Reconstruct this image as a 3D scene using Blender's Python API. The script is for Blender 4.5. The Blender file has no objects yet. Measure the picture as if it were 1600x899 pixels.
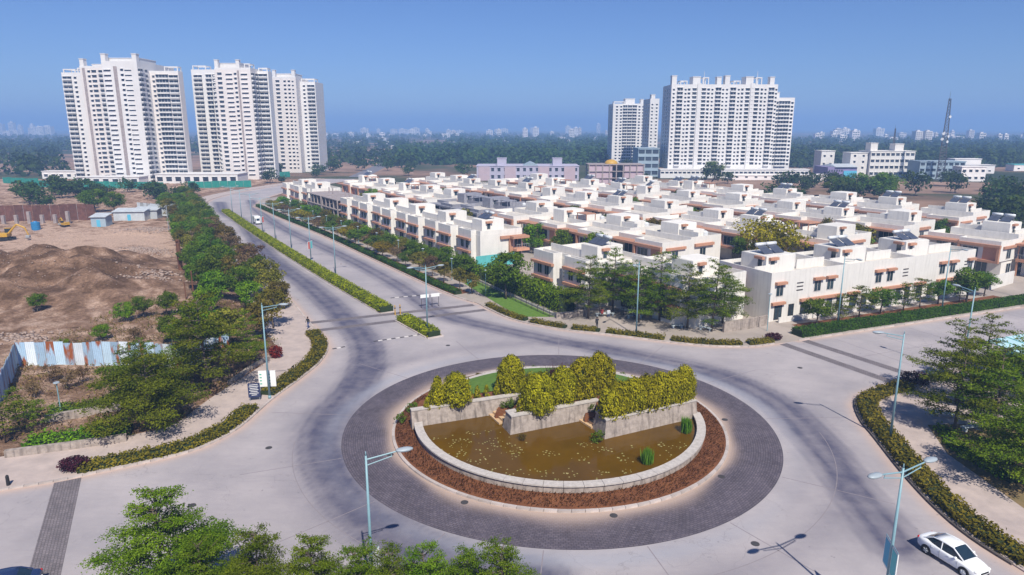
import bpy, bmesh, math, random
import numpy as np
from mathutils import Vector, Matrix
random.seed(7); rng = np.random.default_rng(11)
S = bpy.context.scene; COL = S.collection
R = math.radians

# ------------------------------------------------------------------ camera, sky, sun, exposure
H, FPX, PITCH = 28.0, 1067.0, R(13.2)
cam = bpy.data.cameras.new('camera'); cam_o = bpy.data.objects.new('camera', cam); COL.objects.link(cam_o)
cam_o.location = (0, 0, H); cam_o.rotation_euler = (R(90) - PITCH, 0, 0)
cam.sensor_width = 36; cam.lens = 36 * FPX / 1600; cam.clip_start = 0.5; cam.clip_end = 40000
S.camera = cam_o
SUN_EL, SUN_DIR = R(49), Vector((0.287, -0.958))
w = bpy.data.worlds.new('World'); S.world = w; w.use_nodes = True
nt = w.node_tree; nt.nodes.clear()
sky = nt.nodes.new('ShaderNodeTexSky'); sky.sky_type = 'NISHITA'; sky.sun_disc = False
sky.sun_elevation = SUN_EL; sky.sun_rotation = math.atan2(SUN_DIR.x, SUN_DIR.y)
sky.air_density = 1.0; sky.dust_density = 0.0; sky.ozone_density = 4.0; sky.altitude = 0
hs = nt.nodes.new('ShaderNodeMix'); hs.data_type = 'RGBA'; hs.blend_type = 'MULTIPLY'; hs.inputs[0].default_value = 1.0; hs.inputs[7].default_value = (0.335, 0.42, 0.635, 1)
bg = nt.nodes.new('ShaderNodeBackground'); bg.inputs['Strength'].default_value = 0.12
wo = nt.nodes.new('ShaderNodeOutputWorld')
nt.links.new(sky.outputs[0], hs.inputs[6]); nt.links.new(hs.outputs[2], bg.inputs[0]); nt.links.new(bg.outputs[0], wo.inputs[0])
sl = bpy.data.lights.new('sun', 'SUN'); sl.energy = 5.0; sl.angle = R(0.5); sl.color = (1.0, 0.94, 0.83)
so = bpy.data.objects.new('sun', sl); COL.objects.link(so)
sd = Vector((SUN_DIR.x * math.cos(SUN_EL), SUN_DIR.y * math.cos(SUN_EL), math.sin(SUN_EL)))
so.rotation_euler = sd.to_track_quat('Z', 'Y').to_euler(); so.location = sd * 300
S.view_settings.view_transform = 'Standard'; S.view_settings.look = 'None'
S.view_settings.exposure = 0.30; S.view_settings.gamma = 1.0
S.render.engine = 'CYCLES'
S.cycles.use_denoising = True; S.cycles.max_bounces = 6; S.cycles.volume_bounces = 1
S.cycles.transparent_max_bounces = 6; S.cycles.caustics_reflective = False; S.cycles.caustics_refractive = False
try: S.cycles.denoiser = 'OPENIMAGEDENOISE'
except Exception: pass

# ------------------------------------------------------------------ helpers
def at(x, y, z=0.0):
    """survey point: where the photograph's pixel meets the level z"""
    u = (x - 800) / FPX; v = (449.5 - y) / FPX
    d = (u, math.cos(PITCH) + v * math.sin(PITCH), -math.sin(PITCH) + v * math.cos(PITCH))
    t = (z - H) / d[2]
    return Vector((t * d[0], t * d[1], z))

def tag(o, label=None, cat=None, group=None, kind=None):
    if label: o['label'] = label
    if cat: o['category'] = cat
    if group: o['group'] = group
    if kind: o['kind'] = kind
    return o

def empty(name, loc=(0, 0, 0), rz=0.0, parent=None):
    o = bpy.data.objects.new(name, None); COL.objects.link(o); o.location = loc; o.rotation_euler = (0, 0, rz)
    o.empty_display_size = 0.3
    if parent: o.parent = parent
    return o

def inst(name, me, parent=None, loc=(0, 0, 0), rot=(0, 0, 0), scale=(1, 1, 1)):
    o = bpy.data.objects.new(name, me); COL.objects.link(o); o.location = loc; o.rotation_euler = rot; o.scale = scale
    if parent: o.parent = parent
    return o

KIDS = {}
def copy_tree(o, parent=None):
    c = o.copy(); COL.objects.link(c); c.parent = parent
    for ch in list(o.children): copy_tree(ch, c)
    return c

class MB:
    def __init__(s): s.v = []; s.f = []; s.m = []; s.uv = {}
    def _add(s, vs, fs, mi=0):
        b = len(s.v); s.v += [tuple(p) for p in vs]
        for f in fs: s.f.append([b + i for i in f]); s.m.append(mi)
        return s
    def box(s, x0, x1, y0, y1, z0, z1, mi=0):
        return s._add([(x0,y0,z0),(x1,y0,z0),(x1,y1,z0),(x0,y1,z0),(x0,y0,z1),(x1,y0,z1),(x1,y1,z1),(x0,y1,z1)],
                      [(3,2,1,0),(4,5,6,7),(0,1,5,4),(1,2,6,5),(2,3,7,6),(3,0,4,7)], mi)
    def frustum(s, b, t, z0, z1, mi=0):
        n = len(b)
        vs = [(p[0], p[1], z0) for p in b] + [(p[0], p[1], z1) for p in t]
        fs = [tuple(range(n))[::-1], tuple(range(n, 2*n))] + [(i, (i+1) % n, n + (i+1) % n, n + i) for i in range(n)]
        return s._add(vs, fs, mi)
    def prism(s, pts, z0, z1, mi=0): return s.frustum(pts, pts, z0, z1, mi)
    def obox(s, c, d, hl, hw, z0, z1, mi=0):
        d = Vector(d[:2]).normalized(); n = Vector((-d.y, d.x)); c = Vector(c[:2])
        p = [c - d*hl - n*hw, c + d*hl - n*hw, c + d*hl + n*hw, c - d*hl + n*hw]
        return s.prism(p, z0, z1, mi)
    def tube(s, p0, p1, r0, r1=None, n=8, mi=0, cap=True):
        r1 = r0 if r1 is None else r1
        p0 = Vector(p0); p1 = Vector(p1); a = (p1 - p0).normalized()
        t = a.orthogonal().normalized(); b = a.cross(t)
        vs = []
        for p, r in ((p0, r0), (p1, r1)):
            for k in range(n):
                g = 2 * math.pi * k / n; vs.append(p + t * (r * math.cos(g)) + b * (r * math.sin(g)))
        fs = [(k, (k+1) % n, n + (k+1) % n, n + k) for k in range(n)]
        if cap: fs += [tuple(range(n))[::-1], tuple(range(n, 2*n))]
        return s._add(vs, fs, mi)
    def path(s, pts, r, n=6, mi=0):
        for a, b in zip(pts, pts[1:]): s.tube(a, b, r, r, n, mi)
        return s
    def ell(s, c, rx, ry, rz, nu=12, nv=7, mi=0, rot=None):
        vs = []; fs = []
        for j in range(nv + 1):
            th = math.pi * j / nv
            for k in range(nu):
                ph = 2 * math.pi * k / nu
                p = Vector((rx*math.sin(th)*math.cos(ph), ry*math.sin(th)*math.sin(ph), rz*math.cos(th)))
                if rot: p = rot @ p
                vs.append(Vector(c) + p)
        for j in range(nv):
            for k in range(nu): fs.append((j*nu+k, (j+1)*nu+k, (j+1)*nu+(k+1) % nu, j*nu+(k+1) % nu))
        return s._add(vs, fs, mi)
    def mesh(s, name, mats, smooth=False):
        me = bpy.data.meshes.new(name); me.from_pydata(s.v, [], s.f)
        mats = mats if isinstance(mats, (list, tuple)) else [mats]
        for m in mats: me.materials.append(m)
        if len(mats) > 1: me.polygons.foreach_set('material_index', s.m)
        if smooth: me.polygons.foreach_set('use_smooth', [True] * len(s.f))
        me.update(); return me
    def build(s, name, mats, parent=None, loc=(0, 0, 0), rz=0.0, smooth=False, bevel=0.0):
        o = inst(name, s.mesh(name, mats, smooth), parent, loc, (0, 0, rz))
        if bevel:
            b = o.modifiers.new('bevel', 'BEVEL'); b.width = bevel; b.segments = 1; b.limit_method = 'ANGLE'
        return o

def np_mesh(name, V, F, mat, tint=None, uv=None, smooth=False):
    """V (n,3) array, F (m,4) int array"""
    me = bpy.data.meshes.new(name); V = np.asarray(V, dtype=np.float32); F = np.asarray(F, dtype=np.int32)
    me.vertices.add(len(V)); me.vertices.foreach_set('co', V.ravel())
    k = F.shape[1]
    me.loops.add(F.size); me.loops.foreach_set('vertex_index', F.ravel())
    me.polygons.add(len(F)); me.polygons.foreach_set('loop_start', np.arange(0, F.size, k, dtype=np.int32))
    try: me.polygons.foreach_set('loop_total', np.full(len(F), k, dtype=np.int32))
    except Exception: pass
    if tint is not None:
        a = me.attributes.new('tint', 'FLOAT', 'FACE'); a.data.foreach_set('value', np.asarray(tint, dtype=np.float32))
    me.update(calc_edges=True)
    if uv is not None:
        l = me.uv_layers.new(name='UVMap'); l.data.foreach_set('uv', np.asarray(uv, dtype=np.float32)[F.ravel()].ravel())
    if smooth: me.polygons.foreach_set('use_smooth', np.ones(len(F), dtype=bool))
    me.materials.append(mat); me.validate(); return me

def leaves(name, C, size, nrm, tint, mat, asp=0.5, tan=None):
    """many small leaf-shaped quads"""
    n = len(C); nrm = nrm / (np.linalg.norm(nrm, axis=1, keepdims=True) + 1e-9)
    t = rng.normal(size=(n, 3)) if tan is None else tan + rng.normal(size=(n, 3)) * 0.35
    t -= nrm * (t * nrm).sum(1, keepdims=True); t /= (np.linalg.norm(t, axis=1, keepdims=True) + 1e-9)
    b = np.cross(nrm, t); s = size[:, None]
    cup = nrm * s * 0.22
    V = np.stack([C - t*s, C + b*s*asp + cup, C + t*s, C - b*s*asp + cup], 1).reshape(-1, 3)
    return np_mesh(name, V, np.arange(4*n).reshape(n, 4), mat, tint)

def offset(pl, d):
    """offset a 2-D polyline to its left by d"""
    P = [Vector(p[:2]) for p in pl]; out = []
    for i, p in enumerate(P):
        a = (P[i] - P[i-1]).normalized() if i else (P[1] - P[0]).normalized()
        b = (P[i+1] - P[i]).normalized() if i < len(P) - 1 else a
        t = (a + b).normalized(); n = Vector((-t.y, t.x)); c = max(0.5, n.dot(Vector((-a.y, a.x))))
        out.append(p + n * (d / c))
    return out

def resample(pl, step):
    P = [Vector(p[:2]) for p in pl]; out = [P[0].copy()]; carry = 0.0
    for a, b in zip(P, P[1:]):
        L = (b - a).length; d = step - carry
        while d <= L: out.append(a + (b - a) * (d / L)); d += step
        carry = L - (d - step)
    return out

def smooth_line(pl, n=6):
    P = [Vector(p[:2]) for p in pl]; P = [P[0]*2 - P[1]] + P + [P[-1]*2 - P[-2]]; out = []
    for i in range(1, len(P) - 2):
        for k in range(n):
            t = k / n; a, b, c, d = P[i-1], P[i], P[i+1], P[i+2]
            out.append(0.5 * ((2*b) + (c - a)*t + (2*a - 5*b + 4*c - d)*t*t + (3*b - a - 3*c + d)*t**3))
    out.append(P[-2]); return out

def inside(pts, poly):
    x, y = pts[:, 0], pts[:, 1]; r = np.zeros(len(pts), bool); n = len(poly)
    for i in range(n):
        x0, y0 = poly[i][0], poly[i][1]; x1, y1 = poly[(i+1) % n][0], poly[(i+1) % n][1]
        c = ((y0 > y) != (y1 > y)) & (x < (x1 - x0) * (y - y0) / ((y1 - y0) + 1e-12) + x0); r ^= c
    return r

def line_dist(pts, pl):
    d = np.full(len(pts), 1e9)
    for a, b in zip(pl, pl[1:]):
        a = np.array(a[:2]); b = np.array(b[:2]); ab = b - a; t = np.clip(((pts - a) @ ab) / (ab @ ab + 1e-9), 0, 1)
        d = np.minimum(d, np.linalg.norm(pts - a - t[:, None] * ab, axis=1))
    return d

# ------------------------------------------------------------------ materials
def mat(name, col, rough=0.75, var=0.12, scale=3.0, col2=None, bump=0.0, world=False, rand=0.0, metal=0.0, spec=0.4, detail=6.0, stretch=None, streak=0.0):
    m = bpy.data.materials.new(name); m.use_nodes = True; t = m.node_tree; N = t.nodes; L = t.links
    p = N['Principled BSDF']; p.inputs['Roughness'].default_value = rough; p.inputs['Metallic'].default_value = metal
    p.inputs['Specular IOR Level'].default_value = spec
    if world: co = N.new('ShaderNodeNewGeometry').outputs['Position']
    else: co = N.new('ShaderNodeTexCoord').outputs['Object']
    if stretch:
        mp = N.new('ShaderNodeMapping'); mp.inputs['Scale'].default_value = stretch; L.new(co, mp.inputs[0]); co = mp.outputs[0]
    nz = N.new('ShaderNodeTexNoise'); nz.inputs['Scale'].default_value = scale; nz.inputs['Detail'].default_value = detail; nz.inputs['Roughness'].default_value = 0.65
    L.new(co, nz.inputs['Vector'])
    rp = N.new('ShaderNodeMapRange'); rp.inputs[1].default_value = 0.3; rp.inputs[2].default_value = 0.7
    L.new(nz.outputs[0], rp.inputs[0])
    mx = N.new('ShaderNodeMix'); mx.data_type = 'RGBA'
    a = col if col2 else tuple(c * (1 - var) for c in col); b = col2 or tuple(min(1, c * (1 + var)) for c in col)
    mx.inputs[6].default_value = (*a, 1); mx.inputs[7].default_value = (*b, 1); L.new(rp.outputs[0], mx.inputs[0])
    out = mx.outputs[2]
    if streak:
        mp2 = N.new('ShaderNodeMapping'); mp2.inputs['Scale'].default_value = (1.6, 1.6, 0.12); L.new(co, mp2.inputs[0])
        n2 = N.new('ShaderNodeTexNoise'); n2.inputs['Scale'].default_value = 1.5; n2.inputs['Detail'].default_value = 5; L.new(mp2.outputs[0], n2.inputs['Vector'])
        r2 = N.new('ShaderNodeMapRange'); r2.inputs[1].default_value = 0.5; r2.inputs[2].default_value = 0.75; r2.inputs[3].default_value = 0; r2.inputs[4].default_value = streak; L.new(n2.outputs[0], r2.inputs[0])
        m2 = N.new('ShaderNodeMix'); m2.data_type = 'RGBA'; m2.inputs[7].default_value = (col[0]*0.35, col[1]*0.35, col[2]*0.36, 1)
        L.new(r2.outputs[0], m2.inputs[0]); L.new(out, m2.inputs[6]); out = m2.outputs[2]
    if rand:
        oi = N.new('ShaderNodeObjectInfo'); mr = N.new('ShaderNodeMapRange'); mr.inputs[3].default_value = 1 - rand; mr.inputs[4].default_value = 1 + rand
        L.new(oi.outputs['Random'], mr.inputs[0])
        hv = N.new('ShaderNodeHueSaturation'); L.new(mr.outputs[0], hv.inputs['Value']); L.new(out, hv.inputs['Color']); out = hv.outputs[0]
    L.new(out, p.inputs['Base Color'])
    if bump:
        bp = N.new('ShaderNodeBump'); bp.inputs['Strength'].default_value = bump; bp.inputs['Distance'].default_value = 0.05
        L.new(nz.outputs[0], bp.inputs['Height']); L.new(bp.outputs[0], p.inputs['Normal'])
    return m

def leafmat(name, dark, light, rand=0.18, hue=0.02, trans=0.3):
    m = bpy.data.materials.new(name); m.use_nodes = True; t = m.node_tree; N = t.nodes; L = t.links
    p = N['Principled BSDF']; p.inputs['Roughness'].default_value = 0.7; p.inputs['Specular IOR Level'].default_value = 0.04
    at_ = N.new('ShaderNodeAttribute'); at_.attribute_name = 'tint'
    mx = N.new('ShaderNodeMix'); mx.data_type = 'RGBA'; mx.inputs[6].default_value = (*dark, 1); mx.inputs[7].default_value = (*light, 1)
    L.new(at_.outputs['Fac'], mx.inputs[0])
    oi = N.new('ShaderNodeObjectInfo')
    hv = N.new('ShaderNodeHueSaturation')
    mr = N.new('ShaderNodeMapRange'); mr.inputs[3].default_value = 1 - rand; mr.inputs[4].default_value = 1 + rand; L.new(oi.outputs['Random'], mr.inputs[0]); L.new(mr.outputs[0], hv.inputs['Value'])
    mh = N.new('ShaderNodeMapRange'); mh.inputs[3].default_value = 0.5 - hue; mh.inputs[4].default_value = 0.5 + hue; L.new(oi.outputs['Random'], mh.inputs[0]); L.new(mh.outputs[0], hv.inputs['Hue'])
    L.new(mx.outputs[2], hv.inputs['Color']); L.new(hv.outputs[0], p.inputs['Base Color'])
    tr = N.new('ShaderNodeBsdfTranslucent'); L.new(hv.outputs[0], tr.inputs['Color'])
    ms = N.new('ShaderNodeMixShader'); ms.inputs[0].default_value = trans
    L.new(p.outputs[0], ms.inputs[1]); L.new(tr.outputs[0], ms.inputs[2]); L.new(ms.outputs[0], N['Material Output'].inputs[0])
    return m

def road_material():
    m = bpy.data.materials.new('road_concrete'); m.use_nodes = True; t = m.node_tree; N = t.nodes; L = t.links
    p = N['Principled BSDF']; p.inputs['Roughness'].default_value = 0.8
    pos = N.new('ShaderNodeNewGeometry').outputs['Position']
    def noise(sc, det, vec=pos):
        n = N.new('ShaderNodeTexNoise'); n.inputs['Scale'].default_value = sc; n.inputs['Detail'].default_value = det; n.inputs['Roughness'].default_value = 0.65; L.new(vec, n.inputs['Vector']); return n.outputs[0]
    def mrange(x, a, b, c=0, d=1):
        r = N.new('ShaderNodeMapRange'); r.inputs[1].default_value = a; r.inputs[2].default_value = b; r.inputs[3].default_value = c; r.inputs[4].default_value = d; L.new(x, r.inputs[0]); return r.outputs[0]
    def mix(f, a, b):
        x = N.new('ShaderNodeMix'); x.data_type = 'RGBA'
        for i, q in ((6, a), (7, b)):
            if isinstance(q, tuple): x.inputs[i].default_value = (*q, 1)
            else: L.new(q, x.inputs[i])
        L.new(f, x.inputs[0]); return x.outputs[2]
    base = mix(mrange(noise(0.13, 6), 0.35, 0.65), (0.325, 0.298, 0.308), (0.425, 0.382, 0.382))
    mp = N.new('ShaderNodeMapping'); mp.inputs['Scale'].default_value = (0.25, 1.6, 1); mp.inputs['Rotation'].default_value = (0, 0, R(25)); L.new(pos, mp.inputs[0])
    base = mix(mrange(noise(1.2, 8, mp.outputs[0]), 0.5, 0.8, 0, 0.45), base, (0.30, 0.265, 0.28))
    base = mix(mrange(noise(2.5, 8), 0.55, 0.8, 0, 0.35), base, (0.50, 0.445, 0.43))
    wr = N.new('ShaderNodeAttribute'); wr.attribute_name = 'wear'
    nzz = mrange(noise(0.5, 6), 0.25, 0.75, 0.7, 1.2)
    mu = N.new('ShaderNodeMath'); mu.operation = 'MULTIPLY'; mu.use_clamp = True; L.new(wr.outputs['Fac'], mu.inputs[0]); L.new(nzz, mu.inputs[1])
    base = mix(mu.outputs[0], base, (0.075, 0.072, 0.115))
    po = N.new('ShaderNodeAttribute'); po.attribute_name = 'polish'
    base = mix(po.outputs['Fac'], base, (0.31, 0.325, 0.38))
    du = N.new('ShaderNodeAttribute'); du.attribute_name = 'dust'
    base = mix(du.outputs['Fac'], base, (0.52, 0.37, 0.29))
    L.new(base, p.inputs['Base Color'])
    vo = N.new('ShaderNodeTexVoronoi'); vo.feature = 'DISTANCE_TO_EDGE'; vo.inputs['Scale'].default_value = 0.11
    wn = N.new('ShaderNodeMix'); wn.data_type = 'VECTOR'; wn.inputs[0].default_value = 0.12; nn0 = N.new('ShaderNodeTexNoise'); nn0.inputs['Scale'].default_value = 0.4; nn0.inputs['Detail'].default_value = 6; L.new(pos, nn0.inputs['Vector'])
    ad = N.new('ShaderNodeVectorMath'); ad.operation = 'MULTIPLY_ADD'; ad.inputs[1].default_value = (6, 6, 0); L.new(nn0.outputs['Color'], ad.inputs[0]); L.new(pos, ad.inputs[2]); L.new(ad.outputs[0], vo.inputs['Vector'])
    base = mix(mrange(vo.outputs['Distance'], 0.0, 0.004, 0.28, 0.0), base, (0.13, 0.115, 0.12))
    base = mix(mrange(noise(1.7, 2), 0.70, 0.76, 0, 0.5), base, (0.13, 0.12, 0.13))
    L.new(base, p.inputs['Base Color'])
    bp = N.new('ShaderNodeBump'); bp.inputs['Strength'].default_value = 0.15; bp.inputs['Distance'].default_value = 0.02; L.new(noise(6, 6), bp.inputs['Height']); L.new(bp.outputs[0], p.inputs['Normal'])
    return m

def paver_material(name, c1, c2, mortar, bw, bh, dust=(0.48, 0.36, 0.29)):
    m = bpy.data.materials.new(name); m.use_nodes = True; t = m.node_tree; N = t.nodes; L = t.links
    p = N['Principled BSDF']; p.inputs['Roughness'].default_value = 0.8
    uv = N.new('ShaderNodeTexCoord').outputs['UV']
    b = N.new('ShaderNodeTexBrick'); b.inputs['Scale'].default_value = 1.0; b.inputs['Brick Width'].default_value = bw; b.inputs['Row Height'].default_value = bh; b.inputs['Mortar Size'].default_value = 0.02
    b.inputs['Color1'].default_value = (*c1, 1); b.inputs['Color2'].default_value = (*c2, 1); b.inputs['Mortar'].default_value = (*mortar, 1); L.new(uv, b.inputs['Vector'])
    n = N.new('ShaderNodeTexNoise'); n.inputs['Scale'].default_value = 0.5; n.inputs['Detail'].default_value = 8; n.inputs['Roughness'].default_value = 0.7; L.new(uv, n.inputs['Vector'])
    r = N.new('ShaderNodeMapRange'); r.inputs[1].default_value = 0.3; r.inputs[2].default_value = 0.7; r.inputs[3].default_value = 0.75; r.inputs[4].default_value = 1.3; L.new(n.outputs[0], r.inputs[0])
    hv = N.new('ShaderNodeHueSaturation'); L.new(b.outputs['Color'], hv.inputs['Color']); L.new(r.outputs[0], hv.inputs['Value'])
    du = N.new('ShaderNodeAttribute'); du.attribute_name = 'dust'
    mx = N.new('ShaderNodeMix'); mx.data_type = 'RGBA'; mx.inputs[7].default_value = (*dust, 1); L.new(du.outputs['Fac'], mx.inputs[0]); L.new(hv.outputs[0], mx.inputs[6])
    n3 = N.new('ShaderNodeTexNoise'); n3.inputs['Scale'].default_value = 3.0; n3.inputs['Detail'].default_value = 9; n3.inputs['Roughness'].default_value = 0.8; L.new(uv, n3.inputs['Vector'])
    r3 = N.new('ShaderNodeMapRange'); r3.inputs[1].default_value = 0.58; r3.inputs[2].default_value = 0.78; r3.inputs[3].default_value = 0; r3.inputs[4].default_value = 0.6; L.new(n3.outputs[0], r3.inputs[0])
    m3 = N.new('ShaderNodeMix'); m3.data_type = 'RGBA'; m3.inputs[7].default_value = (0.36, 0.31, 0.33, 1); L.new(r3.outputs[0], m3.inputs[0]); L.new(mx.outputs[2], m3.inputs[6])
    L.new(m3.outputs[2], p.inputs['Base Color'])
    bp = N.new('ShaderNodeBump'); bp.inputs['Strength'].default_value = 0.4; bp.inputs['Distance'].default_value = 0.02; L.new(b.outputs['Fac'], bp.inputs['Height']); bp.invert = True; L.new(bp.outputs[0], p.inputs['Normal'])
    return m

def land_material():
    m = bpy.data.materials.new('land'); m.use_nodes = True; t = m.node_tree; N = t.nodes; L = t.links
    p = N['Principled BSDF']; p.inputs['Roughness'].default_value = 0.95; p.inputs['Specular IOR Level'].default_value = 0.1
    pos = N.new('ShaderNodeNewGeometry').outputs['Position']
    def noise(sc, det):
        n = N.new('ShaderNodeTexNoise'); n.inputs['Scale'].default_value = sc; n.inputs['Detail'].default_value = det; L.new(pos, n.inputs['Vector']); return n.outputs[0]
    cr = N.new('ShaderNodeValToRGB'); e = cr.color_ramp.elements; e[0].position = 0.38; e[0].color = (0.03, 0.045, 0.015, 1); e[1].position = 0.60; e[1].color = (0.30, 0.19, 0.13, 1)
    x = e.new(0.48); x.color = (0.075, 0.08, 0.038, 1); x = e.new(0.53); x.color = (0.17, 0.11, 0.07, 1)
    L.new(noise(0.009, 9), cr.inputs[0])
    mx = N.new('ShaderNodeMix'); mx.data_type = 'RGBA'; mx.inputs[7].default_value = (0.10, 0.075, 0.05, 1)
    r = N.new('ShaderNodeMapRange'); r.inputs[1].default_value = 0.5; r.inputs[2].default_value = 0.7; r.inputs[4].default_value = 0.7; L.new(noise(0.06, 8), r.inputs[0]); L.new(r.outputs[0], mx.inputs[0]); L.new(cr.outputs[0], mx.inputs[6])
    L.new(mx.outputs[2], p.inputs['Base Color']); return m

def soil_material(name, a, b, c, sc=0.25):
    m = bpy.data.materials.new(name); m.use_nodes = True; t = m.node_tree; N = t.nodes; L = t.links
    p = N['Principled BSDF']; p.inputs['Roughness'].default_value = 0.95; p.inputs['Specular IOR Level'].default_value = 0.15
    pos = N.new('ShaderNodeNewGeometry').outputs['Position']
    def noise(s_, det):
        n = N.new('ShaderNodeTexNoise'); n.inputs['Scale'].default_value = s_; n.inputs['Detail'].default_value = det; n.inputs['Roughness'].default_value = 0.7; L.new(pos, n.inputs['Vector']); return n.outputs[0]
    cr = N.new('ShaderNodeValToRGB'); e = cr.color_ramp.elements; e[0].position = 0.36; e[0].color = (*a, 1); e[1].position = 0.64; e[1].color = (*c, 1); x = e.new(0.5); x.color = (*b, 1)
    mth = N.new('ShaderNodeMath'); mth.operation = 'ADD'
    at_ = N.new('ShaderNodeAttribute'); at_.attribute_name = 'zone'
    L.new(noise(sc, 10), mth.inputs[0]); L.new(at_.outputs['Fac'], mth.inputs[1]); L.new(mth.outputs[0], cr.inputs[0])
    n2 = noise(sc * 12, 6); r = N.new('ShaderNodeMapRange'); r.inputs[1].default_value = 0.35; r.inputs[2].default_value = 0.7; r.inputs[3].default_value = 0.7; r.inputs[4].default_value = 1.25; L.new(n2, r.inputs[0])
    hv = N.new('ShaderNodeHueSaturation'); L.new(cr.outputs[0], hv.inputs['Color']); L.new(r.outputs[0], hv.inputs['Value']); L.new(hv.outputs[0], p.inputs['Base Color'])
    bp = N.new('ShaderNodeBump'); bp.inputs['Strength'].default_value = 1.0; bp.inputs['Distance'].default_value = 0.45; L.new(n2, bp.inputs['Height']); L.new(bp.outputs[0], p.inputs['Normal'])
    return m

M = {}
M['road'] = road_material()
M['paver'] = paver_material('ring_pavers', (0.085, 0.071, 0.09), (0.125, 0.105, 0.125), (0.05, 0.042, 0.055), 0.32, 0.2)
M['strip'] = paver_material('strip_pavers', (0.15, 0.13, 0.14), (0.20, 0.17, 0.18), (0.09, 0.08, 0.08), 0.3, 0.2)
M['land'] = land_material()
M['joint'] = mat('joint_sealant', (0.24, 0.21, 0.225), 0.8)
M['kerb'] = mat('kerb_concrete', (0.46, 0.40, 0.37), 0.85, 0.2, 2.0, rand=0.15, bump=0.2)
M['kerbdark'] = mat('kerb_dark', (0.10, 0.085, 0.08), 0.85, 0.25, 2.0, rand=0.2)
M['pave'] = mat('pavement', (0.36, 0.30, 0.28), 0.9, 0.2, 0.6, col2=(0.50, 0.41, 0.37), world=True, bump=0.2)
M['colony'] = mat('colony_paving', (0.28, 0.24, 0.21), 0.9, 0.2, 0.15, col2=(0.42, 0.36, 0.32), world=True)
M['soilred'] = mat('red_soil', (0.11, 0.038, 0.014), 0.95, col2=(0.21, 0.08, 0.03), scale=1.2, world=True, bump=0.6)
M['site'] = soil_material('site_soil', (0.13, 0.075, 0.044), (0.30, 0.185, 0.122), (0.58, 0.405, 0.305))
M['lawn'] = mat('lawn', (0.07, 0.15, 0.015), 0.95, col2=(0.12, 0.21, 0.025), scale=2.0, world=True, bump=0.4)
M['verge'] = mat('dry_verge', (0.13, 0.11, 0.045), 0.95, col2=(0.26, 0.17, 0.085), scale=0.7, world=True, bump=0.5)
M['field'] = mat('bare_field', (0.16, 0.10, 0.06), 0.95, col2=(0.38, 0.235, 0.165), scale=0.035, world=True, detail=10)
M['water'] = mat('pond_water', (0.085, 0.043, 0.002), 0.08, col2=(0.125, 0.062, 0.003), scale=0.25, world=True, spec=0.16)
M['stone'] = mat('pond_stone', (0.24, 0.20, 0.175), 0.9, col2=(0.44, 0.375, 0.33), scale=2.5, bump=0.7, streak=0.85, detail=10)
M['cap'] = mat('pond_cap', (0.47, 0.43, 0.40), 0.85, 0.18, 3.0, bump=0.2)
M['ledge'] = mat('sand_ledge', (0.52, 0.36, 0.21), 0.85, 0.15, 3.0)
M['cream'] = mat('cream_plaster', (0.725, 0.695, 0.65), 0.8, 0.06, 0.8, streak=0.2, rand=0.06)
M['white'] = mat('white_plaster', (0.68, 0.655, 0.62), 0.8, 0.06, 0.6, streak=0.25)
M['roofdeck'] = mat('roof_deck', (0.55, 0.51, 0.46), 0.9, 0.2, 0.7)
M['terra'] = mat('terracotta_paint', (0.44, 0.225, 0.145), 0.8, 0.12, 2.0, rand=0.08)
M['peach'] = mat('peach_paint', (0.60, 0.30, 0.19), 0.8, 0.08, 1.5)
M['greyplaster'] = mat('raw_cement', (0.26, 0.26, 0.30), 0.9, 0.2, 1.0, streak=0.3)
M['rawconc'] = mat('raw_concrete', (0.33, 0.28, 0.27), 0.9, 0.25, 1.2, streak=0.4)
M['glass'] = mat('window_glass', (0.03, 0.05, 0.065), 0.12, 0.4, 0.6, rand=0.4, spec=0.6)
M['tglass'] = mat('tower_window', (0.045, 0.055, 0.075), 0.25, 0.4, 0.3, rand=0.5, spec=0.5)
M['frame'] = mat('window_frame', (0.55, 0.52, 0.5), 0.6)
M['darkframe'] = mat('dark_frame', (0.06, 0.05, 0.05), 0.6)
M['solar'] = mat('solar_panel', (0.07, 0.08, 0.11), 0.2, 0.2, 2.0, spec=0.6)
M['tank'] = mat('tank_metal', (0.62, 0.64, 0.66), 0.4, 0.1, 2.0)
M['tower'] = mat('tower_plaster', (0.68, 0.665, 0.655), 0.85, 0.05, 0.08, streak=0.16)
M['towerb'] = mat('tower_plaster_warm', (0.67, 0.625, 0.60), 0.85, 0.05, 0.08)
M['lamp'] = mat('lamp_paint', (0.20, 0.34, 0.39), 0.45, 0.08, 2.0, spec=0.5)
M['head'] = mat('lamp_head', (0.32, 0.37, 0.41), 0.4, 0.05, 2.0)
M['lens'] = mat('lamp_lens', (0.75, 0.75, 0.72), 0.3)
M['bark'] = mat('bark', (0.13, 0.10, 0.075), 0.95, 0.3, 6.0, bump=0.5)
M['barkpale'] = mat('bark_pale', (0.25, 0.20, 0.15), 0.95, 0.25, 6.0)
M['signw'] = mat('sign_white', (0.80, 0.80, 0.78), 0.5, 0.03, 2)
M['signg'] = mat('sign_green', (0.10, 0.42, 0.30), 0.5)
M['signb'] = mat('sign_blue', (0.03, 0.04, 0.10), 0.5)
M['cyan'] = mat('banner_cyan', (0.16, 0.60, 0.60), 0.6, 0.05)
M['red'] = mat('banner_red', (0.70, 0.14, 0.10), 0.6, 0.05)
M['blue'] = mat('banner_blue', (0.10, 0.42, 0.60), 0.6, 0.05)
M['yellow'] = mat('machine_yellow', (0.50, 0.29, 0.03), 0.5, 0.12, 2.0)
M['black'] = mat('rubber_black', (0.02, 0.02, 0.022), 0.8)
M['steel'] = mat('grey_steel', (0.30, 0.32, 0.34), 0.5, 0.15)
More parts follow.
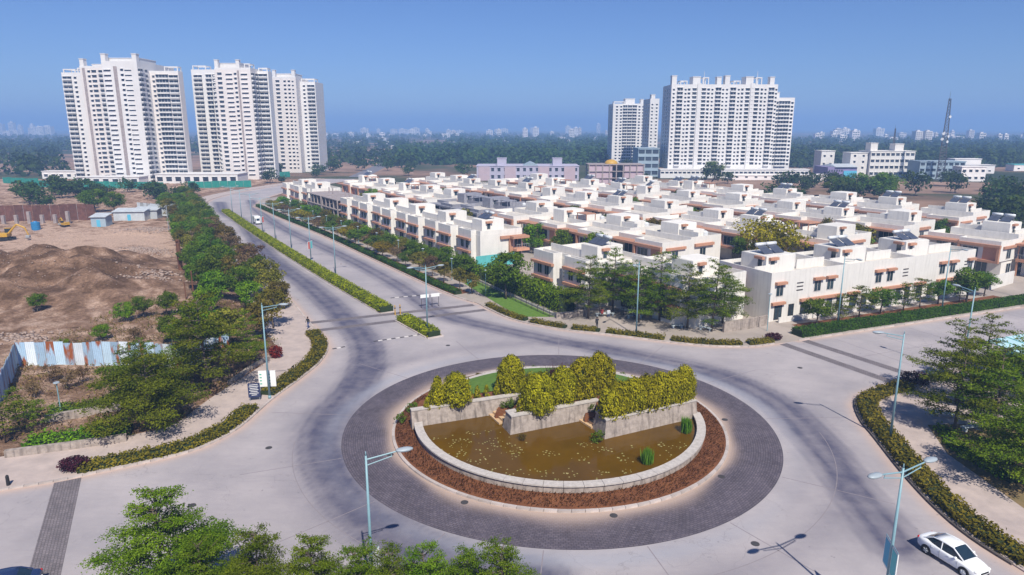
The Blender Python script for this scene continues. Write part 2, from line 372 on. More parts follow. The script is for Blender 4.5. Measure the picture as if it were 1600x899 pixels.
M['rust'] = mat('rusty_sheet', (0.09, 0.04, 0.03), 0.85, col2=(0.17, 0.075, 0.055), scale=1.0, rand=0.2)
M['tin'] = mat('tin_sheet', (0.42, 0.45, 0.47), 0.55, 0.15, 0.8, rand=0.15)
M['net'] = mat('green_net', (0.02, 0.22, 0.17), 0.9, 0.2, 0.8)
M['teal'] = mat('teal_panel', (0.10, 0.42, 0.42), 0.6, 0.1, 0.8)
M['bluetank'] = mat('blue_plastic', (0.03, 0.20, 0.42), 0.5)
M['carwhite'] = mat('car_paint_white', (0.80, 0.81, 0.82), 0.22, 0.02, 1.0, spec=0.6)
M['carblue'] = mat('car_paint_navy', (0.02, 0.035, 0.10), 0.25, 0.05, 1.0, spec=0.6)
M['carglass'] = mat('car_glass', (0.015, 0.03, 0.045), 0.06, 0.1, 1.0, spec=0.7)
M['redlight'] = mat('tail_light', (0.45, 0.02, 0.02), 0.2)
M['chrome'] = mat('chrome', (0.6, 0.6, 0.62), 0.2, metal=0.9)
M['rubble'] = mat('rubble_stone', (0.33, 0.25, 0.21), 0.95, 0.3, 2.0)
M['redbrick'] = mat('pink_facade', (0.46, 0.36, 0.40), 0.85, 0.08, 0.3)
M['mauve'] = mat('mauve_facade', (0.42, 0.40, 0.50), 0.85, 0.08, 0.3)
M['purple'] = mat('purple_facade', (0.24, 0.20, 0.36), 0.85, 0.08, 0.3)
M['slate'] = mat('blue_grey_facade', (0.30, 0.38, 0.44), 0.8, 0.1, 0.2)
M['hazewhite'] = mat('far_plaster', (0.74, 0.70, 0.68), 0.85, 0.1, 0.05, rand=0.15)
M['mast'] = mat('mast_steel', (0.07, 0.065, 0.075), 0.6)
M['skin'] = mat('skin', (0.28, 0.15, 0.09), 0.6)
M['dark_cloth'] = mat('dark_cloth', (0.02, 0.022, 0.03), 0.9)
M['white_cloth'] = mat('white_cloth', (0.65, 0.66, 0.7), 0.9)
M['blue_cloth'] = mat('blue_cloth', (0.05, 0.08, 0.2), 0.9)
M['red_cloth'] = mat('red_cloth', (0.30, 0.04, 0.04), 0.9)
M['hair'] = mat('hair', (0.012, 0.01, 0.009), 0.7)
M['bench'] = mat('bench_stone', (0.50, 0.56, 0.58), 0.7, 0.1, 2)
M['lily'] = mat('lily_pad', (0.20, 0.20, 0.05), 0.6, col2=(0.42, 0.36, 0.16), scale=2.0, world=True)
# foliage
M['lf_tier'] = leafmat('leaf_tiered', (0.05, 0.092, 0.005), (0.2, 0.245, 0.014))
M['lf_near'] = leafmat('leaf_near', (0.055, 0.11, 0.005), (0.2, 0.28, 0.018))
M['lf_round'] = leafmat('leaf_round', (0.045, 0.095, 0.008), (0.17, 0.245, 0.02))
M['lf_olive'] = leafmat('leaf_olive', (0.095, 0.09, 0.012), (0.28, 0.225, 0.04), rand=0.25, hue=0.03)
M['lf_dry'] = leafmat('leaf_dry', (0.1, 0.065, 0.035), (0.28, 0.18, 0.09), rand=0.25, hue=0.02)
M['lf_gold'] = leafmat('leaf_golden', (0.12, 0.125, 0.003), (0.54, 0.48, 0.018), rand=0.10, hue=0.008)
M['lf_yel'] = leafmat('leaf_yellowish', (0.16, 0.145, 0.006), (0.42, 0.34, 0.02))
M['lf_hedge'] = leafmat('leaf_hedge', (0.15, 0.20, 0.003), (0.44, 0.47, 0.012), rand=0.03, hue=0.004)
M['lf_green'] = leafmat('leaf_bright', (0.065, 0.155, 0.005), (0.22, 0.35, 0.015), rand=0.12)
M['lf_low'] = leafmat('leaf_groundcover', (0.09, 0.088, 0.008), (0.29, 0.23, 0.025), rand=0.06, hue=0.004)
M['lf_dark'] = leafmat('leaf_dark_hedge', (0.03, 0.072, 0.006), (0.095, 0.165, 0.015), rand=0.08)
M['lf_purple'] = leafmat('leaf_purple', (0.035, 0.012, 0.02), (0.12, 0.03, 0.045), rand=0.1)
M['lf_red'] = leafmat('leaf_red', (0.13, 0.015, 0.012), (0.35, 0.05, 0.03), rand=0.1)
M['lf_far'] = leafmat('leaf_far', (0.025, 0.055, 0.012), (0.08, 0.12, 0.025), rand=0.25, hue=0.02)
M['lf_reed'] = leafmat('leaf_reed', (0.07, 0.16, 0.015), (0.2, 0.33, 0.03))
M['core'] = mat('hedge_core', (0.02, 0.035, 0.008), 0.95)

# ------------------------------------------------------------------ setting: survey lines
CX, CY = 4.45, 61.6
AXU = Vector((-0.535, 0.845)); AXV = Vector((0.845, 0.535)); O0 = Vector((-8.0, 137.0))
def ST(s, t): return O0 + AXU * s + AXV * t

KERB_L = [(-75, 34.5), (-46, 46.8), (-37.5, 50.2), (-35.3, 51.4), (-30.1, 54.4), (-27.7, 56.6), (-26.1, 60.5), (-25.4, 67.2), (-24.2, 73.7), (-23.5, 79.2), (-23.9, 84.5), (-25.5, 88.9), (-27.6, 92.6), (-31.4, 99.6), (-35.4, 107.3), (-47.5, 128.5), (-73, 173), (-89, 203), (-104, 229), (-114, 252), (-120, 275), (-121, 300), (-116, 335), (-104, 385)]
KERB_R = [(-86, 385), (-97, 335), (-101, 300), (-100, 275), (-93.5, 248), (-71.2, 211.9), (-51.4, 181.3), (-36, 155.7), (-25.5, 138.2), (-11.8, 115.7), (-5.5, 107.7)]
KERB_N = [(-4.6, 105.9), (0.2, 98.2), (6.7, 93.3), (12, 91.2), (16.6, 89.2), (21.6, 87), (26.4, 85.5), (31.6, 85.4), (35.6, 86.8)]
KERB_E = [(38.6, 88.0), (82.1, 105.9), (150, 134.3)]
KERB_B = [(150, 117), (82, 88.2), (47, 73.5), (43.1, 72.1), (37.4, 68.6), (35.5, 66.1), (34.1, 62), (33.6, 58.7), (32.4, 51.5), (31.9, 46.2), (32.1, 42.3), (33.1, 38.7), (40, 20)]
KERB_S = [(11, 20), (4, 31.5), (-3, 32.3), (-10, 33.2), (-17, 35.2), (-23, 36.6), (-30, 35.6), (-75, 17)]
ML = [(-97.5, 232), (-70.8, 186.0), (-38.8, 133.2), (-19.4, 102.4)]
KERB_L_S = smooth_line(KERB_L, 4)

# land sheet to the horizon
nx = 60; gx = np.linspace(-1, 1, nx); gx = np.sign(gx) * np.abs(gx) ** 2.2 * 8800; gy = np.linspace(0, 1, nx) ** 2.2 * 9800 - 350
V = np.array([(x, y, -0.10) for y in gy for x in gx]); F = np.array([(j*nx+i, j*nx+i+1, (j+1)*nx+i+1, (j+1)*nx+i) for j in range(nx-1) for i in range(nx-1)])
tag(inst('ground', np_mesh('ground', V, F, M['land'])), 'brown and green open land stretching to the hazy horizon', kind='structure')

# fields, laid a few centimetres over the land
def sheet(name, pts, z, m, label, parent=None):
    mb = MB(); mb._add([(p[0], p[1], z) for p in pts], [tuple(range(len(pts)))])
    o = mb.build(name, m, parent)
    if o.data.polygons[0].normal.z < 0: o.data.flip_normals()
    if parent is None: tag(o, label, kind='structure')
    return o
sheet('field', [(-560, 470), (-250, 440), (-170, 520), (-260, 640), (-640, 700)], -0.07, M['field'], 'bare brown field behind the pair of white towers')
sheet('field', [(-150, 470), (-60, 420), (-90, 640), (-230, 760), (-260, 640)], -0.06, M['field'], 'bare pinkish field with a track beyond the third tower')
sheet('field', [(170, 300), (330, 280), (420, 330), (300, 352), (180, 372)], -0.07, M['field'], 'bare earth between the colony and the white office block')
sheet('field', [(30, 322), (165, 318), (172, 382), (40, 384)], -0.05, M['field'], 'brown plot in front of the wide tower podium')
sheet('track', [(-95, 400), (-84, 398), (-96, 560), (-112, 640), (-118, 640), (-106, 560)], -0.02, mat('track_tar', (0.17, 0.16, 0.18), 0.9), 'grey dirt track crossing the bare field')

# road: one concrete sheet, with tyre wear where wheels run
cell = 0.4
xs = np.arange(-130, 150, cell); ys = np.arange(20, 392, cell)
ROADP = [(-80, 12), (-75, 36.5)] + [tuple(p) for p in offset(KERB_L[1:], 0.9)] + [tuple(p) for p in offset(KERB_R, 0.9)] + [tuple(p) for p in offset(KERB_N, 0.9)] + [tuple(p) for p in offset(KERB_E, 0.9)] + [tuple(p) for p in offset(KERB_B, 0.9)] + [(20, 12)]
CXs, CYs = np.meshgrid(xs, ys); cen = np.stack([CXs.ravel() + cell/2, CYs.ravel() + cell/2], 1)
keep = inside(cen, ROADP)
idx = np.arange(len(cen))[keep]; nxr = len(xs)
ii = idx % nxr; jj = idx // nxr
vid = np.stack([jj*(nxr+1)+ii, jj*(nxr+1)+ii+1, (jj+1)*(nxr+1)+ii+1, (jj+1)*(nxr+1)+ii], 1)
uq, inv = np.unique(vid.ravel(), return_inverse=True)
vx = xs[0] + (uq % (nxr+1)) * cell; vy = ys[0] + (uq // (nxr+1)) * cell
me = np_mesh('road', np.stack([vx, vy, np.zeros(len(vx))], 1), inv.reshape(-1, 4), M['road'])
road = tag(inst('road', me), 'pale concrete avenue and roundabout carriageway with dark tyre wear', kind='structure')
P2 = np.stack([vx, vy], 1)
def pxl(pts): return [tuple(at(*p)[:2]) for p in pts]
w1 = smooth_line([(-112, 262), (-98, 232), (-80, 203)] + pxl([(420, 401), (480, 445), (540, 500), (573, 545), (562, 600), (518, 650), (505, 700), (535, 765), (605, 830), (720, 885), (840, 905)]))
w2 = smooth_line([(-103, 270), (-88, 236)] + pxl([(445, 358), (540, 402), (620, 445), (690, 490), (800, 518), (950, 548), (1100, 580), (1200, 622), (1275, 690), (1330, 760), (1400, 850)]))
w3 = smooth_line(pxl([(470, 690), (490, 640), (560, 590)]))
d1 = line_dist(P2, w1); d2 = line_dist(P2, w2)
wear = 0.76 * np.exp(-(d1 / 2.3) ** 4) + 0.60 * np.exp(-(d2 / 2.0) ** 4)
for dd in (d1, d2):
    for o_, a_, w_ in ((0.85, 0.32, 0.28), (2.1, 0.22, 0.22), (2.9, 0.08, 0.2)): wear += a_ * np.exp(-((dd - o_) / w_) ** 2)
rr = np.hypot(P2[:, 0] - CX, P2[:, 1] - CY); th = np.arctan2(P2[:, 1] - CY, P2[:, 0] - CX)
wear += 0.25 * np.exp(-((rr - 25.3) / 1.4) ** 2) + 0.22 * np.exp(-((rr - 22.2) / 0.8) ** 2) * (0.5 + 0.5 * np.sin(th * 2 + 1))
wear += 0.12 * np.sin(P2[:, 0] * 0.21 + 1.3 * np.sin(P2[:, 1] * 0.13)) ** 2
kd = np.minimum.reduce([line_dist(P2, k) for k in (KERB_L, KERB_R, KERB_N, KERB_E, KERB_B)])
dust = 0.75 * np.exp(-(kd / 0.8) ** 2)
polish = 0.5 * np.exp(-((rr - 21.6) / 0.9) ** 2) * (0.6 + 0.4 * np.sin(th * 3))
for nme, arr in (('polish', np.clip(polish, 0, 1)), ('wear', np.clip(wear, 0, 0.95)), ('dust', np.clip(dust, 0, 0.8))):
    a = me.attributes.new(nme, 'FLOAT', 'POINT'); a.data.foreach_set('value', arr.astype(np.float32))

def ribbon_mesh(name, a, b, z, m, uvs=True, dustv=None):
    n = len(a); V = [(p[0], p[1], z) for p in a] + [(p[0], p[1], z) for p in b]
    F = [(i, i+1, n+i+1, n+i) for i in range(n-1)]
    L = [0.0]
    for p, q in zip(a, a[1:]): L.append(L[-1] + (Vector(q[:2]) - Vector(p[:2])).length)
    wd = (Vector(a[0][:2]) - Vector(b[0][:2])).length
    uv = [(l, 0) for l in L] + [(l, wd) for l in L]
    mm = np_mesh(name, V, F, m, uv=np.array(uv))
    if mm.polygons[0].normal.z < 0: mm.flip_normals()
    return mm

# paved ring of small setts round the island
def ring_mesh(name, r0, r1, z0, z1, m, nr=1, na=160, dustf=None, a0=0.0, a1=2*math.pi):
    V = []; uv = []; du = []
    for j in range(nr + 1):
        r = r0 + (r1 - r0) * j / nr; z = z0 + (z1 - z0) * j / nr
        for k in range(na + 1):
            g = a0 + (a1 - a0) * k / na; V.append((CX + r*math.cos(g), CY + r*math.sin(g), z)); uv.append((g * 18.0, r)); du.append(dustf(r, g) if dustf else 0)
    F = [(j*(na+1)+k, (j+1)*(na+1)+k, (j+1)*(na+1)+k+1, j*(na+1)+k+1) for j in range(nr) for k in range(na)]
    mm = np_mesh(name, V, F, m, uv=np.array(uv))
    if mm.polygons[0].normal.z < 0: mm.flip_normals()
    if dustf:
        a = mm.attributes.new('dust', 'FLOAT', 'POINT'); a.data.foreach_set('value', np.array(du, dtype=np.float32))
    return mm
tag(inst('paving_ring', ring_mesh('paving_ring', 15.6, 20.45, 0.006, 0.006, M['paver'], 14, 200, lambda r, g: max(0, min(0.85, 1.0 * math.exp(-((r - 15.7) / (0.95 + 0.35*math.sin(3*g) + 0.2*math.sin(11*g))) ** 2))))), 'dark purple-grey sett paving ringing the roundabout island', kind='structure')

# sealed joints between the concrete bays
def joint(a, b, wd=0.035):
    mb = MB(); mb.obox((Vector(a) + Vector(b)) / 2, Vector(b) - Vector(a), (Vector(b) - Vector(a)).length / 2, wd, 0.001, 0.005); return mb.build('joint', M['joint'], road)
for k, g in enumerate([0.05, 0.55, 1.0, 1.5, 2.0, 2.5, 3.05, 3.5, 3.9, 4.25, 4.6, 4.95, 5.3, 5.75]):
    joint((CX + 20.6*math.cos(g), CY + 20.6*math.sin(g)), (CX + 28.8*math.cos(g), CY + 28.8*math.sin(g)))
for r_, a0, a1 in ((24.6, 3.3, 4.5), (24.6, 5.0, 6.2)):
    o = inst('joint', ring_mesh('joint', r_, r_ + 0.06, 0.005, 0.005, M['joint'], 1, 60, None, a0, a1), road)
for k in range(13):
    s = -22 + k * 9
    if k > 1:
        p = ST(s, -14.6); q = ST(s, -22.6); joint(p, q)
        p = ST(s + 3, -26); q = ST(s + 3, -34); joint(p, q)
joint(ST(-10, -18.6), ST(96, -18.6)); joint(ST(-4, -30), ST(96, -30))
for k in range(7):
    p = Vector((44, 88.6)) + Vector((0.92, 0.39)) * (k * 7); joint(p, p + Vector((0.39, -0.92)) * 15)
p = Vector((43, 81)); joint(p, p + Vector((0.92, 0.39)) * 60)

# cast covers round the island kerb
cov = MB(); cov.tube((0, 0, 0.001), (0, 0, 0.018), 0.30, 0.30, 14); cov.tube((0, 0, 0.018), (0, 0, 0.024), 0.22, 0.22, 14); cov = cov.mesh('drain_cover', mat('cast_iron', (0.06, 0.055, 0.055), 0.6))
for g in (0.05, 3.55, 4.2, 4.9, 5.6): inst('drain_cover', cov, road, (CX + 16.5*math.cos(g), CY + 16.5*math.sin(g), 0.006))
for px_, py_ in ((420, 700), (700, 540), (1250, 575), (1180, 850), (300, 790)): q = at(px_, py_); inst('drain_cover', cov, road, (q.x, q.y, 0.0))
# dark sett strips at the crossings
def strip(a, b, wd, label):
    a = Vector(a); b = Vector(b); d = (b - a).normalized(); n = Vector((-d.y, d.x)) * wd / 2
    o = inst('crossing_strip', ribbon_mesh('crossing_strip', [a + n, b + n], [a - n, b - n], 0.007, M['strip'])); tag(o, label, kind='structure')
strip((-30.0, 96.5), (-6.2, 107.0), 1.3, 'dark sett band across the avenue nearer the median hedge')
strip((-27.8, 92.6), (-4.2, 104.0), 1.3, 'dark sett band across the avenue nearer the roundabout')
strip((36.0, 86.6), (43.0, 72.4), 1.3, 'dark sett band across the side road nearer the roundabout')
strip((39.5, 88.0), (46.9, 73.8), 1.3, 'dark sett band across the side road farther from the roundabout')
strip((-36.2, 50.6), (-29.4, 37.2), 1.9, 'broad dark sett band across the side road by the purple shrub')

# striped rumble markings
mkw = mat('marking_white', (0.62, 0.58, 0.55), 0.8, 0.2, 2); mkb = mat('marking_black', (0.06, 0.055, 0.06), 0.8, 0.2, 2)
for a, b, n in (((-18.6, 87.6), (-12.6, 90.8), 11), ((-23.3, 84.4), (-21.9, 85.4), 3), ((-20.5, 111.6), (-12.2, 115.0), 12)):
    a = Vector(a); b = Vector(b)
    for k in range(n):
        c = a + (b - a) * ((k + 0.5) / n); mb = MB(); mb.obox(c, b - a, (b - a).length / n / 2 - 0.02, 0.16, 0.001, 0.03); mb.build('rumble_marking', mkb if k % 2 == 0 else mkw, road)

# raised ground: colony and pavements with kerb stones
def slab(name, pts, z0, z1, m, label):
    mb = MB(); mb.prism(pts, z0, z1); o = mb.build(name, m); 
    bm = bmesh.new(); bm.from_mesh(o.data); bmesh.ops.recalc_face_normals(bm, faces=bm.faces); bm.to_mesh(o.data); bm.free()
    return tag(o, label, kind='structure')
slab('pavement', [tuple(p) for p in KERB_R[3:]] + KERB_N + KERB_E + [(140, 150), (128, 176), (54, 292), (10, 322), (-70, 350)], -0.3, 0.11, M['colony'], 'beige paved ground of the villa colony between avenue and side road')
slab('pavement', KERB_B + [(160, 20)], -0.3, 0.11, M['pave'], 'shaded paved park corner with benches beside the white car')
slab('pavement', KERB_S + [(-75, 5), (11, 5)], -0.3, 0.11, M['pave'], 'paved corner under the trees at the bottom of the view')
i0, i1 = 4, 56
LP = resample(KERB_L_S, 1.0)
mb_in = offset(LP, 6.5)
tag(inst('pavement', ribbon_mesh('pavement', LP, mb_in, 0.12, M['pave'])), 'sandy pavement curving round the roundabout by the notice board', kind='structure')

stone_me = MB().box(-0.485, 0.485, -0.11, 0.11, -0.05, 0.16).mesh('kerb_stone', M['kerb'])
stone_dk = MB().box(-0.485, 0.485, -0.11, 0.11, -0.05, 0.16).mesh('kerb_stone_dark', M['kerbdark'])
def kerb(pl, label, step=1.0, me_=None, ymax=1e9):
    r = tag(empty('kerb'), label, kind='structure'); pts = resample(pl, step)
    for a, b in zip(pts, pts[1:]):
        if a.y > ymax: continue
        d = b - a; c = (a + b) / 2
        inst('kerb_stone', me_ or stone_me, r, (c.x, c.y, 0), (0, 0, math.atan2(d.y, d.x)), (d.length if step > 1.01 else 1, 1, 1))
    return r
kerb(KERB_L_S, 'pale kerb stones along the sandy pavement and avenue', 1.0, None, 130)
kerb([p for p in KERB_L_S if p.y > 129], 'pale kerb along the far curve of the avenue', 6.0)
kerb(smooth_line(KERB_R[5:], 3), 'pale kerb along the villa side of the avenue', 2.0)
kerb(smooth_line(KERB_N, 4), 'pale kerb along the curve below the villa trees')
kerb(KERB_E[:2], 'pale kerb in front of the long clipped hedge', 2.0)
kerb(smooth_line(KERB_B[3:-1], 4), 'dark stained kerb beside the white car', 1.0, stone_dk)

# ------------------------------------------------------------------ foliage prototypes
def shellpts(n):
    v = rng.normal(size=(n, 3)); return v / np.linalg.norm(v, axis=1, keepdims=True)

def tree_round(h, n, leaf, K, wide=0.42, m='lf_round', base=0.28, fill=1.0, lim=7, bark='bark'):
    cz = h * (0.5 + base / 2); rz = h * (1 - base) / 2; rx = h * wide
    d = shellpts(K); rad = rng.uniform(0.45, 0.95, K) ** 0.6
    cc = d * rad[:, None] * np.array([rx, rx, rz]) * 0.85 + np.array([0, 0, cz])
    cc[:, 0] += rng.normal(0, rx * 0.12, K); cc[:, 1] += rng.normal(0, rx * 0.12, K)
    per = max(4, n // K); C = []; T = []; Nn = []
    for c in cc:
        rc = rng.uniform(0.16, 0.30) * rx * 1.25 * fill
        q = shellpts(per) * (rng.uniform(0.3, 1.0, (per, 1)) ** 0.5) * rc * np.array([1.15, 1.15, 0.75]); C.append(c + q)
        T.append(np.clip(rng.uniform(0.1, 0.75) + rng.normal(0, 0.16, per), 0, 1)); Nn.append(q / rc + np.array([0, 0, 0.5]) + rng.normal(0, 0.5, (per, 3)))
    C = np.concatenate(C); T = np.concatenate(T); Nn = np.concatenate(Nn)
    crown = leaves('crown', C, rng.uniform(0.7, 1.3, len(C)) * leaf, Nn, T, M[m], 0.6)
    mb = MB(); th_ = h * base * 1.2; r0 = h * 0.022
    mb.tube((0, 0, -0.1), (0.02*h, 0.01*h, th_), r0 * 1.2, r0 * 0.8, 7)
    for k in range(lim):
        c = cc[k]; mid = Vector((c[0]*0.45, c[1]*0.45, th_ + (c[2]-th_)*0.55)); mb.tube((0.02*h, 0.01*h, th_*0.95), mid, r0*0.6, r0*0.35, 5); mb.tube(mid, c, r0*0.35, r0*0.12, 4)
    return mb.mesh('trunk', M[bark], True), crown

def tree_tier(h, spread, leaf, twl, m='lf_tier', levels=8, z0=0.22, nb=5, droop=0.10):
    """whorled tree: level, feathery sprays on whorls of branches with open gaps between the tiers"""
    C = []; T = []; Nn = []; mb = MB(); r0 = h * 0.016
    lean = rng.normal(0, 0.025, 2) * h
    top = Vector((lean[0], lean[1], h * 0.97)); mb.tube((0, 0, -0.1), top * 0.5, r0 * 1.1, r0 * 0.7, 7); mb.tube(top * 0.5, top, r0 * 0.7, r0 * 0.2, 6)
    for i in range(levels):
        f = z0 + (0.96 - z0) * (i / (levels - 1)) ** 0.9
        Lm = spread * (1 - ((f - z0) / (1.04 - z0)) ** 1.35) * (0.8 if i == 0 else 1.0) + 0.3
        k_ = nb if i < levels - 2 else 4; a0 = rng.uniform(0, 6.28)
        for b in range(k_):
            az = a0 + 6.283 * b / k_ + rng.normal(0, 0.3); L = Lm * rng.uniform(0.45, 1.18); up = rng.uniform(0.10, 0.38) + 0.35 * (f > 0.8)
            if L < 0.3: continue
            d = np.array([math.cos(az), math.sin(az), 0]); px_ = np.array([-math.sin(az), math.cos(az), 0]); org = np.array([lean[0]*f, lean[1]*f, h * f + rng.normal(0, 0.02) * h])
            pos = lambda t: org + d * (L * t) + np.array([0, 0, 1.0]) * (L * up * t - droop * L * t * t * 1.6)
            mb.tube(pos(0), pos(0.55), r0 * 0.34, r0 * 0.2, 4, cap=False); mb.tube(pos(0.55), pos(0.95), r0 * 0.2, r0 * 0.06, 4, cap=False)
            tb = rng.uniform(0.15, 0.75); ntw = max(3, int(L / 0.30))
            for q in range(ntw):
                t = 0.22 + 0.78 * (q + rng.uniform(0, 0.8)) / ntw
                sd_ = 1 if q % 2 else -1; tl = (0.22 + 0.30 * L * math.sin(min(1, t) * 2.5 + 0.3)) * rng.uniform(0.5, 1.1) + 0.12
                dr = px_ * sd_ * rng.uniform(0.5, 1.0) + d * rng.uniform(0.35, 0.9) + np.array([0, 0, rng.normal(0.10, 0.12)]); dr /= np.linalg.norm(dr)
                n = max(4, int(twl * (tl + 0.15))); u_ = rng.uniform(0.08, 1.0, n); wv = 0.10 + 0.10 * tl
                p = pos(min(1, t)) + dr * (u_ * tl)[:, None] + rng.normal(0, 1, (n, 3)) * np.array([wv, wv, wv * 0.45])
                C.append(p); T.append(np.clip(tb + rng.normal(0, 0.2, n), 0, 1)); Nn.append(np.array([0, 0, 1.0]) + rng.normal(0, 0.5, (n, 3)))
    C = np.concatenate(C); T = np.concatenate(T); Nn = np.concatenate(Nn)
    return mb.mesh('trunk', M['bark'], True), leaves('crown', C, rng.uniform(0.7, 1.3, len(C)) * leaf, Nn, T, M[m], 0.5)

def conifer(h, r, n, leaf, m='lf_gold', point=0.5, lobes=5):
    """dense upright bush made of many small tufts standing proud of each other"""
    K = max(24, int(26 * h * r * 2.2)); z = rng.uniform(0.0, 1.0, K) ** 0.9; a = rng.uniform(0, 6.283, K)
    prof = np.where(z < 0.25, 0.80 + 0.2 * (z / 0.25), (np.clip(1 - ((z - 0.25) / 0.75) ** 3.2, 0, 1) ** 0.6 if point < 0.8 else 1 - 0.95 * (z - 0.25) / 0.75))
    rad = r * prof * rng.uniform(0.72, 1.06, K); tr = min(0.42, 0.36 * r + 0.06)
    cc = np.stack([rad * np.cos(a), rad * np.sin(a), 0.05 * h + z * h * 0.92 + rng.normal(0, 0.05, K)], 1)
    per = max(10, n // K); C = []; T = []; Nn = []; Tg = []
    for c, aa in zip(cc, a):
        rt = tr * rng.uniform(0.7, 1.25); q = shellpts(per) * (rng.uniform(0.35, 1, (per, 1)) ** 0.5) * rt * np.array([0.85, 0.85, 1.25]); C.append(c + q)
        o_ = np.array([math.cos(aa), math.sin(aa), 0.4]); T.append(np.clip(rng.uniform(0.15, 0.75) + rng.normal(0, 0.17, per), 0, 1)); Nn.append(q / rt + 0.5 * o_ + rng.normal(0, 0.4, (per, 3))); Tg.append(np.tile(o_ * 0.6 + np.array([0, 0, 1.0]), (per, 1)))
    C = np.concatenate(C); C[:, 2] = np.maximum(C[:, 2], 0.02)
    return leaves('crown', C, rng.uniform(0.7, 1.4, len(C)) * leaf, np.concatenate(Nn), np.concatenate(T), M[m], 0.4, np.concatenate(Tg))

PROTO = {}
PROTO['near'] = [tree_tier(9.0, 4.4, 0.072, 85, 'lf_near', 11, 0.22, 6) for _ in range(3)]
PROTO['tier'] = [tree_tier(8.0, 3.7, 0.095, 38) for _ in range(4)]
PROTO['tierlow'] = [tree_tier(6.0, 4.8, 0.095, 50, 'lf_tier', 7, 0.2, 7) for _ in range(2)]
PROTO['sapling'] = [tree_tier(5.0, 1.9, 0.12, 22, 'lf_tier', 6, 0.32, 4) for _ in range(3)]
PROTO['round'] = [tree_round(6.0, 3400, 0.15, 46) for _ in range(4)]
PROTO['green'] = [tree_round(5.0, 2800, 0.15, 40, 0.5, 'lf_green', 0.15) for _ in range(2)]
PROTO['olive'] = [tree_round(5.0, 2000, 0.14, 34, 0.42, 'lf_olive', 0.3) for _ in range(3)]
PROTO['dry'] = [tree_round(4.5, 1100, 0.13, 30, 0.42, 'lf_dry', 0.3, 1.1, 14, 'barkpale') for _ in range(3)]
PROTO['yellow'] = [tree_round(7.5, 3600, 0.19, 42, 0.52, 'lf_yel', 0.3)]
PROTO['far'] = [tree_round(7.0, 460, 0.42, 26, 0.5, 'lf_far', 0.12, 1.2, 3) for _ in range(5)]
PROTO['bush'] = [tree_round(1.6, 420, 0.11, 16, 0.6, 'lf_olive', 0.02, 1.2, 3) for _ in range(2)] + [tree_round(1.6, 420, 0.11, 16, 0.6, 'lf_round', 0.02, 1.2, 3)]
H0 = {'near': 9.0, 'tier': 8.0, 'tierlow': 6.0, 'sapling': 5.0, 'round': 6.0, 'green': 5.0, 'olive': 5.0, 'dry': 4.5, 'yellow': 7.5, 'far': 7.0, 'bush': 1.6}
def tree(kind, x, y, h, label, group=None, name='tree', cat='tree', z=0.1, wide=1.0, var=None, parts=True):
    P = PROTO[kind]; i = random.randrange(len(P)) if var is None else var % len(P)
    tr, cr = P[i]; s = h / H0[kind]
    r = empty(name, (x, y, z), random.uniform(0, 6.28)); r.scale = (s * wide, s * wide, s)
    inst('trunk' if cat == 'tree' else 'stem', tr, r); inst('crown' if cat == 'tree' else 'foliage', cr, r)
    return tag(r, label, cat, group)

def hedge(name, pl, wd, ht, label, m, leaf=0.13, dens=42, z=0.1, rough=0.07, cat='hedge', group=None, core=True):
    pts = resample(pl, 0.5)
    if len(pts) < 2: return
    A = np.array([tuple(p) for p in pts]); n = len(A)
    tl = np.gradient(A, axis=0); tl /= np.linalg.norm(tl, axis=1, keepdims=True); nl = np.stack([-tl[:, 1], tl[:, 0]], 1)
    Ltot = 0.5 * n; N = int(Ltot * (wd + 2 * ht) * dens)
    f = rng.uniform(0, n - 1.001, N); i = f.astype(int); fr = (f - i)[:, None]
    base = A[i] * (1 - fr) + A[i+1] * fr; nn = nl[i]
    s = rng.uniform(-ht, wd + ht, N)
    off = np.clip(s, 0, wd) - wd / 2; zz = np.where(s < 0, ht + s, np.where(s > wd, ht - (s - wd), ht))
    wob = rough * (np.sin(f * 0.9) + np.sin(f * 2.3 + off * 3)) * 0.5
    jit = rng.normal(0, rough, (N, 3))
    C = np.concatenate([base + nn * (off * (1 + wob * 0.5))[:, None], (z + zz + np.where(s > 0, wob, 0))[:, None]], 1) + jit
    C[:, 2] = np.maximum(C[:, 2], z + 0.03)
    onr = np.concatenate([nn * np.where(s < 0, -1, np.where(s > wd, 1, 0))[:, None], np.where((s >= 0) & (s <= wd), 1.0, 0.3)[:, None]], 1) + rng.normal(0, 0.5, (N, 3))
    T = np.clip(0.45 + 0.2 * np.sin(f * 0.55 + off * 2) + rng.normal(0, 0.2, N), 0, 1)
    r = empty(name, (0, 0, 0)); inst('foliage', leaves('foliage', C, rng.uniform(0.7, 1.3, N) * leaf, onr, T, M[m], 0.6), r)
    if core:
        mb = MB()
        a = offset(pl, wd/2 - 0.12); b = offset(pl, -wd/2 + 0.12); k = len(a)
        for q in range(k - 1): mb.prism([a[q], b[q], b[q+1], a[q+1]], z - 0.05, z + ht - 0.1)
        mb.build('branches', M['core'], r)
    return tag(r, label, cat, group)

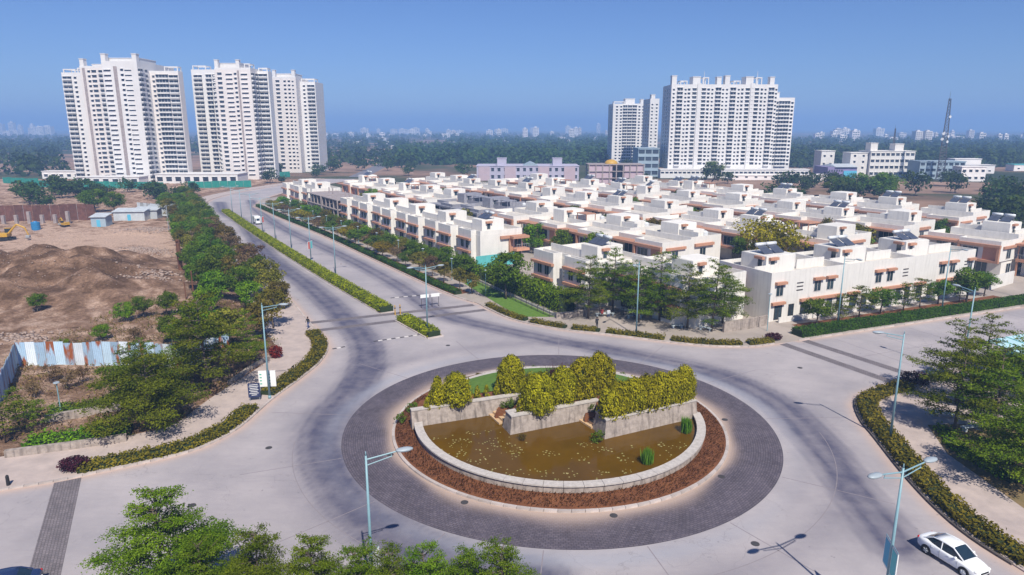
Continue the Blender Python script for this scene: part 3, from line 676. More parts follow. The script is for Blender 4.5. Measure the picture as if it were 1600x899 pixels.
# ------------------------------------------------------------------ building site on the left: one uneven sheet of earth
LAND_L = [tuple(p) for p in offset(KERB_L_S, 3.0)] + [(-330, 400), (-420, 250), (-330, 20), (-75, 30)]
cs = 1.1; xs = np.arange(-300, -22, cs); ys = np.arange(36, 380, cs)
X, Y = np.meshgrid(xs, ys); pts = np.stack([X.ravel() + cs/2, Y.ravel() + cs/2], 1); kp = np.arange(len(pts))[inside(pts, LAND_L)]
i_ = kp % len(xs); j_ = kp // len(xs); nn_ = len(xs) + 1
vid = np.stack([j_*nn_+i_, j_*nn_+i_+1, (j_+1)*nn_+i_+1, (j_+1)*nn_+i_], 1); uq, inv = np.unique(vid.ravel(), return_inverse=True)
vx = xs[0] + (uq % nn_) * cs; vy = ys[0] + (uq // nn_) * cs
def site_h(x, y):
    x = np.asarray(x, float); y = np.asarray(y, float)
    far = 1 / (1 + np.exp(-(line_dist(np.stack([np.atleast_1d(x), np.atleast_1d(y)], 1), KERB_L) - 16) / 2.5))
    lump = 0.5 + 0.5 * np.sin(x * 0.31 + 1.7 * np.sin(y * 0.23)) * np.cos(y * 0.37 + 1.1 * np.sin(x * 0.19))
    m_ = np.exp(-((x + 96) / 34) ** 4 - ((y - 124) / 17) ** 4) * (2.0 + 3.4 * lump) + 1.2 * np.exp(-((x + 150) / 30) ** 2 - ((y - 118) / 22) ** 2)
    m_ += 1.4 * np.exp(-((x + 84) / 9) ** 2 - ((y - 153) / 5) ** 2) + 1.6 * np.exp(-((x + 98) / 9) ** 2 - ((y - 186) / 7) ** 2) * (0.4 + 0.6 * lump)
    m_ += 0.55 * np.abs(np.sin(x * 0.55 + 2.0 * np.sin(y * 0.31)) * np.sin(y * 0.62 + 1.6 * np.sin(x * 0.27))) * np.exp(-((x + 98) / 40) ** 4 - ((y - 122) / 22) ** 4)
    m_ += 0.25 * lump + 0.35 * np.sin(x * 0.9 + np.sin(y * 1.1)) * np.sin(y * 0.8) * np.exp(-((x + 96) / 40) ** 4 - ((y - 122) / 22) ** 4)
    return 0.07 + np.maximum(0, m_) * far
vz = site_h(vx, vy) + rng.normal(0, 0.10, len(vx)) * (line_dist(np.stack([vx, vy], 1), KERB_L) > 12)
me = np_mesh('site_ground', np.stack([vx, vy, vz], 1), inv.reshape(-1, 4), M['site'], smooth=True)
zone = -0.14 * np.exp(-((vx + 96) / 38) ** 4 - ((vy - 122) / 20) ** 4) + 0.16 * np.exp(-((vx + 95) / 55) ** 2 - ((vy - 172) / 22) ** 2) + 0.04
zone -= 0.06 * (line_dist(np.stack([vx, vy], 1), KERB_L) < 14)
a = me.attributes.new('zone', 'FLOAT', 'POINT'); a.data.foreach_set('value', zone.astype(np.float32))
tag(inst('site_ground', me), 'churned brown and pink earth of the building site with a soil mound', kind='structure')
def gz(x, y): return float(site_h(np.array([x]), np.array([y]))[0])

# ------------------------------------------------------------------ roundabout island
isl = tag(empty('roundabout_kerb'), 'pale concrete kerb ring of the roundabout island', kind='structure')
nk = 96
for k in range(nk):
    g = 2 * math.pi * (k + 0.5) / nk
    inst('kerb_stone', stone_me, isl, (CX + 15.75*math.cos(g), CY + 15.75*math.sin(g), 0.0), (0, 0, g + math.pi/2), (1.03, 1.2, 1.15))
tag(inst('planting_bed', ring_mesh('planting_bed', 13.2, 15.7, 0.42, 0.14, M['soilred'], 4, 120)), 'red-brown soil bed between island kerb and pond rim', kind='structure')
# dry creeper in the bed
n = 9000; g = rng.uniform(math.pi * 0.86, math.pi * 2.16, n); r_ = rng.uniform(13.8, 15.5, n)
C = np.stack([CX + r_*np.cos(g), CY + r_*np.sin(g), 0.22 + (15.6 - r_) * 0.12 + rng.uniform(0, 0.14, n)], 1)
tag(inst('ground_cover', leaves('ground_cover', C, rng.uniform(0.03, 0.09, n), np.array([0, 0, 1.0]) + rng.normal(0, 0.6, (n, 3)), np.clip(rng.normal(0.35, 0.25, n), 0, 1), leafmat('leaf_rusty', (0.05, 0.02, 0.008), (0.12, 0.055, 0.016), 0.02, 0.0))), 'rusty dry creeper covering the island bed', kind='stuff')
# pond
RIM0, RIM1 = 13.1, 13.75
aL = math.atan2(59.6 - CY, -9.2 - CX) % (2*math.pi); aR = 2*math.pi + math.atan2(61.6 - CY, 17.9 - CX) + 0.02
rim = empty('pond_rim'); tag(rim, 'curved grey stone rim wall holding the brown pond', 'pond wall')
na = 26
for k in range(na):
    g0 = aL + (aR - aL) * k / na + 0.0012; g1 = aL + (aR - aL) * (k + 1) / na - 0.0012
    def P_(r, g): return (CX + r*math.cos(g), CY + r*math.sin(g))
    gm = (g0 + g1) / 2
    mb = MB(); mb.frustum([P_(RIM0+.05, g0), P_(RIM1-.05, g0), P_(RIM1-.05, gm), P_(RIM1-.05, g1), P_(RIM0+.05, g1), P_(RIM0+.05, gm)][::-1], [P_(RIM0+.05, g0), P_(RIM1-.08, g0), P_(RIM1-.08, gm), P_(RIM1-.08, g1), P_(RIM0+.05, g1), P_(RIM0+.05, gm)][::-1], 0.1, 0.92); mb.build('wall_block', M['stone'], rim)
    mb = MB(); mb.prism([P_(RIM0-.08, g0), P_(RIM1+.06, g0), P_(RIM1+.06, gm), P_(RIM1+.06, g1), P_(RIM0-.08, g1), P_(RIM0-.08, gm)][::-1], 0.922, 1.05); mb.build('cap_stone', M['cap'], rim)
bk = empty('lawn_edging'); tag(bk, 'low pale stone edging behind the island lawn', 'edging')
a0, a1 = aR - 2*math.pi + 0.02, aL - 0.02
for k in range(24):
    g0 = a0 + (a1 - a0) * k / 24; g1 = a0 + (a1 - a0) * (k + 1) / 24 - 0.002; gm = (g0+g1)/2
    mb = MB(); mb.prism([P_(13.2, g0), P_(13.7, g0), P_(13.7, gm), P_(13.7, g1), P_(13.2, g1), P_(13.2, gm)][::-1], 0.1, 0.95); mb.build('edging_stone', M['cap'], bk)
WZ = 0.62
pond = [P_(13.15, aL + (aR - aL) * k / 60) for k in range(61)] + [(12.0, 61.2), (8.6, 62.4), (5.0, 62.8), (-2.0, 63.0), (-6, 61.4)]
wm = M['water']; tn = wm.node_tree; wv = tn.nodes.new('ShaderNodeTexNoise'); wv.inputs['Scale'].default_value = 5.0; wv.inputs['Detail'].default_value = 3
wb = tn.nodes.new('ShaderNodeBump'); wb.inputs['Strength'].default_value = 0.06; wb.inputs['Distance'].default_value = 0.02; tn.links.new(wv.outputs[0], wb.inputs['Height']); tn.links.new(wb.outputs[0], tn.nodes['Principled BSDF'].inputs['Normal'])
sheet('pond_water', pond, WZ, M['water'], 'still olive-brown pond water with lily leaves on it')
# three battered stone retaining walls
def bwall(name, pl, bt, z0, z1, label):
    """wall along polyline pl (outer base line, pond on its right), battered by bt, with a flat cap"""
    r = empty(name); a = [Vector(p) for p in pl]; top = offset(pl, bt); back = offset(pl, bt + 0.45)
    for q in range(len(a) - 1):
        L = (a[q+1] - a[q]).length; nb = max(1, round(L / 2.4))
        for k in range(nb):
            f0, f1 = k / nb, (k + 1) / nb
            le = lambda A, f: A[q] + (A[q+1] - A[q]) * f
            mb = MB(); mb.frustum([le(a, f0), le(a, f1), le(back, f1), le(back, f0)], [le(top, f0), le(top, f1), le(back, f1), le(back, f0)], z0, z1); mb.build('wall_block', M['stone'], r)
            t2 = offset(pl, bt - 0.07); b2 = offset(pl, bt + 0.52)
            mb = MB(); mb.prism([le(t2, f0), le(t2, f1), le(b2, f1), le(b2, f0)], z1 + 0.002, z1 + 0.12); mb.build('cap_stone', M['cap'], r)
    return tag(r, label, 'retaining wall', 'stone walls of the pond')
WT = 2.15
bwall('retaining_wall', [(-9.3, 59.2), (1.0, 63.2)], 0.35, 0.2, WT, 'streaked stone pond wall with small cone shrubs on top, lowest left of three')
bwall('retaining_wall', [(0.4, 60.2), (-1.0, 59.5), (-0.2, 57.6), (8.6, 61.6)], 0.35, 0.2, WT + 0.05, 'middle stone pond wall below the two round golden bushes')
bwall('retaining_wall', [(8.6, 60.2), (7.4, 59.2), (8.3, 56.7), (18.0, 61.5)], 0.35, 0.2, WT + 0.1, 'stone pond wall below the long row of golden bushes')
# soil behind the walls, lawn rising to it
def fillslab(name, pts, z, m, label):
    mb = MB(); mb.prism(pts, 0.15, z); o = mb.build(name, m); bm = bmesh.new(); bm.from_mesh(o.data); bmesh.ops.recalc_face_normals(bm, faces=bm.faces); bm.to_mesh(o.data); bm.free(); return tag(o, label, kind='structure')
fillslab('planting_soil', [(-9.1, 59.9), (0.6, 63.7), (1.2, 66.2), (-9.0, 62.4)], WT - 0.12, M['soilred'], 'red soil behind the streaked pond wall')
fillslab('planting_soil', [(0.3, 58.5), (8.2, 62.1), (7.4, 66.0), (1.2, 64.0), (0.0, 60.2)], WT - 0.08, M['soilred'], 'red soil behind the middle pond wall')
fillslab('planting_soil', [(8.8, 57.7), (17.6, 62.0), (17.0, 64.3), (8.4, 63.5), (7.9, 59.6)], WT - 0.03, M['soilred'], 'red soil behind the pond wall with the golden row')
lw = [P_(13.25, a0 + (a1 - a0) * k / 40) for k in range(41)]
inner = resample([(17.1, 63.0), (12.0, 63.9), (8.6, 63.9), (7.4, 65.6), (1.3, 65.8), (-4, 63.9), (-8.6, 62.0)], 0.2); inner = [inner[int(k * (len(inner) - 1) / 40)] for k in range(41)]
mb = MB(); mb._add([(p[0], p[1], 0.93) for p in lw] + [(p[0]*0.5 + q[0]*0.5, p[1]*0.5 + q[1]*0.5, 1.75) for p, q in zip(lw, inner)] + [(p[0], p[1], 2.12) for p in inner], [(k, k+1, 41+k+1, 41+k) for k in range(40)] + [(41+k, 41+k+1, 82+k+1, 82+k) for k in range(40)])
o = mb.build('lawn', M['lawn'], smooth=True)
if o.data.polygons[0].normal.z < 0: o.data.flip_normals()
tag(o, 'bright green mown lawn sloping behind the golden bushes', kind='structure')
# sandy overflow ledges between the walls
for a_, b_, lb in (((-2.4, 62.3), (-1.2, 59.9), 'sandy stepped ledge between the streaked wall and the middle wall'), ((6.1, 61.3), (7.4, 59.0), 'sandy stepped ledge between the middle wall and the golden-row wall')):
    a_ = Vector(a_); b_ = Vector(b_); d = b_ - a_; nrm_ = Vector((-d.y, d.x)).normalized(); r = empty('overflow_ledge')
    for k, (o_, z_) in enumerate(((0.0, 0.78), (0.42, 1.0), (0.84, 1.22))):
        mb = MB(); mb.obox((a_ + b_) / 2 + nrm_ * (o_ + 0.2), d, d.length / 2 - 0.03, 0.205, 0.3, z_); mb.build('step', M['ledge'], r)
    tag(r, lb, 'ledge')
    c = (a_ + b_) / 2 + nrm_ * 2.0
    fillslab('planting_soil', [tuple(c + Vector(q)) for q in ((-1.6, -1.0), (1.5, -0.7), (1.7, 1.6), (-1.2, 1.4))], 1.3, M['soilred'], 'low soil pocket behind the ' + ('first' if a_.x < 0 else 'second') + ' sandy ledge')
    for q in range(3):
        tree('bush', c.x + (q - 1) * 0.7, c.y + rng.uniform(-0.6, 0.6), rng.uniform(0.7, 1.1), ['left', 'middle', 'right'][q] + ' low green plant behind the sandy ledge ' + ('near the streaked wall' if a_.x < 0 else 'near the golden row'), 'plants behind the ledges', 'low_shrub', 'shrub', 1.28, var=2)
# golden conifers (base point, height, radius)
def shrub_conifer(x, y, h, r, z, label, n=None, leaf=0.12, m='lf_gold', point=0.5, group='golden conifer bushes on the island'):
    me_ = conifer(h, r, n or int(1700 * h * r), leaf, m, point); rt = empty('conifer_bush', (x, y, z))
    inst('foliage', me_, rt); mb = MB(); mb.tube((0, 0, -0.1), (0, 0, h * 0.8), 0.07, 0.03, 6); mb.build('stem', M['bark'], rt)
    return tag(rt, label, 'bush', group)
Z1 = WT - 0.12
shrub_conifer(-7.1, 61.3, 2.6, 0.85, Z1, 'pointed golden conifer standing far left on the streaked wall', point=0.9)
shrub_conifer(-5.3, 61.6, 2.9, 1.25, Z1, 'broad golden conifer, second from the left end of the streaked wall')
shrub_conifer(-0.1, 64.6, 3.6, 1.25, Z1, 'tall golden conifer between lawn and streaked wall, beside the three small cones')
for k, (x, y, h) in enumerate(((-8.0, 60.3, 1.2), (-3.4, 62.9, 1.25), (-2.5, 63.3, 1.2), (-1.5, 63.8, 1.25), (0.7, 59.3, 1.35))):
    shrub_conifer(x, y, h, 0.3, Z1, ['tiny cone shrub at the left tip of the streaked wall', 'leftmost of three small cone shrubs in front of the lawn', 'middle of three small cone shrubs in front of the lawn', 'rightmost of three small cone shrubs in front of the lawn', 'small cone shrub at the corner of the middle wall'][k], 520, 0.08, 'lf_gold', 1.0, 'small cone shrubs on the island')
shrub_conifer(2.5, 60.2, 3.4, 1.7, Z1, 'large round golden bush nearest the middle wall corner')
shrub_conifer(4.9, 61.7, 3.5, 1.15, Z1, 'slimmer golden bush just right of the large round one on the middle wall')
shrub_conifer(7.0, 63.3, 3.8, 1.5, Z1, 'golden bush behind the second sandy ledge')
shrub_conifer(8.8, 65.0, 3.9, 1.4, 1.9, 'tallest golden bush at the back of the island')
rowc = [(8.9, 58.3, 2.5, 0.9), (9.9, 59.0, 3.1, 1.05), (11.3, 59.6, 3.1, 1.05), (12.7, 60.2, 3.2, 1.1), (14.2, 61.0, 3.1, 1.1), (15.6, 61.7, 3.0, 1.05), (16.7, 62.3, 3.3, 1.0)]
ordn = ['first', 'second', 'third', 'fourth', 'fifth', 'sixth', 'seventh', 'eighth', 'ninth', 'tenth', 'eleventh', 'twelfth', 'thirteenth', 'fourteenth', 'fifteenth', 'sixteenth', 'seventeenth', 'eighteenth', 'nineteenth', 'twentieth', 'twenty-first', 'twenty-second', 'twenty-third', 'twenty-fourth', 'twenty-fifth', 'twenty-sixth', 'twenty-seventh', 'twenty-eighth', 'twenty-ninth', 'thirtieth'] + ['%d-th' % k for k in range(31, 90)]
for k, (x, y, h, r_) in enumerate(rowc): shrub_conifer(x, y, h, r_, WT - 0.05, ordn[k] + ' golden bush from the left in the long row on the pond wall')
# purple spiky plants, reeds, pond plants
def spiky(name, x, y, z, h, r, n, m, label, cat, lean=0.35, group=None):
    C = []; V = []; T = []
    a = rng.uniform(0, 6.28, n); l = rng.uniform(0.6, 1.0, n) * h; rr_ = rng.uniform(0, r, n); b = rng.uniform(0, 6.28, n); le = rng.uniform(0.1, 1, n) * lean
    base = np.stack([rr_*np.cos(b), rr_*np.sin(b), np.zeros(n)], 1); d = np.stack([np.cos(a)*le, np.sin(a)*le, np.ones(n)], 1); tip = base + d * l[:, None]; wd = 0.035 * np.stack([-np.sin(a), np.cos(a), np.zeros(n)], 1); mid = base + d * (l * 0.45)[:, None]
    V = np.stack([base, mid + wd, tip, mid - wd], 1).reshape(-1, 3)
    o = inst(name, np_mesh(name, V, np.arange(4*n).reshape(n, 4), M[m], np.clip(rng.normal(0.5, 0.25, n), 0, 1)), None, (x, y, z)); return tag(o, label, cat, group)
spiky('cordyline', 4.2, 66.5, 1.9, 2.5, 0.5, 150, 'lf_purple', 'purple spiky plant behind the two middle golden bushes', 'shrub', 0.7)
spiky('cordyline', 5.8, 67.2, 1.9, 2.3, 0.5, 150, 'lf_purple', 'purple spiky plant beside the tallest golden bush', 'shrub', 0.7)
spiky('cordyline', 1.4, 65.8, 1.9, 1.9, 0.5, 140, 'lf_purple', 'purple spiky plant beside the tall conifer by the lawn', 'shrub', 0.7)
spiky('reed_clump', 16.0, 58.2, 0.6, 1.7, 0.5, 380, 'lf_reed', 'tall green reeds growing by the right pond rim', 'reeds', 0.3)
spiky('reed_clump', 11.3, 52.3, 0.6, 1.5, 0.5, 420, 'lf_reed', 'tall green reeds standing out in the open pond', 'reeds', 0.2)
tree('bush', 0.9, 56.6, 0.8, 'round yellowish plant in the water below the middle wall', None, 'water_plant', 'shrub', 0.55, var=0)
tree('bush', 7.6, 56.5, 1.1, 'dense green plant in the water at the golden-row wall corner', None, 'water_plant', 'shrub', 0.55, var=2)
tree('bush', -10.7, 61.2, 1.0, 'dark green bush on the red bed left of the pond', None, 'low_shrub', 'shrub', 0.3, var=2)
tree('bush', -10.0, 63.8, 1.0, 'dark bush on the red bed behind the streaked wall end', None, 'low_shrub', 'shrub', 0.3, var=2)
for k in range(9):
    g = 0.5 + k * 0.24; tree('bush', CX + 14.5*math.cos(g), CY + 14.5*math.sin(g), 0.6, ordn[k] + ' low shrub from the right in the bed behind the island lawn', 'low shrubs behind the lawn', 'low_shrub', 'shrub', 0.25, var=k)
# lily leaves
cl = [(at(520 + x*.45, 530 + y*.45, WZ)) for x, y in ((360, 340), (420, 360), (470, 320), (500, 300), (440, 400), (560, 350), (620, 380), (640, 400), (700, 345), (750, 395), (865, 415), (880, 365), (955, 388), (1000, 418), (1020, 355), (1025, 460), (930, 468), (820, 470), (735, 462), (700, 500), (640, 470), (560, 460), (480, 430), (1085, 470), (1160, 400), (1145, 370), (1205, 372), (800, 500), (400, 300), (350, 380), (950, 345), (540, 420))]
C = []
for c in cl:
    for q in range(rng.integers(6, 15)): C.append((c.x + rng.normal(0, 0.42), c.y + rng.normal(0, 0.42), WZ + 0.008))
for q in range(70): C.append((CX - 7.5 + rng.normal(0, 2.2), 55.8 + rng.normal(0, 1.6), WZ + 0.008))
C = np.array(C); ok = (np.hypot(C[:, 0] - CX, C[:, 1] - CY) < 12.8) & (C[:, 1] < 58.5 + 0.42 * (C[:, 0] + 4) * (C[:, 0] < 0) - 2.2 * ((C[:, 0] > 0))); C = C[ok]
V = []; F = []
for c in C:
    b = len(V); r_ = rng.uniform(0.04, 0.10); zt = rng.uniform(0, 0.012)
    for k in range(6): V.append((c[0] + r_*math.cos(k*1.047), c[1] + r_*math.sin(k*1.047), c[2] + zt))
    F.append([b + k for k in range(6)])
tag(inst('lily_leaves', np_mesh('lily_leaves', np.array(V), np.array(F), M['lily'])), 'scattered yellowish lily leaves floating on the pond', kind='stuff')

# ------------------------------------------------------------------ hedges and beds along the roads
med = smooth_line(ML, 6)
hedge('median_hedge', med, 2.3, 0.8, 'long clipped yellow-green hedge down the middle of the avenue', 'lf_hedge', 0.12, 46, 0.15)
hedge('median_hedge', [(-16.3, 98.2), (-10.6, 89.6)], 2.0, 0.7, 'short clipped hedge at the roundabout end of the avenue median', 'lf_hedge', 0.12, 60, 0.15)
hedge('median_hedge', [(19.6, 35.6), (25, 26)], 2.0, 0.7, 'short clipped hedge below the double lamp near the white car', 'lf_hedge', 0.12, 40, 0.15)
for pl, lb in ((med, 'pale kerb round the long median hedge'), ([(-16.3, 98.2), (-10.6, 89.6)], 'pale kerb round the short median hedge')):
    kr = tag(empty('kerb'), lb, kind='structure')
    for sgn in (1, -1):
        pts = resample(offset(pl, sgn * 1.2), 2.0)
        for a, b in zip(pts, pts[1:]):
            d = b - a; c = (a+b)/2; inst('kerb_stone', stone_me, kr, (c.x, c.y, 0.0), (0, 0, math.atan2(d.y, d.x)), (d.length, 0.9, 1))
    e = Vector(pl[-1]); d = (Vector(pl[-1]) - Vector(pl[-2])).normalized(); inst('kerb_stone', stone_me, kr, (e.x + d.x*0.25, e.y + d.y*0.25, 0.0), (0, 0, math.atan2(d.x, -d.y)), (2.5, 0.9, 1))
    mb = MB(); a = offset(pl, 1.1); b = offset(pl, -1.1)
    for q in range(len(a)-1): mb.prism([b[q], b[q+1], a[q+1], a[q]], -0.02, 0.13)
    mb.build('median_soil', M['verge'], kr)
lk = [p for p in smooth_line(KERB_L, 6)]
hedge('planting_strip', offset([p for p in lk if 51 < p.y < 66], 1.0), 1.6, 0.5, 'low olive planting along the sandy pavement kerb', 'lf_low', 0.12, 60, 0.12, 0.09, 'planting')
hedge('planting_strip', offset([p for p in lk if 67.5 < p.y < 92], 1.0), 1.7, 0.5, 'low olive planting on the bulging kerb by the notice board', 'lf_low', 0.12, 60, 0.12, 0.09, 'planting')
nk_ = smooth_line(KERB_N, 5)
segs = [(0, 12), (12.3, 19), (19.4, 24), (24.5, 33.5), (34, 44), (44.6, 50)]
rs = resample(nk_, 0.5)
for k, (a, b) in enumerate(segs):
    sub = rs[int(a/0.5*0.98):int(b/0.5*0.98)]
    if len(sub) > 3: hedge('planting_strip', offset(sub, 0.85), 1.1, 0.45, ordn[k] + ' piece from the left of the low planting along the curved kerb', 'lf_low', 0.12, 60, 0.1, 0.09, 'planting', 'low planting on the curved kerb')
bk_ = smooth_line(KERB_B[3:12], 6)
hedge('planting_strip', offset(bk_, 1.15), 1.7, 0.55, 'low olive planting curving along the kerb beside the white car', 'lf_low', 0.13, 60, 0.1, 0.1, 'planting')
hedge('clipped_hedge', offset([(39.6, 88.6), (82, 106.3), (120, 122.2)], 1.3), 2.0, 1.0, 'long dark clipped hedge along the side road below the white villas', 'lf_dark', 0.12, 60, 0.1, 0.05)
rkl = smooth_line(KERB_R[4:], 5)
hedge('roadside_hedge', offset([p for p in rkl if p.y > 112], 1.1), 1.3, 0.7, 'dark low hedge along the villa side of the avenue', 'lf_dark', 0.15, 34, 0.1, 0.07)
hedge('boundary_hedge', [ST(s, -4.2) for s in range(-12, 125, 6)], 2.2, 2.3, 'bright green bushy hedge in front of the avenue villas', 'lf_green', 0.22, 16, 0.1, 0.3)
hedge('boundary_hedge', [ST(-38, -4.5), ST(-30, -4.0), ST(-13, -3.2)], 3.0, 2.6, 'dense green hedge slope below the nearest villa', 'lf_green', 0.17, 46, 0.1, 0.28)
hedge('planting_strip', [(40.8, 60.0), (39.5, 56), (40.5, 50)], 1.2, 0.4, 'green ground plants under the park trees', 'lf_green', 0.13, 50, 0.1, 0.12, 'planting')
# purple and red shrubs
def leafbush(name, x, y, w_, h, m, label, n=900, leaf=0.11, z=0.1):
    C = shellpts(n) * rng.uniform(0.5, 1, (n, 1)) * np.array([w_, w_ * 0.8, h / 2]) + np.array([0, 0, h / 2]); C[:, 2] = np.maximum(C[:, 2], 0.05)
    r = empty(name, (x, y, z)); inst('foliage', leaves('foliage', C, rng.uniform(0.7, 1.3, n) * leaf, shellpts(n) + np.array([0, 0, 0.5]), np.clip(rng.normal(0.45, 0.25, n), 0, 1), M[m], 0.5), r)
    mb = MB()
    for k in range(4): mb.tube((0, 0, 0), (rng.uniform(-.5, .5)*w_, rng.uniform(-.5, .5)*w_, h*0.7), 0.03, 0.01, 4)
    mb.build('stems', M['bark'], r); return tag(r, label, 'shrub')
leafbush('purple_shrub', -36.6, 52.2, 1.3, 1.1, 'lf_purple', 'dark purple shrub at the end of the sandy pavement planting', 1300)
leafbush('purple_shrub', 45.2, 72.0, 1.9, 1.3, 'lf_purple', 'dark purple shrub at the park corner by the sett bands', 1500)
leafbush('purple_shrub', 35.2, 88.0, 1.2, 1.0, 'lf_purple', 'dark purple shrub at the end of the curved kerb planting', 900)
leafbush('red_shrub', -29.3, 80.6, 0.9, 1.7, 'lf_red', 'bright red shrub behind the curved sandy pavement', 900)
leafbush('red_shrub', -32.4, 83.8, 1.1, 1.3, 'lf_olive', 'olive shrub beside the red one behind the pavement', 700)
# lawns and beds
sheet('grass_strip', [tuple(ST(-12, -8.6)), tuple(ST(-36.5, -12.4)), tuple(ST(-39.5, -7.8)), tuple(ST(-12, -5.6))], 0.125, M['lawn'], 'mown grass wedge below the nearest villa hedge')
sheet('grass_strip', [tuple(ST(-12, -8.6)), tuple(ST(-12, -5.6)), tuple(ST(130, -5.0)), tuple(ST(130, -8.0))], 0.121, M['verge'], 'dry strip between path and villa hedge along the avenue')
sheet('planting_bed', [(41.5, 93.2), (83, 110.8), (82, 113.0), (40.5, 95.2)], 0.125, M['soilred'], 'red soil bed in front of the long white villa row')
sheet('footpath', [(41.6, 92.2), (84, 110.0), (84, 110.6), (41.4, 93.0)], 0.128, M['pave'], 'narrow pale path behind the long clipped hedge')
sheet('planting_bed', [tuple(p) for p in offset([p for p in rkl if p.y > 112], 0.2)] + [tuple(p) for p in offset([p for p in rkl if p.y > 112], 3.4)][::-1], 0.123, M['soilred'], 'reddish planting bed under the avenue trees')
sheet('grass_strip', [(40, 61), (38.2, 55), (38.5, 46), (60, 46), (60, 62)], 0.118, M['verge'], 'patchy grass under the park trees')

# ------------------------------------------------------------------ villas
WINC = {}
def win_mesh(w_, h, bars=1, fm='frame', gm='glass', hood=None, key=None):
    k = (w_, h, bars, fm, gm, hood)
    if k not in WINC:
        mb = MB(); t = 0.07   # local: x along wall, -y outwards, z up; origin at bottom centre
        mb.box(-w_/2 + t, w_/2 - t, -0.015, 0.05, t, h - t, 1)
        mb.box(-w_/2, w_/2, -0.06, 0.05, 0, t); mb.box(-w_/2, w_/2, -0.06, 0.05, h - t, h)
        mb.box(-w_/2, -w_/2 + t, -0.058, 0.05, t, h - t); mb.box(w_/2 - t, w_/2, -0.058, 0.05, t, h - t)
        for q in range(bars):
            x = -w_/2 + w_ * (q + 1) / (bars + 1); mb.box(x - 0.03, x + 0.03, -0.05, 0.05, t, h - t)
        WINC[k] = mb.mesh('window', [M[fm], M[gm]])
    return WINC[k]
HOODC = {}
def hood_mesh(w_, d=0.55, h=0.42, m='terra'):
    k = (w_, d, h, m)
    if k not in HOODC: HOODC[k] = MB().box(-w_/2, w_/2, -d, 0.03, 0, h).mesh('hood', M[m])
    return HOODC[k]
FR, RT, BK, LT = 0.0, math.pi/2, math.pi, -math.pi/2       # faces -y, +x, +y, -x
def win(p, x, y, z, w_, h, face=FR, bars=1, hood=None, fm='frame', hm='terra'):
    inst('window', win_mesh(w_, h, bars, fm), p, (x, y, z), (0, 0, face))
    if hood: inst('hood', hood_mesh(hood, 0.5, 0.4, hm), p, (x, y, z + h + 0.03), (0, 0, face))
def parapet(mb, x0, x1, y0, y1, z0, z1, t=0.18):
    mb.box(x0, x1, y0, y0 + t, z0, z1); mb.box(x0, x1, y1 - t, y1, z0, z1); mb.box(x0, x0 + t, y0 + t, y1 - t, z0, z1); mb.box(x1 - t, x1, y0 + t, y1 - t, z0, z1)
HEAT = None
def heater(p, x, y, z, rz=0.0):
    global HEAT
    if HEAT is None:
        a = MB(); a._add([(-0.95, -0.9, 0.15), (0.95, -0.9, 0.15), (0.95, 0.8, 1.0), (-0.95, 0.8, 1.0), (-0.95, -0.9, 0.08), (0.95, -0.9, 0.08), (0.95, 0.8, 0.93), (-0.95, 0.8, 0.93)], [(0,1,2,3), (7,6,5,4), (0,4,5,1), (1,5,6,2), (2,6,7,3), (3,7,4,0)])
        b = MB(); b.tube((-0.95, 1.0, 1.25), (0.95, 1.0, 1.25), 0.28, 0.28, 10)
        c = MB()
        for sx in (-0.8, 0.8): c.tube((sx, 1.0, 0), (sx, 1.0, 1.0), 0.035, n=4); c.tube((sx, -0.85, 0), (sx, -0.85, 0.12), 0.035, n=4)
        HEAT = (a.mesh('panel', M['solar']), b.mesh('tank', M['tank'], True), c.mesh('stand', M['steel']))
    r = empty('solar_heater', (x, y, z), rz, p)
    inst('panel', HEAT[0], r); inst('tank', HEAT[1], r); inst('stand', HEAT[2], r)

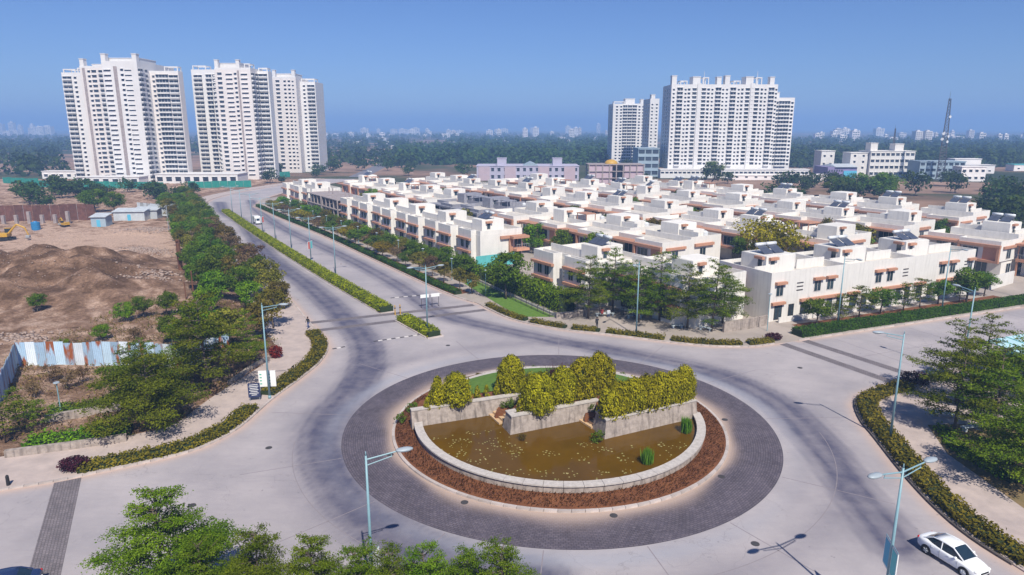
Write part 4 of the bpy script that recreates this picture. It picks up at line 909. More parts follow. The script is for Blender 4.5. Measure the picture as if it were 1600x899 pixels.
def villa_avenue(wallm='cream', end=False, heaters=0):
    """stepped two-bay villa of the avenue row; front faces -y; 16.5 m wide"""
    v = empty('villa'); W, D = 16.5, 12.0
    mb = MB(); mb.box(0.02, W - 0.02, 1.8, D, 0, 6.4); mb.box(1.0, 6.8, 0.0, 1.8, 0, 6.4); mb.box(9.0, 14.6, 0.7, 1.8, 0, 6.4); mb.build('wall', M[wallm], v)
    mb = MB(); parapet(mb, 0.02, W - 0.02, 1.85, D, 6.4, 7.25); mb.box(1.0, 6.8, 0.0, 0.18, 6.4, 7.4); mb.box(1.0, 1.18, 0.18, 1.85, 6.4, 7.4); mb.box(6.62, 6.8, 0.18, 1.85, 6.4, 7.4); mb.box(9.0, 14.6, 0.7, 0.88, 6.4, 7.3); mb.box(9, 9.18, 0.88, 1.85, 6.4, 7.3); mb.box(14.42, 14.6, 0.88, 1.85, 6.4, 7.3)
    mb.box(0.2, 9.0, 4.2, 4.38, 6.4, 7.9); mb.box(6.0, 6.2, 4.4, 9.5, 6.4, 7.7); mb.build('parapet', M[wallm], v)
    mb = MB(); mb.box(0.2, W - 0.2, 2.03, D - 0.2, 6.402, 6.46); mb.build('roof_deck', M['roofdeck'], v)
    mb = MB(); mb.box(9.2, 13.4, 4.0, 9.4, 6.46, 9.0); mb.box(9.35, 13.25, 4.15, 9.25, 9.0, 9.06); mb.build('stair_tower', M[wallm], v)
    win(v, 13.4, 5.6, 7.0, 0.9, 1.3, RT, 0, 1.5)
    for x0 in (2.9, 5.0): win(v, x0, 0.0, 3.4, 1.35, 1.75)
    inst('hood', hood_mesh(6.2), v, (3.9, 0.0, 5.2))
    for x0 in (10.8, 13.0): win(v, x0, 0.7, 3.4, 1.3, 1.75)
    inst('hood', hood_mesh(5.6), v, (11.8, 0.7, 5.2))
    win(v, 3.9, 0.0, 0.5, 2.4, 2.0); win(v, 11.8, 0.7, 0.5, 2.4, 2.0)
    inst('hood', hood_mesh(5.8), v, (3.9, 0.0, 2.6)); inst('hood', hood_mesh(5.4), v, (11.8, 0.7, 2.6))
    for k in range(3): mb = MB(); mb.box(7.3, 8.5, 1.76, 1.82, 3.3 + k*0.6, 3.46 + k*0.6); mb.build('slit', M['darkframe'], v)
    if end:
        mb = MB(); mb.box(W, W + 0.5, 6.5, 12.6, 5.3, 5.9); mb.box(W, W + 0.5, 8.6, 9.4, 0.0, 5.3); mb.box(W + 0.5, W + 2.0, 8.6, 12.6, 5.35, 5.85); mb.build('frame_band', M['terra'], v)
        mb = MB(); mb.box(W, W + 2.0, 9.4, 12.6, 2.7, 3.2); mb.build('balcony', M['peach'], v)
        win(v, W - 0.02, 10.9, 3.3, 1.8, 1.9, RT); win(v, W - 0.02, 10.9, 0.4, 1.8, 2.0, RT)
        mb = MB(); 
        for q in range(6): mb.box(W + 1.88, W + 1.93, 9.5 + q * 0.6, 9.55 + q * 0.6, 3.2, 4.1)
        mb.box(W + 1.87, W + 1.94, 9.4, 12.6, 4.1, 4.16); mb.build('railing', M['steel'], v)
    if heaters: heater(v, 10.5, 6.0, 9.06); heater(v, 12.3, 6.0, 9.06)
    return v

def villa_balcony(wallm='cream', trim='terra', infill='peach', lite=False, mirror=False, heaters=2, var=0):
    """large two-storey villa of the inner rows; balcony front faces -y; 14.5 m wide, 18 m deep"""
    v = empty('villa'); W, D = 14.5, 18.0
    X = (lambda a: W - a) if mirror else (lambda a: a)
    def bx(mb, x0, x1, *r): a, b = sorted((X(x0), X(x1))); mb.box(a, b, *r)
    sx0, sx1, sy0, sy1 = ((3.6, 8.4, 11.0, 16.5), (6.5, 11.5, 10.0, 15.0), (2.4, 6.6, 8.0, 14.2))[var % 3]
    hb = 6.3 + 0.35 * (var % 2)
    mb = MB(); bx(mb, 0.3, 14.2, 2.0, 9, 0, 3.2); bx(mb, 7.2, 14.48, 0.0, 9, 3.2, 6.2); bx(mb, 0.02, 7.2, 2.4, 9, 3.2, 6.2); bx(mb, 1.2, 13.6, 9, D, 0, hb); mb.build('wall', M[wallm], v)
    mb = MB(); bx(mb, 7.2, 14.48, 0.0, 0.2, 6.2, 7.1); bx(mb, 7.2, 7.4, 0.2, 2.4, 6.2, 7.1); bx(mb, 14.28, 14.48, 0.2, 9, 6.2, 7.1); bx(mb, 0.02, 7.2, 2.4, 2.6, 6.2, 7.1); bx(mb, 0.02, 0.22, 2.6, 9, 6.2, 7.1); parapet(mb, min(X(1.2), X(13.6)), max(X(1.2), X(13.6)), 9.0, D, hb, hb + 1.0)
    if var % 3 == 0: bx(mb, 8.4, 13.4, 11.2, 11.4, hb, hb + 1.7)
    elif var % 3 == 1: bx(mb, 1.4, 6.4, 12.2, 12.4, hb, hb + 1.5); bx(mb, 11.6, 11.8, 12.0, 17.6, hb, hb + 1.4)
    else: bx(mb, 8.8, 9.0, 9.3, 17.7, hb, hb + 1.6)
    mb.build('parapet', M[wallm], v)
    mb = MB(); bx(mb, 0.25, 14.25, 2.65, 8.98, 6.202, 6.26); bx(mb, 1.42, 13.38, 9.2, D - 0.22, hb + 0.002, hb + 0.05); mb.build('roof_deck', M['roofdeck'], v)
    zt = 9.0 + 0.4 * (var % 2); mb = MB(); bx(mb, sx0, sx1, sy0, sy1, hb - 0.3, zt); bx(mb, sx0 + 0.1, sx1 - 0.1, sy0 + 0.1, sy1 - 0.1, zt, zt + 0.06); mb.build('stair_tower', M[wallm], v)
    if var % 3 != 1: mb = MB(); bx(mb, sx1 + 0.01, sx1 + 2.6, sy0 + 1.6, sy1 - 0.6, hb, hb + 1.75); mb.build('tank_room', M[wallm], v)
    mb = MB(); bx(mb, 0.0, 7.2, 0.0, 2.4, 2.95, 3.25); mb.build('balcony', M['cream'], v)
    mb = MB(); bx(mb, -0.4, 7.15, -0.3, 2.4, 5.9, 6.3); bx(mb, -0.1, 7.15, -0.12, 0.0, 2.8, 3.4); bx(mb, 7.2, 14.6, -0.6, 0.0, 5.85, 6.35); bx(mb, 7.2, 14.6, -0.6, 0.0, 2.95, 3.4); bx(mb, 7.2, 7.65, -0.58, 0.0, 3.4, 5.85); bx(mb, 14.1, 14.55, -0.58, 0.0, 3.4, 5.85); mb.build('frame_band', M[trim], v)
    mb = MB(); bx(mb, 11.6, 14.1, -0.03, 0.0, 3.4, 5.85); mb.build('infill', M[infill], v)
    mb = MB(); bx(mb, 13.6, 14.1, 10.0, 15.5, hb - 0.75, hb - 0.25); bx(mb, 0.7, 1.2, 10.0, 15.5, hb - 0.75, hb - 0.25); mb.build('side_band', M[trim], v)
    mb = MB(); bx(mb, 14.48, 14.85, 1.0, 6.4, 5.6, 6.05); mb.build('side_hood', M[trim], v)
    win(v, X(9.4), 0.0, 3.6, 2.8, 2.0, FR, 2); win(v, X(3.6), 2.4, 3.3, 3.4, 2.3, FR, 2)
    a, b = sorted((X(sx0), X(sx1)))
    win(v, b, sy0 + 1.6, hb + 0.8, 1.0, 1.4, RT, 0, 1.6, hm=trim); win(v, a, sy0 + 1.6, hb + 0.8, 1.0, 1.4, LT, 0, 1.6, hm=trim)
    e0, e1 = (14.48, 0.02) if not mirror else (14.48, 0.02)
    win(v, e0, 3.6, 3.5, 1.8, 1.9, RT, 1); win(v, e1, 5.2, 3.5, 1.8, 1.8, LT, 1, 2.4, hm=trim)
    win(v, X(4.2), D, 3.6, 1.8, 1.7, BK, 1, 2.4, hm=trim); win(v, X(10.0), D, 3.6, 1.8, 1.7, BK, 1, 2.4, hm=trim)
    c0, c1 = sorted((X(1.2), X(13.6)))
    win(v, c1, 12.6, 3.4, 1.8, 1.8, RT, 1); win(v, c0, 12.6, 3.4, 1.8, 1.8, LT, 1)
    if not lite:
        win(v, X(10.4), 2.0, 0.3, 3.0, 2.3, FR, 2); win(v, X(4.0), 2.0, 0.3, 2.2, 2.4, FR, 1); win(v, max(X(0.3), X(14.2)), 5.0, 0.5, 1.8, 2.0, RT); win(v, c1, 14.0, 0.5, 1.8, 1.9, RT)
        mb = MB()
        for q in range(13): bx(mb, 0.05 + q*0.58, 0.09 + q*0.58, 0.05, 0.09, 3.25, 4.15)
        bx(mb, 0.0, 7.2, 0.03, 0.1, 4.15, 4.21); mb.build('railing', M['steel'], v)
        mb = MB(); bx(mb, 0.0, 0.3, 0.0, 0.3, 0, 2.95); bx(mb, 0.05, 0.22, 0.1, 0.27, 3.25, 5.9); mb.build('column', M[trim], v)
        for q in range(2): mb = MB(); bx(mb, 2.2 + q * 1.3, 3.0 + q * 1.3, D - 1.4, D - 1.0, hb + 0.05, hb + 0.7); mb.build('air_conditioner', M['tank'], v)
    if not lite or var == 1:
        for q in range(1 + var % 2):
            tx, ty = X(11.0 - q * 1.6), 16.2; mb = MB(); mb.tube((tx, ty, hb + 0.05), (tx, ty, hb + 1.2), 0.6, 0.6, 12); mb.tube((tx, ty, hb + 1.2), (tx, ty, hb + 1.45), 0.58, 0.22, 12); mb.build('water_tank', M['black'] if var % 2 else M['tank'], v, smooth=False)
    if var == 2: mb = MB(); bx(mb, 9.6, 13.2, 9.4, 12.4, hb + 2.3, hb + 2.5); [bx(mb, a_, a_ + 0.15, b_, b_ + 0.15, hb + 0.05, hb + 2.3) for a_ in (9.7, 13.0) for b_ in (9.5, 12.2)]; mb.build('roof_pergola', M[trim], v)
    if heaters:
        hy = (sy0 + sy1) / 2 - 0.3
        heater(v, X(sx0 + 1.2), hy, zt + 0.06)
        if heaters > 1: heater(v, X(sx0 + 3.4), hy, zt + 0.06)
    return v

def villa_road(W=15.8, left=False, right=False):
    """flat-fronted white villa of the side-road row; front faces -y"""
    v = empty('villa'); D = 11.0
    mb = MB(); mb.box(0.01, W - 0.01, 0, D, 0, 7.2) if False else None
    mb.box(0.01, W - 0.01, 0, D, 0, 6.3); mb.build('wall', M['white'], v)
    mb = MB(); parapet(mb, 0.01, W - 0.01, 0.0, D, 6.3, 7.35); mb.box(0.2, 5.0, 3.6, 3.78, 6.3, 7.6); mb.box(9.6, W - 0.2, 4.4, 4.58, 6.3, 7.8); mb.build('parapet', M['white'], v)
    mb = MB(); mb.box(0.2, W - 0.2, 0.2, D - 0.2, 6.302, 6.36); mb.build('roof_deck', M['roofdeck'], v)
    mb = MB(); mb.box(2.6, 8.6, 3.4 + 0.4, 9.0, 6.36, 8.9); mb.box(2.7, 8.5, 3.9, 8.9, 8.9, 8.96); mb.build('stair_tower', M['white'], v)
    win(v, 2.6, 5.0, 6.9, 1.0, 1.5, LT, 0, 1.7); win(v, 3.9, 3.8, 6.9, 1.0, 1.4, FR, 0, 1.7)
    for x0 in ((1.8, 9.5, 12.2) if left else (7.2, 9.9)): win(v, x0, 0.0, 3.7, 1.45, 1.8, FR, 1, 2.1)
    if right: win(v, W - 1.2, 0.0, 3.7, 1.3, 1.8, FR, 1, 1.9)
    for k in range(3): mb = MB(); mb.box((5.2 if left else 13.0), (6.5 if left else 14.3), -0.03, 0.05, 4.2 + k*0.55, 4.38 + k*0.55); mb.build('slit', M['darkframe'], v)
    for x0, w_ in ((1.8, 1.5), (4.4, 1.1), (7.0, 1.4), (9.6, 1.8), (12.4, 1.2), (14.6, 1.3)): win(v, x0, 0.0, 0.2, w_, 2.1, FR, 1, fm='darkframe')
    mb = MB(); mb.box(0.3, 2.9, -0.45, -0.002, 2.5, 2.9); mb.box(6.0, 14.9, -0.45, -0.002, 2.5, 2.9); mb.build('band', M['terra'], v)
    if left:
        win(v, 0.01, 6.5, 3.7, 1.5, 1.8, LT, 1, 2.2); win(v, 0.01, 6.5, 0.5, 1.5, 1.8, LT, 1, 2.2)
        mb = MB(); mb.box(-1.3, 0.0, 5.2, 8.2, 5.6, 6.1); mb.box(-1.2, 0.0, 5.4, 8.0, 2.6, 3.1); mb.build('canopy', M['terra'], v)
    heater(v, 4.4, 6.0, 8.96); heater(v, 6.6, 6.0, 8.96)
    return v

def put(v, pos, x_dir, label, group, proto=None, z=0.11):
    v.location = (pos.x, pos.y, z); v.rotation_euler = (0, 0, math.atan2(x_dir.y, x_dir.x)); return tag(v, label, 'villa', group)

XN = -AXU      # local x of rows whose fronts face the avenue
va = villa_avenue(); used = [False]
def frame_ruin(pos, label):
    """unfinished concrete frame in the avenue row"""
    r = empty('unfinished_house'); W = 15.5
    for lv in (3.0, 6.0): 
        mb = MB(); mb.box(0, W, 0, 11, lv, lv + 0.25); mb.build('slab', M['rawconc'], r)
    for ix in range(5):
        for iy in range(3):
            mb = MB(); x = 0.2 + ix * (W - 0.4) / 4; y = 0.2 + iy * 5.3; mb.box(x - 0.17, x + 0.17, y - 0.17, y + 0.17, 0, 3.0); mb.box(x - 0.17, x + 0.17, y - 0.17, y + 0.17, 3.25, 6.0)
            if iy == 1 and ix in (2, 3): mb.box(x - 0.15, x + 0.15, y - 0.15, y + 0.15, 6.25, 8.2)
            mb.build('column', M['rawconc'], r)
    mb = MB(); mb.box(0.5, W - 0.5, 4.5, 4.7, 0, 3.0); mb.box(4.5, 10, 5.0, 5.2, 3.25, 6.0); mb.box(11.5, 11.7, 0.5, 10, 3.25, 6.0); mb.build('partition', M['rawconc'], r)
    return put(r, pos, XN, label, None)
GA = 'villas of the avenue row'
slots = [(0, 'e'), (16.5, 'v'), (33, 'v'), (49.5, 'v'), (66, 'v'), (84, 'f'), (100.5, 'f2'), (117, 'v'), (133.5, 'v')]
k_ = 0
for s, kd in slots:
    pos = ST(s + 16.5, 0)
    if kd == 'v':
        o = va if not used[0] else copy_tree(va); used[0] = True
        put(o, pos, XN, 'cream stepped villa, ' + ordn[k_ + 1] + ' finished house from the avenue row end', GA); k_ += 1
    elif kd == 'e': put(villa_avenue(end=True, heaters=1), pos, XN, 'cream villa with brown L-shaped frame ending the avenue row', GA)
    elif kd == 'f': frame_ruin(pos, 'unfinished concrete frame house in the avenue row, nearer one')['category'] = 'unfinished house'
    else: frame_ruin(pos, 'unfinished concrete frame house in the avenue row, farther one')['category'] = 'unfinished house'
put(villa_avenue(end=True, heaters=1), ST(-22, -0.6), XN, 'nearest cream villa, partly behind the layered trees and green hedge', GA)
put(copy_tree(va), ST(-38.7, 3.5), XN, 'cream villa hidden behind the layered trees of the plaza', GA)

VB = {}
def vb(key):
    if key not in VB:
        wallm, trim, lite, mir, nh, vr = key
        VB[key] = [villa_balcony(wallm, trim, 'peach' if trim == 'terra' else wallm, lite, mir, nh, vr), False]
    e = VB[key]
    if not e[1]: e[1] = True; return e[0]
    return copy_tree(e[0])
rows = [(21.0, -31, 152, 'first villa street row'), (50.0, -44, 150, 'second villa street row'), (79.0, -43, 132, 'third villa street row'), (108.0, -41, 92, 'outermost villa street row')]
for t, s0, s1, rn in rows:
    s = s0; q = 0
    while s + 14.5 <= s1:
        grey = t == 21.0 and 22 <= s <= 60
        lite = ST(s, t).y > 200
        nh = 0 if grey else random.choice([2, 2, 1, 0, 0])
        vr = random.randrange(3)
        key = ('greyplaster', 'greyplaster', lite, False, 0, vr) if grey else ('cream', 'terra', lite, random.random() < 0.4, nh, vr)
        o = vb(key); o.scale = (1, random.uniform(0.92, 1.02), random.uniform(0.94, 1.06))
        lb = ('grey unfinished villa, ' if grey else 'large cream villa, ') + ordn[q] + ' from the near end of the ' + rn
        put(o, ST(s + 14.5, t + random.choice([0, 0, 1.2, -0.8, 0.6])), XN, lb, rn)
        s += 14.5 + (0.05 if q % 2 else random.uniform(0.8, 3.0)) + (3.5 if q % 5 == 3 else 0); q += 1
# the white row on the side road and the house beyond its gate
RD = Vector((0.905, 0.425)).normalized(); base = Vector((37.6, 96.6))
put(villa_road(left=True), base, RD, 'white villa with brown canopies at the plaza end of the side-road row', 'villas of the side-road row')
put(villa_road(), base + RD * 15.8, RD, 'white flat-fronted villa in the middle of the side-road row', 'villas of the side-road row')
put(villa_road(right=True), base + RD * 31.6, RD, 'white villa at the gate end of the side-road row', 'villas of the side-road row')
o = villa_balcony(var=1)
put(o, ST(-48, 78), XN, 'white villa with brown framed balcony beside the gate, cut by the picture edge', 'villas by the gate')
put(villa_balcony(var=0, heaters=0), ST(-63, 84), XN, 'white villa at the picture edge nearest the side road gate', 'villas by the gate')

# walls round the colony
def lowwall(pl, z0, z1, th_, m, label, name='low_wall', piece=2.5, cap=None):
    r = empty(name); pts = resample(pl, piece)
    if (Vector(pl[-1]) - pts[-1]).length > 0.4: pts.append(Vector(pl[-1]))
    for a, b in zip(pts, pts[1:]):
        mb = MB(); mb.obox((a+b)/2, b-a, (b-a).length/2 - 0.006, th_/2, z0, z1); mb.build('wall_panel', m, r)
        if cap: mb = MB(); mb.obox((a+b)/2, b-a, (b-a).length/2 - 0.006, th_/2 + 0.05, z1 + 0.002, z1 + 0.1); mb.build('coping', cap, r)
    return tag(r, label, 'wall')
lowwall([ST(-12, -5.4), ST(-40, -7.6)], 0, 0.5, 0.3, M['cap'], 'thin pale retaining kerb above the grass wedge')
lowwall([(6.6, 98.6), (9.6, 99.3), (11.6, 101.0)], 0, 1.0, 0.5, M['stone'], 'short stone wall at the end of the green hedge')
lowwall([(29.5, 91.5), (33.5, 93.2), (37.0, 95.2)], 0, 1.6, 0.35, M['stone'], 'grey weathered wall beside the side-road villas')
lowwall([(39.0, 96.2), (60, 105.6), (80, 114.6)], 0, 0.9, 0.2, M['white'], 'low white garden wall in front of the side-road villas')
lowwall([(84, 117), (92, 122.5)], 0, 2.4, 0.3, M['white'], 'white gate wall between the villa row and the picture edge')
def fence(pl, z0, h, label, step=1.8, name='railing_fence', m='darkframe'):
    r = empty(name); pts = resample(pl, step)
    for p in pts: mb = MB(); mb.box(p.x - 0.04, p.x + 0.04, p.y - 0.04, p.y + 0.04, z0, z0 + h); mb.build('post', M[m], r)
    for a, b in zip(pts, pts[1:]):
        for zz in (0.2, h - 0.15, h * 0.55): mb = MB(); mb.obox((a+b)/2, b-a, (b-a).length/2 - 0.04, 0.02, z0 + zz, z0 + zz + 0.05); mb.build('rail', M[m], r)
    return tag(r, label, 'fence')
fence([ST(-14, -6.6), ST(-39, -8.6), (11, 101)], 0.11, 1.1, 'dark railing below the green hedge slope')
fence([(11.6, 101.0), (20, 99.5), (29, 95)], 0.11, 1.3, 'dark railing behind the plaza trees')
net = empty('screen_fence'); 
for k in range(4): mb = MB(); c = ST(-1.5, 1.0 + k * 2.3); mb.obox(c, AXV, 1.14, 0.03, 0.1, 2.6); mb.build('screen_panel', M['teal'], net)
tag(net, 'teal screen panels at the end of the avenue villa row', 'fence')

# ------------------------------------------------------------------ high-rise towers
TW = {}
def twin(w_, h, hd):
    k = (w_, h, hd)
    if k not in TW:
        mb = MB(); mb.box(-w_/2, w_/2, -0.05, 0.02, 0, h, 1)
        mb.box(-w_/2 - 0.15, w_/2 + 0.15, -0.75 if hd else -0.35, 0.02, h + 0.02, h + 0.16)
        if hd == 2: mb.box(-w_/2 - 0.1, w_/2 + 0.1, -1.0, 0.02, -0.75, -0.03); mb.box(-0.07, 0.07, -0.12, 0.02, 0, h)
        TW[k] = mb.mesh('window', [M['tower'], M['tglass']])
    return TW[k]
def tower(name, cx, cy, blocks, label, fh=2.5, group='white apartment towers', z0=0.0, mt='tower', crown=True, cap=300):
    """blocks: (x0,x1,y0,y1,height,[front columns (x, kind)], [side columns])"""
    r = empty(name, (cx, cy, 0)); nwin = 0; extra = MB()
    def w_at(x, y, z, kd, face):
        nonlocal nwin
        sz = {'w': (4.4, 1.25, 2), 'm': (2.3, 1.3, 0), 'n': (1.2, 1.1, 1), 'b': (3.0, 1.6, 2), 's': (1.0, 0.9, 0), 't': (3.2, 0.6, 1)}[kd]
        nwin += 1
        if nwin <= cap: inst('window', twin(*sz), r, (x, y, z), (0, 0, face))
        else:
            c, s_ = math.cos(face), math.sin(face)
            for (a0, a1, b0, b1, c0, c1, mi) in ((-sz[0]/2, sz[0]/2, -0.05, 0.02, 0, sz[1], 1), (-sz[0]/2 - 0.1, sz[0]/2 + 0.1, -0.4, 0.02, sz[1] + 0.02, sz[1] + 0.14, 0)):
                p = [(x + a*c - b*s_, y + a*s_ + b*c) for a, b in ((a0, b0), (a1, b0), (a1, b1), (a0, b1))]; extra.prism(p, z + c0, z + c1, mi)
    jobs = []
    for bi, (x0, x1, y0, y1, h, fc, sc) in enumerate(blocks):
        mb = MB(); mb.box(x0, x1, y0, y1, z0, h); mb.build('wall', M[mt if bi % 2 == 0 else 'towerb'], r)
        mb = MB(); parapet(mb, x0, x1, y0, y1, h, h + 1.0, 0.3); mb.build('parapet', M[mt], r)
        nf = int((h - z0 - 2.0) / fh)
        for (x, kd) in fc: jobs += [(0 if kd in 'wb' else 1, x, y0, z0 + 2.6 + f * fh, kd, FR) for f in range(nf)]
        for (y, kd, side) in sc: jobs += [(0 if kd in 'wb' else 1, x1 if side > 0 else x0, y, z0 + 2.6 + f * fh, kd, RT if side > 0 else LT) for f in range(nf)]
    jobs.sort(key=lambda q: q[0])
    for q in jobs: w_at(*q[1:])
    if nwin > cap: o = extra.build('window', [M['tower'], M['tglass']], r); o['kind'] = 'stuff'
    r.scale = (1, 1, 0.955 if cy == 0 and blocks[0][0] < 0 else 1.0)
    return tag(r, label, 'tower', group)
def slot_strip(r, x0, x1, y, z0, z1):   # flat dark strip on a face, a recess's shade put into its colour
    mb = MB(); mb.box(x0, x1, y - 0.06, y + 0.02, z0, z1); mb.build('recess_shade', M['rawconc'], r)
def roofbox(r, x0, x1, y0, y1, z0, z1, m='tower'):
    mb = MB(); mb.box(x0, x1, y0, y1, z0, z1); mb.box(x0 - 0.2, x1 + 0.2, y0 - 0.2, y1 + 0.2, z1, z1 + 0.3); mb.build('roof_block', M[m], r)
def pergola(r, x0, x1, y0, y1, z0, h):
    mb = MB()
    for x in (x0, x1 - 0.5):
        for y in (y0, y1 - 0.5): mb.box(x, x + 0.5, y, y + 0.5, z0, z0 + h)
    mb.box(x0, x1, y0, y0 + 0.5, z0 + h, z0 + h + 0.5); mb.box(x0, x1, y1 - 0.5, y1, z0 + h, z0 + h + 0.5); mb.box(x0, x0 + 0.5, y0 + 0.5, y1 - 0.5, z0 + h, z0 + h + 0.5); mb.box(x1 - 0.5, x1, y0 + 0.5, y1 - 0.5, z0 + h, z0 + h + 0.5); mb.build('roof_frame', M['tower'], r)
T1 = tower('apartment_tower', 0, 0, [
    (-235, -219, 372, 390, 57.5, [(-232.2, 'w'), (-228, 'n'), (-222.5, 't')], []),
    (-219, -202, 362, 390, 60.0, [(-214.5, 'n'), (-212, 'm'), (-207.3, 'w')], [(366, 'm', 1)]),
    (-202, -184.5, 352, 390, 61.5, [(-199.5, 't'), (-192.2, 'n'), (-189.3, 't')], [(354.5, 'w', 1), (360, 'm', 1)]),
    (-184.4, -169.8, 363, 368, 57.6, [(-182.6, 'n'), (-179.8, 'b'), (-176.6, 'b'), (-172.4, 'w')], [])], 'leftmost white apartment tower with stepped wings and balcony bands')
slot_strip(T1, -217.8, -216.4, 362, 0, 60); slot_strip(T1, -196.4, -194.6, 352, 0, 60)
roofbox(T1, -201.5, -185.0, 356, 372, 61.5, 64.2); roofbox(T1, -202, -199.8, 352.2, 355, 61.5, 66); roofbox(T1, -186.8, -184.6, 352.2, 355, 61.5, 66); roofbox(T1, -218.8, -216.8, 362.2, 365, 60, 64.5); roofbox(T1, -216, -206, 368, 380, 60, 62.2)
pergola(T1, -234.5, -228, 373, 380, 58.3, 1.6); pergola(T1, -227, -220, 373, 380, 58.3, 2.2); pergola(T1, -177, -170, 363.5, 367.5, 58.6, 1.8)
T2 = tower('apartment_tower', 0, 0, [
    (-178, -157.5, 396, 412, 61.0, [(-174.5, 'w'), (-168.5, 'b'), (-164.8, 'b'), (-160.5, 'm')], []),
    (-157.5, -138.5, 378, 408, 60.5, [(-155.0, 'm'), (-150.0, 't'), (-146.6, 'n'), (-142.0, 't')], [(381, 'w', 1), (387, 'w', 1), (380.5, 'w', -1), (386, 'm', -1)]),
    (-138.5, -132.6, 388, 394, 59.5, [(-135.5, 'w')], [])], 'second white apartment tower from the left with a tall roof crown')
slot_strip(T2, -145.6, -144.6, 378, 0, 60); roofbox(T2, -157, -144.6, 382, 396, 60.5, 64.0); roofbox(T2, -157.3, -155.5, 378.2, 380.5, 60.5, 65.5); roofbox(T2, -146.0, -144.2, 378.2, 380.5, 60.5, 65.5); pergola(T2, -177.5, -170, 397, 404, 61.8, 2.0); pergola(T2, -142, -139, 379, 386, 61.3, 2.0); pergola(T2, -138, -133, 388.5, 393.5, 60.3, 1.5)
T3 = tower('apartment_tower', 0, 0, [
    (-153.5, -147.5, 452, 468, 56, [(-151.5, 'b'), (-149, 'm')], []),
    (-147.5, -133, 438, 465, 60.0, [(-144.3, 'm'), (-139.8, 'n'), (-137.2, 'n'), (-135.0, 's')], [(441, 'm', -1), (446, 'n', -1)]),
    (-133, -123.5, 446, 465, 57.5, [(-130.5, 'n'), (-126.2, 'w')], [])], 'third white apartment tower from the left, partly behind the second')
roofbox(T3, -147, -134, 442, 455, 60, 63); roofbox(T3, -147.3, -145.5, 438.2, 440.5, 60, 65); roofbox(T3, -135.5, -133.5, 438.2, 440.5, 60, 65); pergola(T3, -132.5, -124, 447, 455, 58, 2.0)
cols = []
for c in range(2):
    b = 89.4 + c * 29.8
    cols += [(b + 1.4, 's'), (b + 4.9, 'b'), (b + 8.0, 's'), (b + 10.0, 'n'), (b + 13.0, 'm'), (b + 15.6, 's'), (b + 18.2, 'm'), (b + 20.9, 'n'), (b + 23.0, 's'), (b + 26.4, 'b'), (b + 29.0, 's')]
T5 = tower('apartment_tower', 0, 0, [(89.4, 149, 398, 420, 50.4, cols, [(403, 'n', -1), (408, 'm', -1), (414, 'n', -1)])], 'wide white slab tower with rows of dark balconies on the right', 2.15, z0=4.6)
for c in range(2):
    b = 89.4 + c * 29.8
    roofbox(T5, b + 0.3, b + 3.0, 399, 403, 50.4, 56); roofbox(T5, b + 12.3, b + 16.5, 400, 408, 50.4, 55.5); pergola(T5, b + 17.5, b + 21, 399, 406, 51.2, 3.6); pergola(T5, b + 5, b + 9, 399, 406, 51.2, 1.8); roofbox(T5, b + 25.5, b + 28.0, 399, 403, 50.4, 55.3)
    mb = MB(); mb.tube((b + 18.2, 399, 50), (b + 18.2, 399, 58.5), 0.25, 0.08, 5); mb.build('antenna', M['tower'], T5)
    mb = MB(); mb.box(b + 14.6, b + 16.6, 397.6, 397.98, 4.6, 52); mb.build('pilaster', M['tower'], T5)
for z in range(5, 50, 1):
    pass
T6 = tower('apartment_tower', 0, 0, [(149.3, 161.5, 404, 424, 43.5, [(151.2, 'm'), (154.2, 'b'), (157.5, 'b'), (160.3, 'n')], [])], 'lower white wing joined to the right of the wide slab tower', 2.15, z0=4.0)
roofbox(T6, 149.5, 154, 408, 416, 43.5, 47.5)
T4 = tower('apartment_tower', 0, 0, [(74.5, 102.5, 520, 545, 44.0, [(77.5, 'n'), (80.5, 'n'), (83.5, 'b'), (87, 'b'), (90.5, 'b'), (94, 'n'), (96.8, 'n'), (99.3, 's'), (101.2, 's')], [(525, 'n', -1), (532, 'n', -1)])], 'white tower left of the wide slab tower', 2.2)
roofbox(T4, 84, 91, 524, 534, 44, 48.5); roofbox(T4, 95, 97, 522, 527, 44, 48); roofbox(T4, 99.5, 102, 522, 527, 44, 48); pergola(T4, 75, 83, 521, 528, 44.9, 1.2)
T7 = tower('apartment_tower', 0, 0, [(91.5, 97.5, 468, 492, 45.5, [(93.0, 's'), (96, 's')], [(472, 'm', -1), (480, 'm', -1), (487, 'n', -1)])], 'narrow pale tower squeezed between the two right-hand slab towers', 2.2)
roofbox(T7, 92.5, 95, 470, 475, 45.5, 49)
def lowblock(name, x0, x1, y0, y1, h, wm, label, cat, floors=1, nw=8, ww=2.0, wh=1.2, roof=None, sill=1.2, gm='tglass'):
    r = empty(name); mb = MB(); mb.box(x0, x1, y0, y1, 0, h); mb.build('wall', M[wm], r)
    mb = MB(); mb.box(x0 - 0.3, x1 + 0.3, y0 - 0.3, y1 + 0.3, h, h + 0.35); mb.build('roof_edge', M[roof or wm], r)
    wmsh = MB().box(-ww/2, ww/2, -0.06, 0.02, 0, wh, 0).box(-ww/2 - 0.1, ww/2 + 0.1, -0.45, 0.02, wh + 0.02, wh + 0.14, 1).mesh('window', [M[gm], M[wm]])
    for f in range(floors):
        for k in range(nw): inst('window', wmsh, r, (x0 + (x1 - x0) * (k + 0.5) / nw, y0, sill + f * (h / floors)))
    return tag(r, label, cat)
lowblock('podium', 84, 168, 391, 397.4, 4.6, 'tower', 'long low white podium below the wide slab tower', 'building', 1, 34, 1.7, 1.0, sill=2.6)
lowblock('podium', -212, -184, 340, 349, 4.0, 'tower', 'low white podium in front of the leftmost tower', 'building', 1, 6, 2.6, 2.0)
